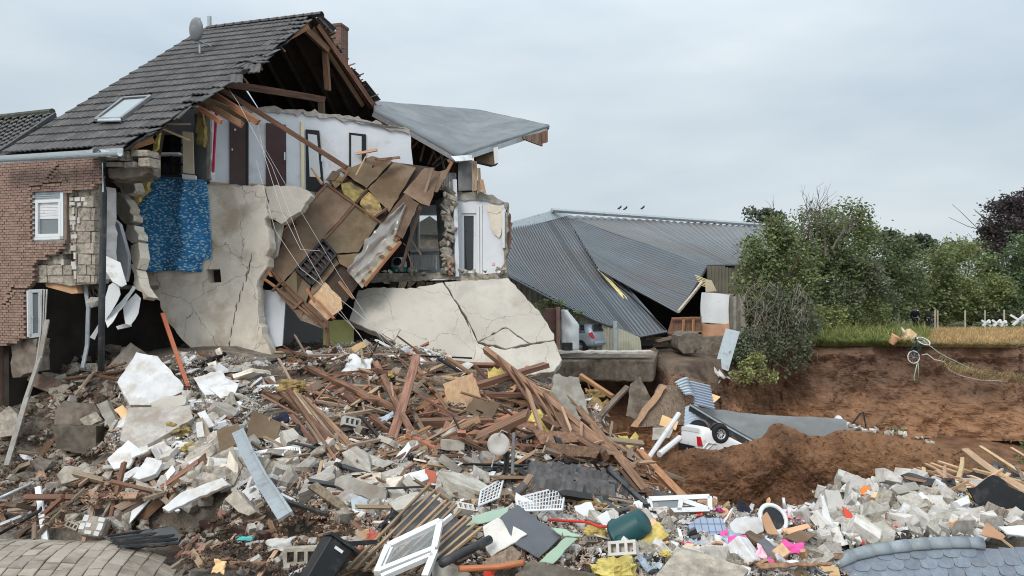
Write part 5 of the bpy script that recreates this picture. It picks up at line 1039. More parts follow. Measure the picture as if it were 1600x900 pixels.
TREES = [
 ('shrub', 'tall leafy shrub standing at the corner of the warehouse', [(1205, 392, 36, 42, 39.5), (1182, 440, 30, 45, 39), (1228, 430, 40, 60, 39.5), (1190, 490, 30, 40, 38.5)], 'leaf', .2, 0),
 ('drooping_shrub', 'tangled grey-green shrub drooping over the cliff edge', [(1212, 500, 40, 45, 37.4), (1188, 545, 32, 34, 36.5), (1235, 545, 28, 45, 36.8), (1165, 562, 22, 20, 36), (1250, 500, 25, 40, 37.8)], 'leaf_grey', .17, .6),
 ('bushy_tree', 'large green tree behind the tangled shrub', [(1285, 395, 52, 58, 45), (1325, 385, 45, 52, 46), (1265, 450, 45, 55, 44), (1310, 450, 50, 50, 45), (1290, 492, 45, 22, 43.5)], 'leaf', .22, 0),
 ('bushy_tree', 'broad mid green tree left of the two people', [(1375, 410, 48, 52, 50), (1360, 455, 50, 42, 49), (1400, 450, 42, 40, 49), (1366, 492, 30, 18, 49)], 'leaf_dark', .22, 0),
 ('bushy_tree', 'mid green tree behind the two people', [(1440, 430, 48, 45, 57), (1430, 470, 45, 35, 57), (1465, 465, 40, 35, 57), (1445, 494, 40, 15, 58)], 'leaf', .23, 0),
 ('bushy_tree', 'yellow-green tree right of the two people', [(1505, 425, 50, 42, 60), (1525, 462, 45, 32, 58), (1490, 470, 40, 30, 58), (1505, 494, 45, 12, 59), (1560, 494, 35, 12, 59)], 'leaf_light', .23, 0),
 ('dark_hedge_tree', 'dark hedge tree at the right edge below the copper beech', [(1575, 440, 38, 50, 60), (1610, 430, 40, 55, 60), (1570, 480, 30, 25, 59)], 'leaf_dark', .24, 0),
 ('copper_beech', 'tall dark copper beech against the sky at the right edge', [(1572, 352, 38, 34, 72), (1605, 340, 45, 40, 72), (1600, 385, 48, 35, 71), (1550, 365, 20, 18, 71)], 'leaf_copper', .3, 0),
 ('round_tree', 'round dark tree top rising behind the warehouse roof', [(1187, 342, 30, 17, 75), (1200, 350, 28, 16, 75)], 'leaf_far', .32, 0),
 ('far_tree', 'leftmost far tree top behind the hedge', [(1395, 385, 26, 22, 95), (1412, 392, 20, 18, 95)], 'leaf_far', .4, 0),
 ('far_tree', 'second far tree top, level with the two people', [(1438, 384, 22, 16, 95), (1450, 392, 22, 14, 95)], 'leaf_far', .4, 0),
 ('far_tree', 'third far tree top behind the yellow-green tree', [(1482, 396, 24, 14, 90), (1510, 398, 20, 14, 90)], 'leaf_far', .4, 0),
 ('far_tree', 'far tree top just left of the copper beech', [(1535, 394, 26, 18, 85)], 'leaf', .38, 0),
 ('creeper', 'leafy creeper spilling over the cliff beside the leaning metal sheet', [(1160, 590, 16, 16, 34.6), (1180, 575, 20, 20, 35.2), (1200, 590, 14, 16, 35.4)], 'leaf_light', .15, .6),
 ('bushy_tree', 'olive green tree between the tangled shrub and the people', [(1340, 440, 36, 34, 44.5), (1300, 470, 40, 26, 43.5), (1375, 465, 30, 28, 45.5)], 'leaf_grey', .18, 0),
 ('undergrowth_shrub', 'low bright shrub at the cliff edge under the large green tree', [(1300, 495, 34, 22, 42.5), (1270, 500, 24, 22, 41.5)], 'leaf_light', .15, 0),
 ('undergrowth_shrub', 'low bright shrub left of the two people', [(1350, 490, 34, 22, 45), (1372, 494, 16, 17, 46)], 'leaf_light', .15, 0),
 ('undergrowth_shrub', 'low shrub behind the fence posts right of the people', [(1490, 495, 24, 10, 58), (1460, 494, 18, 14, 58)], 'leaf_light', .17, 0),
 ('undergrowth_shrub', 'low shrub behind the white crosses at the right edge', [(1545, 496, 26, 9, 58), (1585, 494, 20, 10, 58)], 'leaf_grey', .17, 0),
 ('garden_bush', 'small green bush behind the silver car', [(930, 515, 12, 16, 37.4), (916, 500, 14, 10, 37.8), (942, 532, 9, 12, 36.8)], 'leaf', .14, 0),
 ('garden_bush', 'green bush against the ribbed warehouse wall', [(858, 478, 20, 10, 34.2), (888, 490, 20, 9, 34.4)], 'leaf_light', .13, 0),
 ('creeper', 'leafy creeper hanging at the right edge above the timber pile', [(1598, 712, 7, 20, 24)], 'leaf', .09, .5),
 ('fallen_bush', 'small green bush lying on top of the earth mound', [(1398, 676, 15, 7, 25)], 'leaf_dark', .1, 0),
]
for i, (nm, lab, blobs, m, sz, dr) in enumerate(TREES):
    bx_, by_, Y = sum(b[0] for b in blobs) / len(blobs), max(b[1] for b in blobs), blobs[0][4]
    base = Vector(((bx_ - 800) / F * Y, Y, 0)) if nm not in ('creeper', 'fallen_bush', 'drooping_shrub') else P(bx_, by_, Y + .3)
    t = thing(nm, base, lab, nm.split('_')[-1] if nm.split('_')[-1] in ('tree', 'shrub', 'bush', 'beech', 'creeper') else 'tree', {'bushy_tree': 'trees behind the cliff edge', 'far_tree': 'far tree tops', 'undergrowth_shrub': 'low shrubs at the field edge', 'garden_bush': 'bushes beside the warehouse'}.get(nm))
    crown('crown', blobs, m, t, 56 if sz < .2 else 60, sz, i, dr)
    rr = random.Random(i); mb = MB()
    for b in blobs: c = P(b[0], b[1], b[4]); limbs(mb, base + Vector((rr.uniform(-.3, .3), .1, 0)), (c - base).normalized(), max(.4, (c - base).length * .62), .02 + .011 * (c - base).length, 3, rr)
    mb.build('trunk', 'bark', t)
t = thing('bare_tree', Vector((16, 42, 0)), 'half bare twiggy tree showing against the sky above the hedge', 'tree'); rr = random.Random(3); mb = MB()
for px, py, tx, ty in [(1250, 400, 1245, 335), (1270, 395, 1285, 330), (1300, 390, 1322, 335), (1235, 410, 1215, 350), (1205, 420, 1170, 390), (1290, 400, 1305, 345), (1262, 410, 1262, 340), (1200, 460, 1165, 430), (1195, 500, 1175, 440)]:
    a, b = P(px, py, 42), P(tx, ty, 42); limbs(mb, a, (b - a).normalized(), (b - a).length * .75, .06, 5, rr)
mb.build('branches', 'twig', t); MB().tube([Vector((16, 42, 0)), P(1255, 440, 42), P(1250, 400, 42)], [.22, .16, .08], 7).build('trunk', 'bark', t); crown('crown', [(1250, 345, 30, 16, 42), (1300, 345, 28, 14, 42), (1225, 360, 25, 20, 42)], 'leaf_grey', t, 12, .13, 77)
mb = MB(); rr = random.Random(8)          # hanging tangle of stems on the cliff corner
for i in range(120):
    x = rr.uniform(1160, 1262); y = rr.uniform(440, 545); p = P(x, y, 36.6 + rr.uniform(-.3, .5)); pts = [p]
    for k in range(4): p = p + Vector((rr.gauss(0, .22), rr.gauss(-.05, .08), -rr.uniform(.15, .5))); pts.append(p)
    mb.tube(pts, [.022, .018, .014, .01, .006], 4, cap=False)
tag(mb.build('hanging_stems', 'twig'), 'tangle of bare stems hanging down the cliff corner', 'stems', kind='stuff')
# grass and wheat along the cliff edge
def blades(name, m, spots, h, wd, lean, label, cat, seed):
    r = random.Random(seed); vs = []; fs = []
    for x, y, z, k in spots:
        hh = h * r.uniform(.5, 1.25) * k; a = r.uniform(0, 6.28); wv = Vector((math.cos(a), math.sin(a), 0)) * wd; l = Vector((r.gauss(0, .35), r.gauss(lean, .35), 0)) * hh; p = Vector((x, y, z)); i = len(vs)
        vs += [p - wv, p + wv, p + l * .35 + Vector((0, 0, hh * .65)) + wv * .7, p + l * .35 + Vector((0, 0, hh * .65)) - wv * .7, p + l + Vector((0, 0, hh * (.95 if lean > -.6 else .5)))]; fs += [(i, i + 1, i + 2, i + 3), (i + 3, i + 2, i + 4)]
    me = bpy.data.meshes.new(name); me.from_pydata(vs, [], fs); me.materials.append(M[m]); return tag(link(name, me, None), label, cat, kind='stuff')
rr = random.Random(5); gs = []; ws = []; gs2 = []
def edge_px(px):
    for a, b in zip(edge, edge[1:]):
        if a[0] <= px <= b[0]: return a[1] + (b[1] - a[1]) * (px - a[0]) / (b[0] - a[0])
    return 39
for _ in range(17000):
    px = rr.uniform(1235, 1450); Y = edge_px(px) - .25 + rr.random() ** 1.6 * 13; gs.append(((px - 800) / F * Y, Y, -.05, (1. + .9 * max(0, fbm(px * .03, Y * .4, 0, 1, 2)) + .5 * max(0, 1 - abs(px - 1320) / 90)) * (1. if rr.random() > .1 else 1.6)))
for _ in range(17000):
    px = rr.uniform(1395, 1640); Y = edge_px(px) - .25 + rr.random() ** 1.5 * 11; k = min(1, max(.25, (px - 1395) / 70)); ws.append(((px - 800) / F * Y, Y, -.05, k))
blades('grass', 'grass', gs, .5, .022, -.05, 'long green grass along the cliff edge', 'grass', 1)
blades('wheat', 'wheat', ws, .55, .018, -.1, 'golden cereal crop along the field edge', 'crop', 2)
ov = []
for _ in range(2600):
    px = rr.uniform(1265, 1640); Y = edge_px(px) - .3; ov.append(((px - 800) / F * Y, Y, -.02, rr.uniform(.6, 1.3)))
blades('overhanging_straw', 'straw', [o for o in ov if (o[0] / o[1] * F + 800) > 1405], .42, .012, -1.3, 'dry straw hanging over the lip of the cliff', 'straw', 3)
blades('overhanging_grass', 'grass', [o for o in ov if (o[0] / o[1] * F + 800) <= 1420], .6, .016, -1.1, 'green grass hanging over the lip of the cliff', 'grass', 4)
sl_ = []
for _ in range(650):
    t_ = rr.random(); px = 1470 + 130 * t_ + rr.gauss(0, 6); py = 566 + 30 * t_ ** .6 + rr.gauss(0, 4); p = P(px, py, 36.6); sl_.append((p.x, p.y, p.z, rr.uniform(.5, 1.1)))
blades('fallen_straw', 'straw', sl_, .3, .014, -1.2, 'swathe of straw slid down the cliff beside the hoses', 'straw', 6)
# fence posts, white crosses
for i, (px, y0) in enumerate([(1404, 484), (1434, 484), (1461, 484), (1465, 485), (1508, 485), (1539, 485), (1569, 484), (1597, 486)]):
    Y = 53; b = Vector(((px - 800) / F * Y, Y, -.1)); tpz = P(px, y0, Y); mb = MB(); mb.tube([b, Vector((b.x, b.y, tpz.z - .05)), Vector((b.x, b.y, tpz.z))], [.06, .06, .03], 7)
    tag(mb.build('fence_post', 'post'), ['leftmost fence post, left of the two people', 'fence post right behind the left person', 'fence post just right of the right person', 'thin fence post paired beside another right of the people', 'fence post standing alone above the crop', 'fence post beside the low white crosses', 'fence post between the low white crosses and the big one', 'fence post at the right edge by the big white cross'][i], 'fence post', 'fence posts on the field')
for i, (px, py, s) in enumerate([(1541, 505, .42), (1558, 505, .45), (1568, 505, .32), (1592, 500, .75)]):
    t = thing('white_barrier', Vector(((px - 800) / F * 50, 50, 0)), ['leftmost small white cross-shaped barrier on the field', 'second small white cross barrier, below the fence posts', 'smallest white cross barrier on the field', 'big white star-shaped barrier at the right edge of the field'][i], 'barrier', 'white barriers on the field'); c = P(px, py, 50)
    for k, d in enumerate([(1, .2, .75), (-1, .3, .7), (.1, -1, .3)]): d = Vector(d).normalized() * s; MB().bar(c - d * .8, c + d * .8, .13, .13).build('arm', 'white_paint', t)
# ------------------------------------------------------------------ the two people
def person(px, jacket, label, face, arm):
    Y = 51.; base = Vector(((px - 800) / F * Y, Y, 0)); root = thing('person', base, label, 'person', 'people at the field edge'); s = 1.68 / 1.75
    J = {'pel': (0, 0, .95), 'ch': (0, 0, 1.25), 'nk': (0, 0, 1.47), 'hd': (.0, -.02, 1.56), 'tp': (0, -.01, 1.72), 'sl': (-.19, 0, 1.40), 'sr': (.19, 0, 1.40), 'el': (-.27, -.02, 1.12), 'er': (.26, .0, 1.13), 'wl': (-.24, -.12, .88), 'wr': arm, 'hl': (-.1, 0, .9), 'hr': (.1, 0, .9), 'kl': (-.12, -.03, .5), 'kr': (.12, .02, .5), 'al': (-.13, .03, .09), 'ar': (.14, .03, .09), 'tl': (-.15, -.14, .04), 'tr': (.17, -.13, .04)}
    fl = [('wl', 'fl', (-.23, -.15, .78)), ('wr', 'fr', (arm[0], arm[1] - .05, arm[2] - .1))]
    for a, b, c in fl: J[b] = c
    rad = {'pel': .16, 'ch': .18, 'nk': .065, 'hd': .1, 'tp': .08, 'sl': .09, 'sr': .09, 'el': .06, 'er': .06, 'wl': .045, 'wr': .045, 'hl': .11, 'hr': .11, 'kl': .075, 'kr': .075, 'al': .055, 'ar': .055, 'tl': .045, 'tr': .045, 'fl': .035, 'fr': .035}
    thin = {'pel': .6, 'ch': .6, 'sl': .55, 'sr': .55, 'el': .7, 'er': .7, 'hl': .6, 'hr': .6, 'kl': .7, 'kr': .7}
    E = [('pel', 'ch'), ('ch', 'nk'), ('nk', 'hd'), ('hd', 'tp'), ('ch', 'sl'), ('ch', 'sr'), ('sl', 'el'), ('el', 'wl'), ('sr', 'er'), ('er', 'wr'), ('wl', 'fl'), ('wr', 'fr'), ('pel', 'hl'), ('pel', 'hr'), ('hl', 'kl'), ('kl', 'al'), ('hr', 'kr'), ('kr', 'ar'), ('al', 'tl'), ('ar', 'tr')]
    def skin(nm, keys, grow, m, par):
        ks = [k for k in J if k in keys]; me = bpy.data.meshes.new(nm); rot = Matrix.Rotation(face, 3, 'Z'); me.from_pydata([rot @ (Vector(J[k]) * s) for k in ks], [(ks.index(a), ks.index(b)) for a, b in E if a in ks and b in ks], []); me.materials.append(M[m])
        o = link(nm, me, None, par, base); md = o.modifiers.new('skin', 'SKIN'); 
        for i, k in enumerate(ks): g_ = grow * (thin.get(k, 1) if grow == 1 else 1); me.skin_vertices[0].data[i].radius = (rad[k] * g_ * s, rad[k] * g_ * s * (.75 if k in ('pel', 'ch') else 1))
        me.skin_vertices[0].data[ks.index('pel' if 'pel' in ks else ks[0])].use_root = True
        o.modifiers.new('sub', 'SUBSURF').levels = 2; o.modifiers['sub'].render_levels = 2; return o
    b = skin('body', list(J), 1.0, 'skin', root)
    skin('jacket', ['pel', 'ch', 'sl', 'sr', 'el', 'er', 'wl', 'wr'], 1.14, jacket, root); skin('trousers', ['pel', 'hl', 'hr', 'kl', 'kr', 'al', 'ar'], 1.12, 'jeans', root); 
    rot = Matrix.Rotation(face, 3, 'Z')
    for a, t_ in (('al', 'tl'), ('ar', 'tr')): MB().tube([base + rot @ (Vector(J[a]) * s), base + rot @ (Vector(J[t_]) * s)], [.07, .055], 8).build('shoe', 'black_plastic', root)
    MB().lathe([(.0, .13), (.07, .11), (.105, .04), (.105, -.02), (.09, -.05)], base + rot @ Vector((0, .015, 1.62 * s)), (0, .25, 1), 12).build('hair', 'hair', root, smooth=True)
    MB().tube([base + rot @ Vector((0, -.1, 1.55 * s)), base + rot @ Vector((0, -.135, 1.54 * s))], [.02, .012], 5).build('nose', 'skin', root)
person(1430, 'navy', 'person in a navy jacket, left of the two on the field, hand held forward', R(-35), (.30, -.22, .95))
person(1450, 'dark_green', 'person in a dark green jacket, right of the two on the field', R(20), (.25, -.08, .87))
# ------------------------------------------------------------------ bicycle, hoses and odds hanging on the cliff edge
bk = thing('bicycle', P(1433, 545, 37.5), 'bicycle with pale tyres dangling over the cliff edge', 'bicycle')
def ring(c, n, r_, rt, m, name, par, seg=28):
    n = Vector(n).normalized(); x = n.orthogonal().normalized(); y = n.cross(x); mb = MB()
    pts = [c + (x * math.cos(2 * math.pi * k / seg) + y * math.sin(2 * math.pi * k / seg)) * r_ for k in range(seg + 1)]; mb.tube(pts, rt, 6, cap=False); return mb.build(name, m, par, smooth=True), pts
for c, n in ((P(1443, 533, 37.5), (.15, -.55, .8)), (P(1427.5, 558, 37.4), (.1, -1, .1))):
    w_, pts = ring(c, n, .31, .026, 'white_paint', 'wheel', bk)
    mb = MB(); 
    for k in range(0, 28, 2): mb.tube([c, pts[k]], .004, 3)
    mb.build('spokes', 'alloy', w_); MB().tube([c - Vector(n) * .04, c + Vector(n) * .04], .03, 6).build('hub', 'alloy', w_)
for a, b in (((1427.5, 558), (1436, 550)), ((1436, 550), (1432, 535)), ((1432, 535), (1430, 526)), ((1436, 550), (1440, 538)), ((1443, 533), (1431, 530)), ((1427.5, 558), (1424, 545)), ((1424, 545), (1432, 535))): MB().bar(P(*a, 37.4), P(*b, 37.4), .04, .04).build('frame_tube', 'teal', bk)
MB().bar(P(1417, 544, 37.3), P(1423, 545, 37.3), .1, .05).build('saddle', 'rubber', bk); MB().tube([P(1424, 532, 37.3), P(1426, 527, 37.3), P(1431, 526, 37.3)], .014, 5).build('handlebar', 'alloy', bk)
for i, (pts, r_, m, lab) in enumerate([([(1433, 568), (1428, 590), (1430, 598), (1435, 597), (1435, 575), (1434, 565)], .022, 'mint', 'green hose hanging in a loop under the bicycle'), ([(1440, 555), (1448, 553), (1460, 562), (1475, 565), (1483, 578), (1500, 587), (1530, 594), (1575, 596)], .03, 'cable', 'pale hose snaking from the bicycle along the cliff'), ([(1446, 535), (1468, 552), (1490, 563), (1520, 578), (1560, 590)], .022, 'mint', 'green hose running from the bicycle to the straw')]):
    tag(MB().tube([P(x, y, 37.0) for x, y in pts], r_, 5).build('garden_hose', m, smooth=True), lab, 'hose')
mb = MB().grid(lambda u, v: P(1404 + 28 * u, 534 - 18 * v * (1 - abs(u - .55) * 1.5) - 4 * u, 38.2 + .5 * v + .1 * math.sin(u * 9)), 12, 6); solid(tag(mb.build('sand_bag', 'light_wood', smooth=True), 'beige sacking slumped on the grass beside the bicycle', 'sack'), .08)
tag(MB().tube([P(1408, 512, 38.4), P(1413, 519, 38.3)], [.05, .09], 6).build('bent_pipe', 'aerated'), 'short pale stub poking up from the beige sacking', 'stub')
mb = MB().lathe([(.15, 0), (.22, .42), (.25, .42), (.25, .5), (.2, .5), (.14, .06), (0, .05)], P(1392, 537, 38.2), (.45, -.2, .8), 12); tag(mb.build('flower_pot', 'peach', smooth=False), 'terracotta pot tipped at the cliff edge left of the bicycle', 'flower pot')
# ------------------------------------------------------------------ things in the crater
mem = plate('roof_membrane', jag([(1078, 634), (1120, 640), (1180, 647), (1250, 651), (1318, 655), (1345, 668), (1300, 688), (1240, 700), (1186, 694), (1150, 676), (1110, 655)], .6, 14, 4), P(1200, 662, 26.5), (.03, -.34, .94), .12, 'membrane'); tag(mem, 'grey membrane flat roof lying tilted behind the earth mound', 'roof')
mb = MB(); pts = [P(1079, 636, 25.9), P(1112, 656, 25.2), P(1150, 678, 24.6), P(1184, 697, 24.1)]
for a, b in zip(pts, pts[1:]): mb.bar(a, b, .14, .22)
mb.build('edge_trim', 'dark_pipe', mem); mb = MB()
for a, b in zip(pts, pts[1:]): mb.bar(a + Vector((-.05, -.12, .09)), b + Vector((-.05, -.12, .09)), .04, .04)
mb.build('edge_strip', 'zinc', mem)
vt = thing('roof_vent', P(1310, 664, 27.5), 'small capped vent pipe on the fallen membrane roof', 'vent'); v0 = P(1310, 668, 27.4); MB().tube([v0, v0 + UPZ * .34], .07, 8).build('pipe', 'zinc', vt); MB().lathe([(0, .12), (.08, .1), (.16, .0), (.0, .0)], v0 + UPZ * .33, n=12).build('cap', 'white_paint', vt)
def sheet(name, quad, ribs, m, label, amp=.05, bend=0.):
    T, B = pl(quad[:2]), pl([quad[3], quad[2]]); n = (T(1) - T(0)).cross(B(.5) - T(.5)).normalized()
    if n.y > 0: n = -n
    o = MB().grid(lambda u, v: T(u).lerp(B(u), v) + n * (amp * (1 if int(v * ribs * 2 + .01) % 2 else 0) + bend * math.sin(math.pi * u)), 12, ribs * 2 * 2).build(name, m); solid(o, .012)
    return tag(o, label, 'metal sheet')
sheet('corrugated_sheet', [(1074, 594, 27), (1108, 602, 27.4), (1116, 640, 26.6), (1084, 632, 26.2)], 9, 'blue_sheet', 'pale blue corrugated sheet standing up behind the overturned car')
sheet('corrugated_sheet', [(1054, 597, 26.6), (1076, 594, 27), (1084, 632, 26.3), (1070, 618, 26.2)], 6, 'blue_sheet', 'crumpled left end of the pale blue corrugated metal', .06, .25)
sheet('corrugated_sheet', [(1070, 636, 26.2), (1092, 640, 26.4), (1106, 664, 25.6), (1068, 668, 25.4)], 6, 'blue_sheet', 'lower pale blue corrugated sheet against the overturned car', .05, .2)
for i, (nm, poly, Y, n, th, m, lab, cat) in enumerate([
    ('leaning_board', [(1030, 600), (1070, 606), (1068, 664), (1000, 668)], 26.5, (.1, -.8, .5), .12, 'old_plank', 'large dirty beige panel leaning behind the blue corrugated sheets', 'panel'),
    ('timber_edge', [(1034, 600), (1042, 604), (996, 668), (985, 666)], 26.2, (.1, -.8, .5), .2, 'light_wood', 'pale yellowish beam along the edge of the beige panel', 'beam'),
    ('small_board', [(1035, 648), (1060, 658), (1056, 672), (1030, 664)], 25.3, (0, -.7, .7), .04, 'peach', 'small peach board beside the overturned car', 'board'),
    ('small_board', [(1106, 614), (1126, 620), (1112, 632), (1100, 626)], 27.6, (.3, -.6, .7), .04, 'peach', 'small board sticking out behind the blue sheet', 'board'),
    ('glass_panel', [(1020, 668), (1052, 666), (1046, 684), (1018, 688)], 24.8, (0, -.6, .8), .04, 'concrete', 'grey panel in front of the peach board', 'panel'),
    ('car_bumper', [(1075, 690), (1085, 688), (1095, 704), (1072, 706)], 23.9, (-.3, -.8, .5), .04, 'concrete', 'grey plastic panel below the red tail light', 'panel'),
    ('black_liner', [(1060, 676), (1085, 664), (1096, 676), (1080, 690), (1064, 688)], 24.6, (0, -.9, .4), .1, 'black_plastic', 'crumpled black liner left of the overturned car', 'liner'),
    ('concrete_slab', [(985, 600), (1000, 588), (1026, 640), (1012, 664), (978, 650)], 27.4, (-.3, -.8, .4), .1, 'dark_concrete', 'dark slab leaning below the yard edge', 'slab')]):
    tag(plate(nm, jag(poly, .8, 9, i), P(sum(p[0] for p in poly) / len(poly), sum(p[1] for p in poly) / len(poly), Y), n, th, m), lab, cat)
for i, (a, b, r_) in enumerate([((1061, 646), (1012, 718), .075), ((1062, 684), (1030, 710), .09), ((1048, 714), (1046, 772), .05), ((1010, 722), (1003, 702), .06)]):
    tag(MB().tube([P(*a, 22.5), P(*b, 21.6)], r_, 8).build('white_pipe', 'white_pvc'), ['long white pipe slanting up beside the beige panel', 'short white pipe below the long one', 'upright white pipe in front of the earth face', 'small white pipe stub at the timber end'][i], 'pipe')
sb = thing('chair_frame', P(1105, 705, 23.4), 'chromed rack lying in front of the overturned car', 'rack')
for i in range(6): MB().tube([P(1094 + i * 2, 708 - i, 23.4), P(1112 + i * 1.2, 697 - i * 1.4, 23.5)], .015, 5).build('rod', 'alloy', sb)
MB().tube([P(1092, 708, 23.4), P(1106, 692, 23.4), P(1120, 694, 23.5), P(1118, 702, 23.4)], .025, 6).build('frame', 'alloy', sb)
tag(MB().tube([P(1330, 664, 25.8), P(1344, 646, 25.9), P(1349, 644, 25.9), P(1353, 668, 25.7)], .03, 6).build('bent_pole', 'black_frame'), 'black bent frame sticking up at the mound crest', 'pole')
for i, x in enumerate(sorted(rnd.uniform(1330, 1480) for _ in range(22))):
    y = lerp_poly(crest, x) - 1; p = P(x, y, 22.3); tag(link('stone', chunk_mesh(120 + i % 5, 12), rnd.choice(['aerated', 'concrete', 'aerated']), None, p + Vector((0, rnd.uniform(-.1, 1.2), 0)), (rnd.random() * 3, rnd.random() * 3, 0), tuple(rnd.uniform(.08, .24) for _ in range(3))), '%s pale stone from the left along the mound crest' % 'first second third fourth fifth sixth seventh eighth ninth tenth eleventh twelfth thirteenth fourteenth fifteenth sixteenth seventeenth eighteenth nineteenth twentieth twenty-first twenty-second'.split()[i], 'stone', 'stones on the mound crest')
def clods(name, fn, n, s0, s1, m, label, seed, v0=0.):      # loose clods lying on a slope
    r = random.Random(seed); vs, fs = [], []
    for _ in range(n):
        p = fn(r.random(), v0 + (1 - v0) * r.random()); s = s0 + (s1 - s0) * r.random() ** 3; i = len(vs); vs += [p + Vector((r.uniform(-s, s), r.uniform(-s, s * .4), r.uniform(-s, s))) for _ in range(5)]; fs += [(i, i + 1, i + 2), (i, i + 2, i + 3), (i + 1, i + 2, i + 4), (i + 2, i + 3, i + 4), (i, i + 1, i + 4), (i, i + 3, i + 4)]
    me = bpy.data.meshes.new(name); me.from_pydata(vs, [], fs); me.materials.append(M[m]); tag(link(name, me, None), label, 'clods', kind='stuff')
clods('mound_clods', mound, 9000, .012, .09, 'earth', 'loose earth clods on the mound', 1, .1); clods('cliff_clods', cliff, 9000, .02, .13, 'cliff_earth', 'loose earth clods on the cliff', 2); clods('pale_grit', cliff, 1500, .02, .06, 'light_wood', 'pale grit washed down the foot of the cliff', 3, .7)
for i, (x, y, s) in enumerate([(1118, 580, .6), (1128, 586, .5), (1108, 585, .45), (1122, 596, .4), (1138, 590, .35)]): tag(link('rubble_block', chunk_mesh(140 + i, 12, .6), 'aerated', None, P(x, y, 34), (rnd.random(), rnd.random(), rnd.random()), (s, s * .7, s * .45)), ['pale block at the foot of the leaning metal sheet', 'second pale block right under the leaning sheet', 'pale block left below the leaning sheet', 'lowest pale block below the leaning sheet', 'small pale block beside the drooping shrub'][i], 'block')
# far house seen through the exposed room
fh = thing('far_house', P(670, 400, 70), 'dark gabled house seen through the window of the exposed room', 'house'); c = P(672, 395, 70); MB().box(c, (4.5, 5, 3)).build('wall', 'dark_concrete', fh)
MB().prism([c + Vector((-2.6, -3, 1.5)), c + Vector((2.6, -3, 1.5)), c + Vector((.3, -3, 3.2))], (0, 6, 0)).build('roof', 'old_tile', fh); MB().box(c + Vector((.9, 0, 3.1)), (.5, .5, 1)).build('chimney', 'dark_concrete', fh)
# ------------------------------------------------------------------ the heap: pieces of a kind, dropped on what lies below
NV = 7
def unit_plate(seed):
    r = random.Random(seed); n = r.randint(4, 6); a0 = r.random() * 6; pts = []
    for i in range(n):
        a = a0 + 2 * math.pi * (i + r.uniform(-.25, .25)) / n; k = .5 * r.uniform(.7, 1.15); pts.append((k * math.cos(a), k * math.sin(a)))
    pts = jag(pts, .018, .16, seed); return MB().prism([Vector((x, y, .5)) for x, y in pts], (0, 0, -1)).mesh('plate', None, center=False)[0]
def unit_plank(seed):
    r = random.Random(seed); mb = MB(); k = 3
    for i in range(k + 1):
        for sx, sy in ((-1, -1), (1, -1), (1, 1), (-1, 1)):
            mb.v.append(Vector((sx * .5, sy * .5, i / k - .5 + (r.uniform(-.05, .05) if i in (0, k) else 0))))
    for i in range(k):
        for j in range(4): mb.f.append((i * 4 + j, i * 4 + (j + 1) % 4, i * 4 + 4 + (j + 1) % 4, i * 4 + 4 + j))
    mb.f += [(3, 2, 1, 0), (12, 13, 14, 15)]; return mb.mesh('plank', None, center=False)[0]
def unit_block(seed):
    r = random.Random(seed); bm = bmesh.new(); bmesh.ops.create_cube(bm, size=1.)
    if seed % 3: 
        v = r.choice(bm.verts[:]); v.co *= r.uniform(.45, .75)
    bmesh.ops.bevel(bm, geom=bm.edges[:], offset=.035, segments=1, affect='EDGES'); me = bpy.data.meshes.new('block'); bm.to_mesh(me); bm.free(); return me
def unit_rag(seed):
    r = random.Random(seed); return MB().grid(lambda u, v: ((u - .5) * (1 + .4 * mnoise.noise((v * 3, seed, 0))), (v - .5) * (1 + .4 * mnoise.noise((u * 3, seed, 4))), .35 * fbm(u * 2, v * 2, seed, 1, 3)), 7, 7).mesh('rag', None, center=False, smooth=True)[0]
def unit_lump(seed):
    def fn(u, v):
        t, f = u * 2 * math.pi, (v - .5) * math.pi; q = Vector((math.cos(t) * math.cos(f), math.sin(t) * math.cos(f), math.sin(f))); return q * (.5 + .22 * fbm(q.x * 1.5 + seed, q.y * 1.5, q.z * 1.5, 1.3, 3))
    return MB().grid(fn, 14, 8).mesh('lump', None, center=False)[0]
UM = {}
def um(kind, m, i):
    key = (kind, m, i)
    if key not in UM:
        f = {'chunk': lambda s: chunk_mesh(s + 300, 16, 1., .35), 'plate': unit_plate, 'plank': unit_plank, 'block': unit_block, 'rag': unit_rag, 'lump': unit_lump, 'tile': lambda s: TM[0].copy()}[kind]
        me = f(i); me.materials.clear(); me.materials.append(M[m]); UM[key] = me
    return UM[key]
def surf_n(x, y):
    e = .25; return Vector((gh(x - e, y, H) - gh(x + e, y, H), gh(x, y - e, H) - gh(x, y + e, H), 2 * e)).normalized()
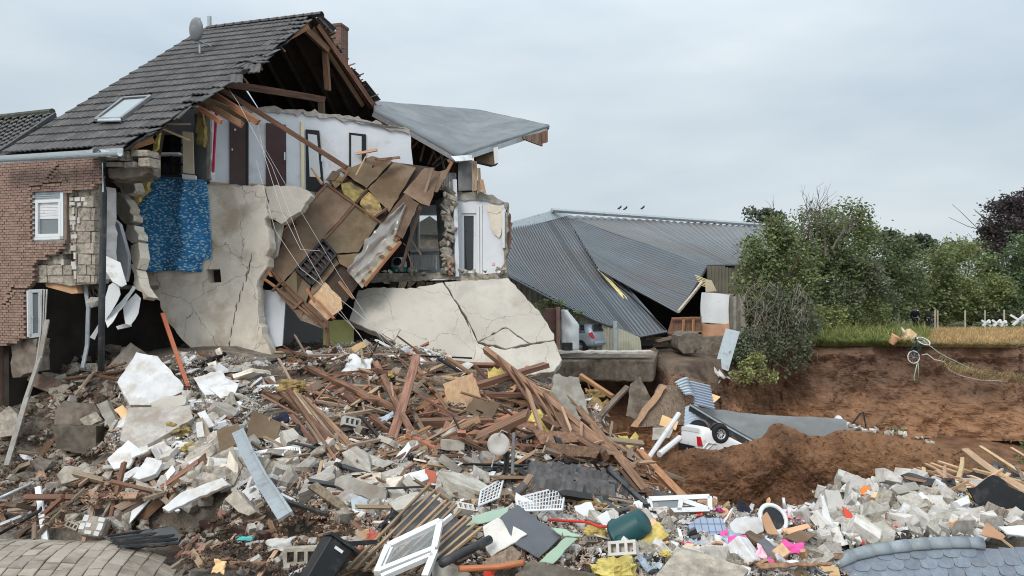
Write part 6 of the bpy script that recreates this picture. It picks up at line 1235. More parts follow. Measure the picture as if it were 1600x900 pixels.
LM = [(95, 665, 'dark chimney block in the pit'), (40, 620, 'grey pole at the left'), (60, 800, 'black hose at the left edge'), (148, 824, 'block with white brick patches'), (120, 738, 'tan masonry strip'), (215, 590, 'big white plastered slab'), (245, 660, 'grey screed slab'), (340, 600, 'white sheets under the beige wall'), (325, 735, 'wide white plaster sheet'), (300, 780, 'long low white panel'), (400, 740, 'bent zinc gutter'), (430, 715, 'ribbed radiator in the heap'), (370, 590, 'foot of the beige wall'), (480, 660, 'bundle of long planks'), (630, 625, 'stout upright post'), (720, 610, 'beige chipboard sheet'), (780, 700, 'pale fallen dish'), (755, 675, 'splintered thick beam'), (705, 660, 'broad rusty timber'), (880, 640, 'brown rafter frame'), (990, 700, 'tip of the rafter frame'), (900, 745, 'dark tile stack'), (845, 780, 'large wire basket'), (770, 765, 'small wire rack'), (565, 765, 'long concrete beam'), (675, 745, 'rust coloured plate'), (500, 780, 'splintered grey plank'), (500, 825, 'golden gravel patch'), (366, 828, 'brown downpipe'), (472, 868, 'grey hollow block'), (515, 880, 'wheelie bin'), (610, 820, 'black sack'), (640, 850, 'batten lattice'), (690, 790, 'top of the batten lattice'), (790, 840, 'white speckled panel'), (835, 835, 'dark grey panel'), (872, 860, 'mint green panel'), (770, 886, 'orange drain pipe'), (915, 798, 'white grooved board'), (986, 826, 'teal bin'), (1018, 836, 'ridged yellow wool slab'), (962, 890, 'big yellow wool lump'), (1060, 788, 'level white window frame'), (1105, 822, 'checked cloth'), (1167, 822, 'white cushion block'), (1208, 810, 'white ring seat'), (1155, 846, 'bright pink cloth'), (1220, 860, 'pale cardboard box'), (1100, 885, 'flat mortar sheet'), (1250, 840, 'brown board by the pink cloth'), (1292, 810, 'tall white plate'), (1340, 765, 'upright concrete post'), (1375, 830, 'flaking plaster sheet'), (1438, 784, 'white folded sheet'), (1485, 790, 'long white slab'), (1420, 850, 'ridge of the slate roof'), (1550, 830, 'tipped brown board'), (1560, 805, 'grey strip with holes'), (1470, 740, 'fan of pale battens'), (1555, 770, 'dark hollow'), (560, 560, 'white crumpled cloth'), (500, 545, 'hanging ceiling'), (690, 568, 'dark sack by the render slab'), (560, 620, 'reddish board'), (440, 600, 'upper wool tuft'), (20, 660, 'mossy block in the pit'), (240, 850, 'black corrugated panel'), (300, 870, 'edge of the paving'), (610, 890, 'white window frame on the lattice'), (600, 700, 'foot of the stout post')]
HUE = {'concrete': 'grey', 'dark_concrete': 'muddy', 'pumice': 'tan', 'stucco': 'warm', 'slab_stucco': 'greyish', 'plaster': 'white', 'white_paint': 'white', 'white_pvc': 'white', 'aerated': 'pale', 'timber': 'reddish', 'fresh_timber': 'orange-brown', 'old_plank': 'weathered', 'lath': 'tan', 'light_wood': 'yellowish', 'chipboard': 'brown', 'cardboard': 'brown', 'felt': 'black', 'black_frame': 'black', 'dark_pipe': 'dark', 'roof_tile': 'dark', 'dark_slate_panel': 'slate-grey', 'mint': 'mint', 'grey_plastic': 'grey', 'red_brick': 'red', 'brick': 'brown', 'peach': 'peach', 'pale_pink': 'pale-pink', 'pink': 'pink', 'navy': 'navy', 'tarp_grey': 'grey', 'red': 'red', 'blue_sheet': 'blue-grey'}
NAMED = {}; ORD = ['', 'second', 'third', 'fourth', 'fifth', 'sixth', 'seventh', 'eighth', 'ninth', 'tenth', 'eleventh', 'twelfth']; PENDING = []
def name_all():
    """tell pieces of a kind apart by size, colour and the landmark they lie next to"""
    for o, noun, m, s, mid in PENDING:
        x, y = to_px(Vector(o.location)); l = min(LM, key=lambda q: math.hypot(q[0] - x, (q[1] - y) * 1.3)); dx, dy = x - l[0], y - l[1]
        di = 'on' if math.hypot(dx, dy) < 9 else ('right of' if dx > 0 else 'left of') if abs(dx) > abs(dy) else ('below' if dy > 0 else 'above')
        NAMED.setdefault(('big' if s > mid * 1.2 else 'small' if s < mid * .85 else 'mid-sized', HUE[m], noun, di, l[2]), []).append((math.hypot(dx, dy), o))
    for k, v in NAMED.items():
        v.sort(key=lambda t: t[0])
        for i, (d, o) in enumerate(v): o['label'] = '%s %s %s %s the %s' % k + ('' if len(v) == 1 else ', nearest' if i == 0 else ', %s nearest' % ORD[min(i, 11)])
def drop(name, kind, mats, n, zone, size, group, tilt=.45, seed=0, lift=.3):
    """n pieces let fall at random places of a photo zone; each rests on the heap as it has grown so far"""
    r = random.Random(seed * 31 + n); xs, ys = [p[0] for p in zone], [p[1] for p in zone]; k = 0; tries = 0
    while k < n and tries < n * 30:
        tries += 1; px, py = r.uniform(min(xs), max(xs)), r.uniform(min(ys), max(ys))
        if not inside((px, py), zone): continue
        p = hit(px, py)
        if p.y > 23: continue
        s = [r.uniform(*a) if isinstance(a, tuple) else a for a in size]; m = r.choice(mats); me = um(kind, m, r.randint(0, NV - 1))
        f = .75 + .5 * r.random() ** 2; s = [a * f for a in s]; nrm = surf_n(p.x, p.y)
        q = UPZ.rotation_difference(nrm) @ Quaternion((0, 0, 1), r.uniform(0, 6.28)) @ Euler((r.gauss(0, tilt), r.gauss(0, tilt), 0)).to_quaternion()
        if kind == 'plank': q = q @ Euler((R(90), 0, 0)).to_quaternion()
        thick = s[2] if kind != 'plank' else s[1]; rad = (max(s[0], s[1]) if kind != 'plank' else s[0]) * .45
        o = link(name, me, None, None, Vector((p.x, p.y, gh(p.x, p.y) + thick * lift)), q, tuple(s)); tag(o, None, name.split('_')[-1], group); PENDING.append((o, name.replace('_', ' '), m, max(s), sum(a[0] + a[1] if isinstance(a, tuple) else 0 for a in size[:3]) and max((a[0] + a[1]) / 2 if isinstance(a, tuple) else a for a in size) * .92)); k += 1
        i0, i1 = int((p.x - rad - GX0) / GR), int((p.x + rad - GX0) / GR) + 1; j0, j1 = int((p.y - rad - GY0) / GR), int((p.y + rad - GY0) / GR) + 1
        top = gh(p.x, p.y) + thick * .55
        sub = G[max(i0, 0):i1 + 1, max(j0, 0):j1 + 1]; np.maximum(sub, np.minimum(top, H[max(i0, 0):i1 + 1, max(j0, 0):j1 + 1] + .28), out=sub)
Zl = [(0, 735), (150, 700), (230, 740), (290, 800), (250, 832), (0, 832)]; Zpit = [(0, 620), (70, 600), (150, 690), (90, 760), (0, 770)]
Zw = [(170, 690), (200, 570), (420, 560), (450, 690), (440, 800), (300, 800), (180, 740)]; Zt = [(430, 560), (600, 545), (720, 570), (860, 590), (960, 640), (1000, 720), (980, 745), (700, 720), (460, 700)]
Zm = [(430, 690), (700, 700), (800, 735), (720, 800), (520, 800), (430, 770)]; Ze = [(800, 720), (1000, 730), (1040, 780), (1000, 810), (800, 790)]; Zf = [(560, 790), (720, 780), (1000, 790), (1000, 905), (560, 905)]
Zg = [(285, 805), (420, 800), (560, 790), (560, 905), (290, 905)]; Zc = [(980, 790), (1060, 790), (1200, 800), (1290, 790), (1310, 840), (1300, 880), (1330, 905), (980, 905)]; Zb = [(1285, 770), (1400, 750), (1520, 760), (1600, 800), (1600, 845), (1400, 848), (1310, 862)]; Zj = [(1400, 735), (1500, 715), (1600, 700), (1600, 790), (1500, 790)]
Zk = [(20, 570), (110, 545), (200, 555), (190, 640), (170, 710), (60, 640)]; Zroom = [(440, 540), (560, 530), (700, 556), (700, 575), (450, 580)]
D = drop; CH, PT, PK, BK = 'chunk', 'plate', 'plank', 'block'
gB, gL, gM, gP, gT, gE, gF, gG, gC, gW, gJ, gR = ['pieces ' + t for t in ('below the beige wall', 'at the left edge', 'of the lower heap', 'in the pit', 'of the timber heap', 'around the tile stack', 'among the foreground panels', 'on the earth by the paving', 'of the mixed debris', 'of the white block heap', 'around the dark hollow', 'on the ledge')]
D('concrete_fragment', CH, ['concrete', 'concrete', 'pumice'], 80, Zw, ((.3, .75), (.25, .5), (.14, .3)), gB, .4, 1)
D('concrete_fragment', CH, ['concrete', 'concrete', 'pumice'], 85, Zm, ((.25, .6), (.2, .42), (.12, .28)), gM, .4, 2)
D('concrete_fragment', CH, ['concrete', 'pumice', 'concrete'], 60, Zl, ((.2, .45), (.15, .3), (.1, .2)), gL, .4, 3)
D('masonry_lump', CH, ['dark_concrete', 'pumice'], 30, Zpit, ((.2, .5), (.2, .4), (.15, .3)), gP, .4, 4)
D('masonry_lump', CH, ['dark_concrete', 'pumice', 'pumice', 'concrete'], 70, Zk, ((.25, .6), (.2, .45), (.15, .3)), gP, .4, 40)
D('brick_piece', BK, ['brick', 'pumice', 'brick'], 40, Zk, ((.14, .24), (.1, .14), (.07, .12)), gP, .5, 41)
D('plank', PK, ['old_plank', 'timber'], 16, Zk, ((.06, .14), (.03, .07), (.5, 1.3)), gP, .4, 42, .6)
D('plank', PK, ['timber', 'timber', 'old_plank', 'fresh_timber'], 96, Zt, ((.08, .18), (.03, .09), (.7, 2.2)), gT, .3, 5, .6)
D('broken_board', PT, ['chipboard', 'old_plank', 'cardboard', 'plaster'], 45, Zt, ((.35, .8), (.25, .5), .03), gT, .5, 6, 2)
D('plaster_plate', PT, ['plaster', 'plaster', 'plaster', 'concrete'], 110, Zw, ((.25, .75), (.2, .5), (.03, .07)), gB, .45, 7, 1)
D('plank', PK, ['old_plank', 'timber', 'lath'], 26, Zw, ((.05, .12), (.03, .06), (.5, 1.3)), gB, .35, 8, .6)
D('plank', PK, ['old_plank', 'old_plank', 'timber', 'lath', 'white_paint'], 42, Zl, ((.05, .14), (.03, .07), (.5, 1.5)), gL, .3, 9, .6)
D('plank', PK, ['old_plank', 'timber', 'lath', 'black_frame', 'dark_pipe'], 50, Zm, ((.04, .12), (.02, .06), (.4, 1.2)), gM, .35, 10, .6)
D('roof_tile', 'tile', ['roof_tile'], 22, Zm, ((.6, .9), (.6, .8), .8), gM, .5, 11, .02)
D('roof_tile', 'tile', ['roof_tile'], 45, Ze, ((.6, .9), (.6, .8), .8), gE, .35, 12, .02)
D('plank', PK, ['black_frame', 'old_plank', 'timber', 'lath'], 36, Ze, ((.05, .12), (.03, .05), (.5, 1.5)), gE, .25, 13, .6)
D('concrete_fragment', CH, ['concrete', 'aerated', 'pumice'], 75, Zf, ((.14, .32), (.1, .24), (.08, .18)), gF, .4, 14)
D('flat_scrap', PT, ['plaster', 'white_paint', 'cardboard', 'dark_slate_panel', 'mint', 'aerated'], 70, Zf, ((.15, .4), (.1, .28), (.015, .03)), gF, .45, 15, 2)
D('lath', PK, ['lath', 'old_plank', 'timber', 'white_pvc', 'grey_plastic'], 60, Zf, ((.02, .06), (.02, .04), (.3, .9)), gF, .3, 16, .8)
D('concrete_fragment', CH, ['concrete', 'pumice', 'dark_concrete'], 44, Zg, ((.16, .34), (.12, .24), (.08, .18)), gG, .4, 54)
D('brick_piece', BK, ['red_brick', 'pumice', 'concrete'], 80, Zg, ((.1, .2), (.07, .11), (.05, .09)), gG, .5, 17)
D('lath', PK, ['old_plank', 'timber', 'lath', 'white_paint'], 40, Zg, ((.03, .09), (.02, .05), (.25, .8)), gG, .25, 18, .6)
D('brick_piece', BK, ['red_brick', 'pumice', 'pumice'], 80, Zl, ((.1, .18), (.07, .1), (.05, .09)), gL, .5, 19)
D('brick_piece', BK, ['red_brick', 'pumice', 'pumice'], 40, Zpit, ((.12, .22), (.08, .12), (.06, .1)), gP, .5, 20)
D('building_block', BK, ['aerated', 'aerated', 'pumice', 'concrete', 'aerated'], 110, Zb, ((.2, .42), (.16, .26), (.12, .22)), gW, .55, 21, .35)
D('flake', PT, ['plaster', 'plaster', 'aerated', 'peach', 'aerated'], 70, Zb, ((.12, .34), (.1, .24), (.02, .05)), gW, .5, 22, 1.2)
D('building_block', BK, ['aerated', 'concrete', 'aerated', 'plaster', 'pumice'], 110, Zc, ((.14, .32), (.1, .2), (.08, .16)), gC, .55, 23, .35)
D('flat_scrap', PT, ['cardboard', 'light_wood', 'plaster', 'white_paint', 'chipboard', 'peach', 'dark_slate_panel'], 90, Zc, ((.14, .4), (.1, .26), (.015, .04)), gC, .5, 24, 2)
D('cloth_scrap', 'rag', ['pale_pink', 'pink', 'white_paint', 'navy', 'tarp_grey', 'red', 'blue_sheet'], 36, Zc, ((.12, .3), (.1, .2), (.1, .25)), gC, .4, 25, .4)
D('lath', PK, ['lath', 'light_wood', 'white_pvc', 'timber'], 45, Zc, ((.02, .05), (.02, .03), (.25, .7)), gC, .3, 26, .8)
D('batten', PK, ['light_wood', 'lath'], 34, Zj, ((.03, .07), (.03, .05), (.6, 1.6)), gJ, .2, 27, .8)
D('rubble_lump', CH, ['concrete', 'plaster', 'aerated', 'pumice'], 100, Zroom, ((.12, .3), (.1, .25), (.08, .2)), gR, .5, 28)
D('plank', PK, ['old_plank', 'timber', 'white_paint', 'lath'], 34, Zroom, ((.05, .12), (.03, .05), (.4, 1.1)), gR, .35, 29, .6)
D('roof_batten', PK, ['timber', 'old_plank', 'timber', 'lath', 'black_frame'], 130, Zt, ((.035, .07), (.025, .05), (.9, 2.4)), gT, .28, 52, 1.5)
D('roof_batten', PK, ['old_plank', 'timber', 'lath', 'dark_pipe'], 60, Zm, ((.03, .06), (.02, .04), (.6, 1.6)), gM, .28, 53, 1.5)
D('splinter', PK, ['timber', 'lath', 'old_plank', 'fresh_timber'], 130, Zt, ((.02, .05), (.015, .03), (.3, .9)), gT, .4, 35, 1)
D('flake', PT, ['plaster', 'aerated', 'red', 'plaster'], 70, [(1322, 800), (1345, 796), (1400, 812), (1400, 852), (1345, 850)], ((.08, .18), (.06, .12), (.01, .03)), gW, .4, 43, 2)
D('block_fragment', CH, ['aerated', 'concrete', 'pumice', 'plaster'], 80, Zb, ((.12, .32), (.1, .22), (.08, .18)), gW, .6, 44)
D('beige_slab', PT, ['stucco', 'slab_stucco', 'pumice'], 26, Zw, ((.5, 1.), (.35, .6), (.08, .16)), gB, .4, 45, .7)
D('beige_slab', PT, ['stucco', 'concrete', 'slab_stucco'], 26, Zm, ((.4, .8), (.3, .5), (.08, .16)), gM, .4, 46, .7)
D('splinter', PK, ['old_plank', 'lath', 'timber', 'white_paint', 'dark_pipe'], 120, Zm, ((.02, .05), (.015, .03), (.25, .8)), gM, .4, 47, 1)
D('flat_scrap', PT, ['plaster', 'aerated', 'stucco', 'chipboard', 'felt'], 80, Zm, ((.15, .4), (.1, .3), (.015, .04)), gM, .5, 48, 2)
D('flat_scrap', PT, ['plaster', 'old_plank', 'light_wood', 'aerated'], 60, Zt, ((.2, .5), (.12, .3), (.015, .04)), gT, .5, 49, 2)
for z_, n_c, ms, g_, sd_ in ((Zw, 80, ['concrete', 'plaster', 'concrete', 'pumice'], gB, 30), (Zm, 70, ['concrete', 'pumice', 'plaster', 'concrete'], gM, 31), (Zf, 40, ['concrete', 'aerated', 'plaster'], gF, 32), (Zc, 40, ['aerated', 'concrete', 'plaster'], gC, 33), (Zt, 60, ['concrete', 'plaster', 'pumice'], gT, 36)): D('concrete_chip', CH, ms, n_c, z_, ((.1, .22), (.08, .16), (.05, .12)), g_, .5, sd_)
Zx = [(1602, 770), (1800, 770), (1800, 890), (1650, 890)]
D('building_block', BK, ['aerated', 'concrete', 'aerated'], 40, Zx, ((.2, .42), (.16, .26), (.12, .22)), gW, .5, 50, .35)
D('rubble_lump', CH, ['concrete', 'pumice'], 40, Zx, ((.2, .4), (.15, .3), (.1, .2)), gW, .5, 51)
# gravel and dust: one mass of crumbs over the whole heap
def crumbs(name, m, n, zones, size, label, seed, stick=False):
    r = random.Random(seed); vs, fs = [], []
    while len(fs) < n * (4 if not stick else 4):
        z = r.choice(zones); xs, ys = [p[0] for p in z], [p[1] for p in z]; px, py = r.uniform(min(xs), max(xs)), r.uniform(min(ys), max(ys))
        if not inside((px, py), z): continue
        q = ray(px, py); y = 7.; p = hit(px, py, 0, H if r.random() < .5 else G); p.z = gh(p.x, p.y) + .01
        s = size * r.uniform(.4, 1.6); i = len(vs); d = Vector((r.gauss(0, 1), r.gauss(0, 1), r.gauss(0, .4))).normalized() * (s * 5 if stick else 0)
        p.y -= r.random() * .12; vs += [p + Vector((r.uniform(-s, s), r.uniform(-s, s), r.uniform(-s * .3, s))) for _ in range(3)]; vs.append(p + d + Vector((r.uniform(-s, s) * .3, r.uniform(-s, s) * .3, s))); fs += [(i, i + 1, i + 2), (i, i + 1, i + 3), (i + 1, i + 2, i + 3), (i + 2, i, i + 3)]
    me = bpy.data.meshes.new(name); me.from_pydata(vs, [], fs); me.materials.append(M[m]); tag(link(name, me, None), label, name.split('_')[-1], kind='stuff')
crumbs('grey_crumbs', 'gravel', 26000, [Zw, Zw, Zm, Zm, Zf, Zc, Zroom, Zt], .034, 'grey crumbs strewn over the whole heap', 1)
crumbs('white_crumbs', 'plaster', 9000, [Zw, Zw, Zm, Zb, Zc, Zf], .03, 'white plaster crumbs strewn over the heap', 2)
crumbs('earth_crumbs', 'dark_earth', 11000, [Zl, Zg, Zg, Zpit, Zk], .032, 'brown earth clods and crumbs at the left', 3)
crumbs('wood_splinters', 'lath', 5000, [Zt, Zm, Zl, Zf, Ze, Zw], .024, 'fine wood splinters strewn over the heap', 4, True)
crumbs('straw_gravel', 'light_wood', 2600, [[(430, 805), (560, 795), (600, 830), (520, 870), (420, 850)]], .022, 'golden gravel patch in the lower heap', 5)
name_all()
# ------------------------------------------------------------------ the heap: single pieces one can tell apart
def Yd(x, y, d=0.):
    y_ = hit(x, y).y; return (y_ if y_ < 23 else 19.) - d
def lay(x, y, d=.1): return P(x, y, Yd(x, y, d))
def near(Y, x, y, d=.12):
    y_ = hit(x, y).y; return min(Y, y_ - d) if y_ < 23 else Y
def hb(name, x0, y0, x1, y1, wpx, m, label, d0=.12, d1=.12, Y0=None, Y1=None, asp=.7, cat='timber', group=None, roll=.2):
    a = P(x0, y0, near(Y0, x0, y0) if Y0 else Yd(x0, y0, d0)); b = P(x1, y1, near(Y1, x1, y1) if Y1 else Yd(x1, y1, d1)); w_ = wpx / F * (a.y + b.y) / 2
    return tag(beam(name, a, b, w_, w_ * asp, m, roll=roll), label, cat, group)
def hp2(name, poly, n, th, m, label, cat, d=.12, Y=None, j=1.2, parent=None, b=0., step=9):
    cx, cy = sum(p[0] for p in poly) / len(poly), sum(p[1] for p in poly) / len(poly)
    o = plate(name, jag(poly, j, step, int(cx * 7 + cy)) if j else poly, P(cx, cy, near(Y, cx, cy, max(.12, d)) if Y else Yd(cx, cy, d)), n, th, m, parent)
    if b: bev(o, b)
    return tag(o, label, cat) if label else o
# long timbers
for a in [
 ('timber_beam', 452, 560, 622, 641, 9, 'timber', 'long brown beam slanting down from under the hanging ceiling', .5, .3), ('timber_beam', 530, 610, 612, 674, 13, 'timber', 'thick dark beam ending at the upright post', .3, .3), ('timber_beam', 352, 582, 440, 626, 8, 'timber', 'reddish beam below the foot of the beige wall', .2, .3),
 ('timber_beam', 612, 688, 650, 560, 14, 'timber', 'stout brown post standing upright in the middle of the heap', .35, .9, 14.1, 15.6), ('timber_beam', 598, 588, 648, 684, 9, 'timber', 'beam crossing behind the upright post', .3, .5), ('timber_beam', 747, 602, 854, 570, 11, 'timber', 'dark beam pointing up right below the render slabs', .6, 1.6, 15.6, 16.6),
 ('timber_beam', 757, 616, 876, 618, 8, 'timber', 'level brown beam under the upward pointing one', .5, .5, 15.2, 15.4), ('timber_beam', 702, 700, 808, 648, 14, 'fresh_timber', 'thick beam with a fresh splintered end above the fallen dish', .25, .5, 12.7, 13.8), ('timber_beam', 650, 661, 768, 658, 15, 'timber', 'broad rusty brown timber lying level left of the dish', .35, .45), ('timber_beam', 797, 660, 902, 667, 13, 'fresh_timber', 'broad level timber right of the dish', .6, .8, 13.7, 14.2),
 ('timber_beam', 833, 678, 920, 688, 14, 'timber', 'lower broad timber under the rafter frame', .6, .8, 13.6, 14), ('timber_beam', 412, 748, 443, 699, 7, 'timber', 'short beam leaning on the white radiator', .25, .3), ('timber_beam', 443, 755, 522, 727, 8, 'timber', 'reddish beam right of the bent gutter', .2, .2), ('timber_beam', 586, 566, 622, 636, 9, 'timber', 'beam leaning left behind the upright post', .5, .4), ('timber_beam', 620, 602, 700, 568, 7, 'lath', 'pale batten behind the upright post', .3, .5),
 ('timber_beam', 670, 640, 760, 672, 7, 'timber', 'brown beam tucked under the splintered one', .2, .2), ('timber_beam', 480, 600, 700, 612, 7, 'old_plank', 'long grey brown plank across the upper heap', .3, .3), ('timber_beam', 500, 655, 640, 632, 6, 'old_plank', 'plank lying under the stout post', .2, .2), ('timber_beam', 640, 560, 700, 640, 6, 'timber', 'thin beam right of the stout post', .4, .4), ('timber_beam', 560, 580, 620, 610, 8, 'fresh_timber', 'short fresh timber below the yellow wall', .3, .3),
 ('timber_beam', 417, 593, 520, 690, 9, 'timber', 'dark beam leading the plank bundle', .35, .3), ('timber_beam', 740, 690, 830, 712, 5, 'old_plank', 'thin plank behind the dish mast', .2, .3), ('timber_beam', 254, 490, 294, 605, 6, 'orange_pipe', 'orange red pole leaning on the foot of the beige wall', 1.2, .4, 17.6, 16.6), ('timber_beam', 312, 600, 330, 560, 6, 'black_frame', 'dark frame piece standing at the foot of the beige wall', .5, .5, 16.6, 17.0), ('timber_beam', 312, 572, 352, 552, 7, 'black_frame', 'dark frame piece leaning against the beige wall', .5, .5, 16.9, 17.4),
 ('timber_beam', 700, 560, 745, 590, 6, 'timber', 'thin beam on the foot of the left render slab', .4, .4, 17.5, 17), ('timber_beam', 742, 572, 763, 594, 5, 'timber', 'short stick below the render slabs', .6, .6, 16.8, 16.6), ('timber_beam', 905, 585, 958, 620, 7, 'fresh_timber', 'beam with wool rising at the right of the rafter frame', .4, .4, 18, 17.4), ('timber_beam', 936, 652, 980, 605, 8, 'old_plank', 'grey board sticking up at the right of the rafter frame', .5, .8, 16.8, 18), ('timber_beam', 1000, 705, 1068, 778, 11, 'fresh_timber', 'beam sliding down the right end of the heap', .3, .3, 15, 14.2), ('timber_beam', 1020, 732, 1068, 750, 8, 'old_plank', 'dark board at the right end of the heap', .3, .5, 15.6, 16.4)]:
    nm, x0, y0, x1, y1, wp_, m, lab = a[:8]; rest_ = a[8:]; hb(nm, x0, y0, x1, y1, wp_, m, lab, rest_[0], rest_[1], rest_[2] if len(rest_) > 2 else None, rest_[3] if len(rest_) > 3 else None)
for i in range(8):     # bundle of long thin planks
    d = i * 5; hb('long_plank', 440 + d * 1.1, 600 + d * .6, 524 + d * 1.35, 728 - d * .35 + rnd.uniform(-4, 4), 4.5, rnd.choice(['timber', 'old_plank', 'timber', 'lath']), '%s long thin plank from the left in the sliding bundle' % 'first second third fourth fifth sixth seventh eighth'.split()[i], .28 + .02 * i, .25, cat='plank', group='planks in the sliding bundle', asp=.4)
# rafter frame
rf = thing('rafter_frame', P(880, 660, 15), 'brown rafter frame with battens slumped diagonally across the heap', 'rafter frame')
RFA = [((758, 546, 17.0), (992, 738, 13.6)), ((800, 588, 16.3), (975, 722, 13.4)), ((825, 618, 15.8), (960, 716, 13.2)), ((838, 650, 15.2), (945, 712, 13.1)), ((905, 640, 15.3), (1010, 770, 13.3))]
RFA = [tuple((x, y, near(Y, x, y, .7)) for x, y, Y in ab) for ab in RFA]
for a, b in RFA: beam('rafter', P(*a), P(*b), .12, .16, 'timber', rf, roll=.4)
for t in (.12, .24, .36, .48, .6, .72, .84, .94):
    a = P(*RFA[0][0]).lerp(P(*RFA[0][1]), t); b = P(*RFA[3][0]).lerp(P(*RFA[3][1]), max(0, t * 1.1 - .1)); beam('batten', a + Vector((0, -.06, .1)), b + Vector((0, -.04, .06)), .05, .035, 'lath' if t > .5 else 'timber', rf)
for i, poly in enumerate([[(832, 672), (905, 676), (912, 690), (845, 694)], [(770, 655), (835, 662), (838, 676), (778, 672)], [(850, 690), (940, 700), (930, 716), (860, 706)]]): hp2('board', poly, (0, -.7, .7), .04, 'timber', None, None, .7, 14.2, .6, rf)
# pale boards and wool in the timber
for nm, poly, n, th, m, lab, cat, d, Y in [
 ('chipboard_sheet', [(692, 600), (738, 582), (752, 620), (727, 642), (700, 630)], (-.1, -.9, .35), .03, 'light_wood', 'beige chipboard sheet standing in the middle of the timbers', 'board', .8, 15.3), ('chipboard_sheet', [(727, 642), (739, 620), (781, 633), (766, 658)], (.1, -.8, .5), .03, 'chipboard', 'darker chipboard sheet below the beige one', 'board', .8, 14.8),
 ('plaster_slab', [(866, 585), (905, 590), (920, 648), (885, 660), (860, 620)], (.2, -.8, .5), .12, 'concrete', 'pale stained slab behind the rafter frame', 'slab', .5, 17.6), ('insulation_batt', [(820, 648), (838, 640), (880, 660), (876, 672), (825, 664)], (0, -.8, .5), .12, 'wool', 'yellow insulation under the rafter frame', 'insulation', .7, 14.6), ('insulation_batt', [(760, 575), (790, 578), (786, 592), (762, 590)], (0, -.8, .5), .12, 'wool', 'yellow insulation on top of the timber heap', 'insulation', .9, 16.3), ('insulation_batt', [(838, 622), (852, 622), (854, 655), (842, 650)], (0, -.9, .3), .12, 'wool', 'upright yellow insulation between the rafters', 'insulation', .7, 15.2),
 ('insulation_batt', [(918, 610), (950, 622), (942, 645), (922, 636)], (0, -.8, .5), .15, 'old_wool', 'yellow insulation behind the right end of the rafters', 'insulation', .5, 17.6), ('insulation_batt', [(965, 680), (998, 682), (996, 706), (970, 702)], (0, -.8, .5), .15, 'wool', 'pale yellow insulation at the right end of the rafters', 'insulation', .5, 15.6),
 ('black_board', [(952, 752), (972, 762), (992, 782), (985, 784), (958, 768)], (.2, -.9, .4), .05, 'dark_pipe', 'dark board standing right of the tile stack', 'board', .3, None), ('door_panel', [(552, 612), (600, 618), (596, 640), (560, 632)], (0, -.7, .7), .04, 'orange_pipe', 'reddish board lying left of the stout post', 'board', .25, None), ('cardboard_flap', [(545, 545), (570, 532), (572, 542), (552, 556)], (0, -.8, .6), .03, 'cardboard', 'cardboard flap below the yellow wall', 'board', .3, 18.6)]:
    hp2(nm, poly, n, th, m, lab, cat, d, Y, 3. if 'wool' in m else 1.2, step=6)
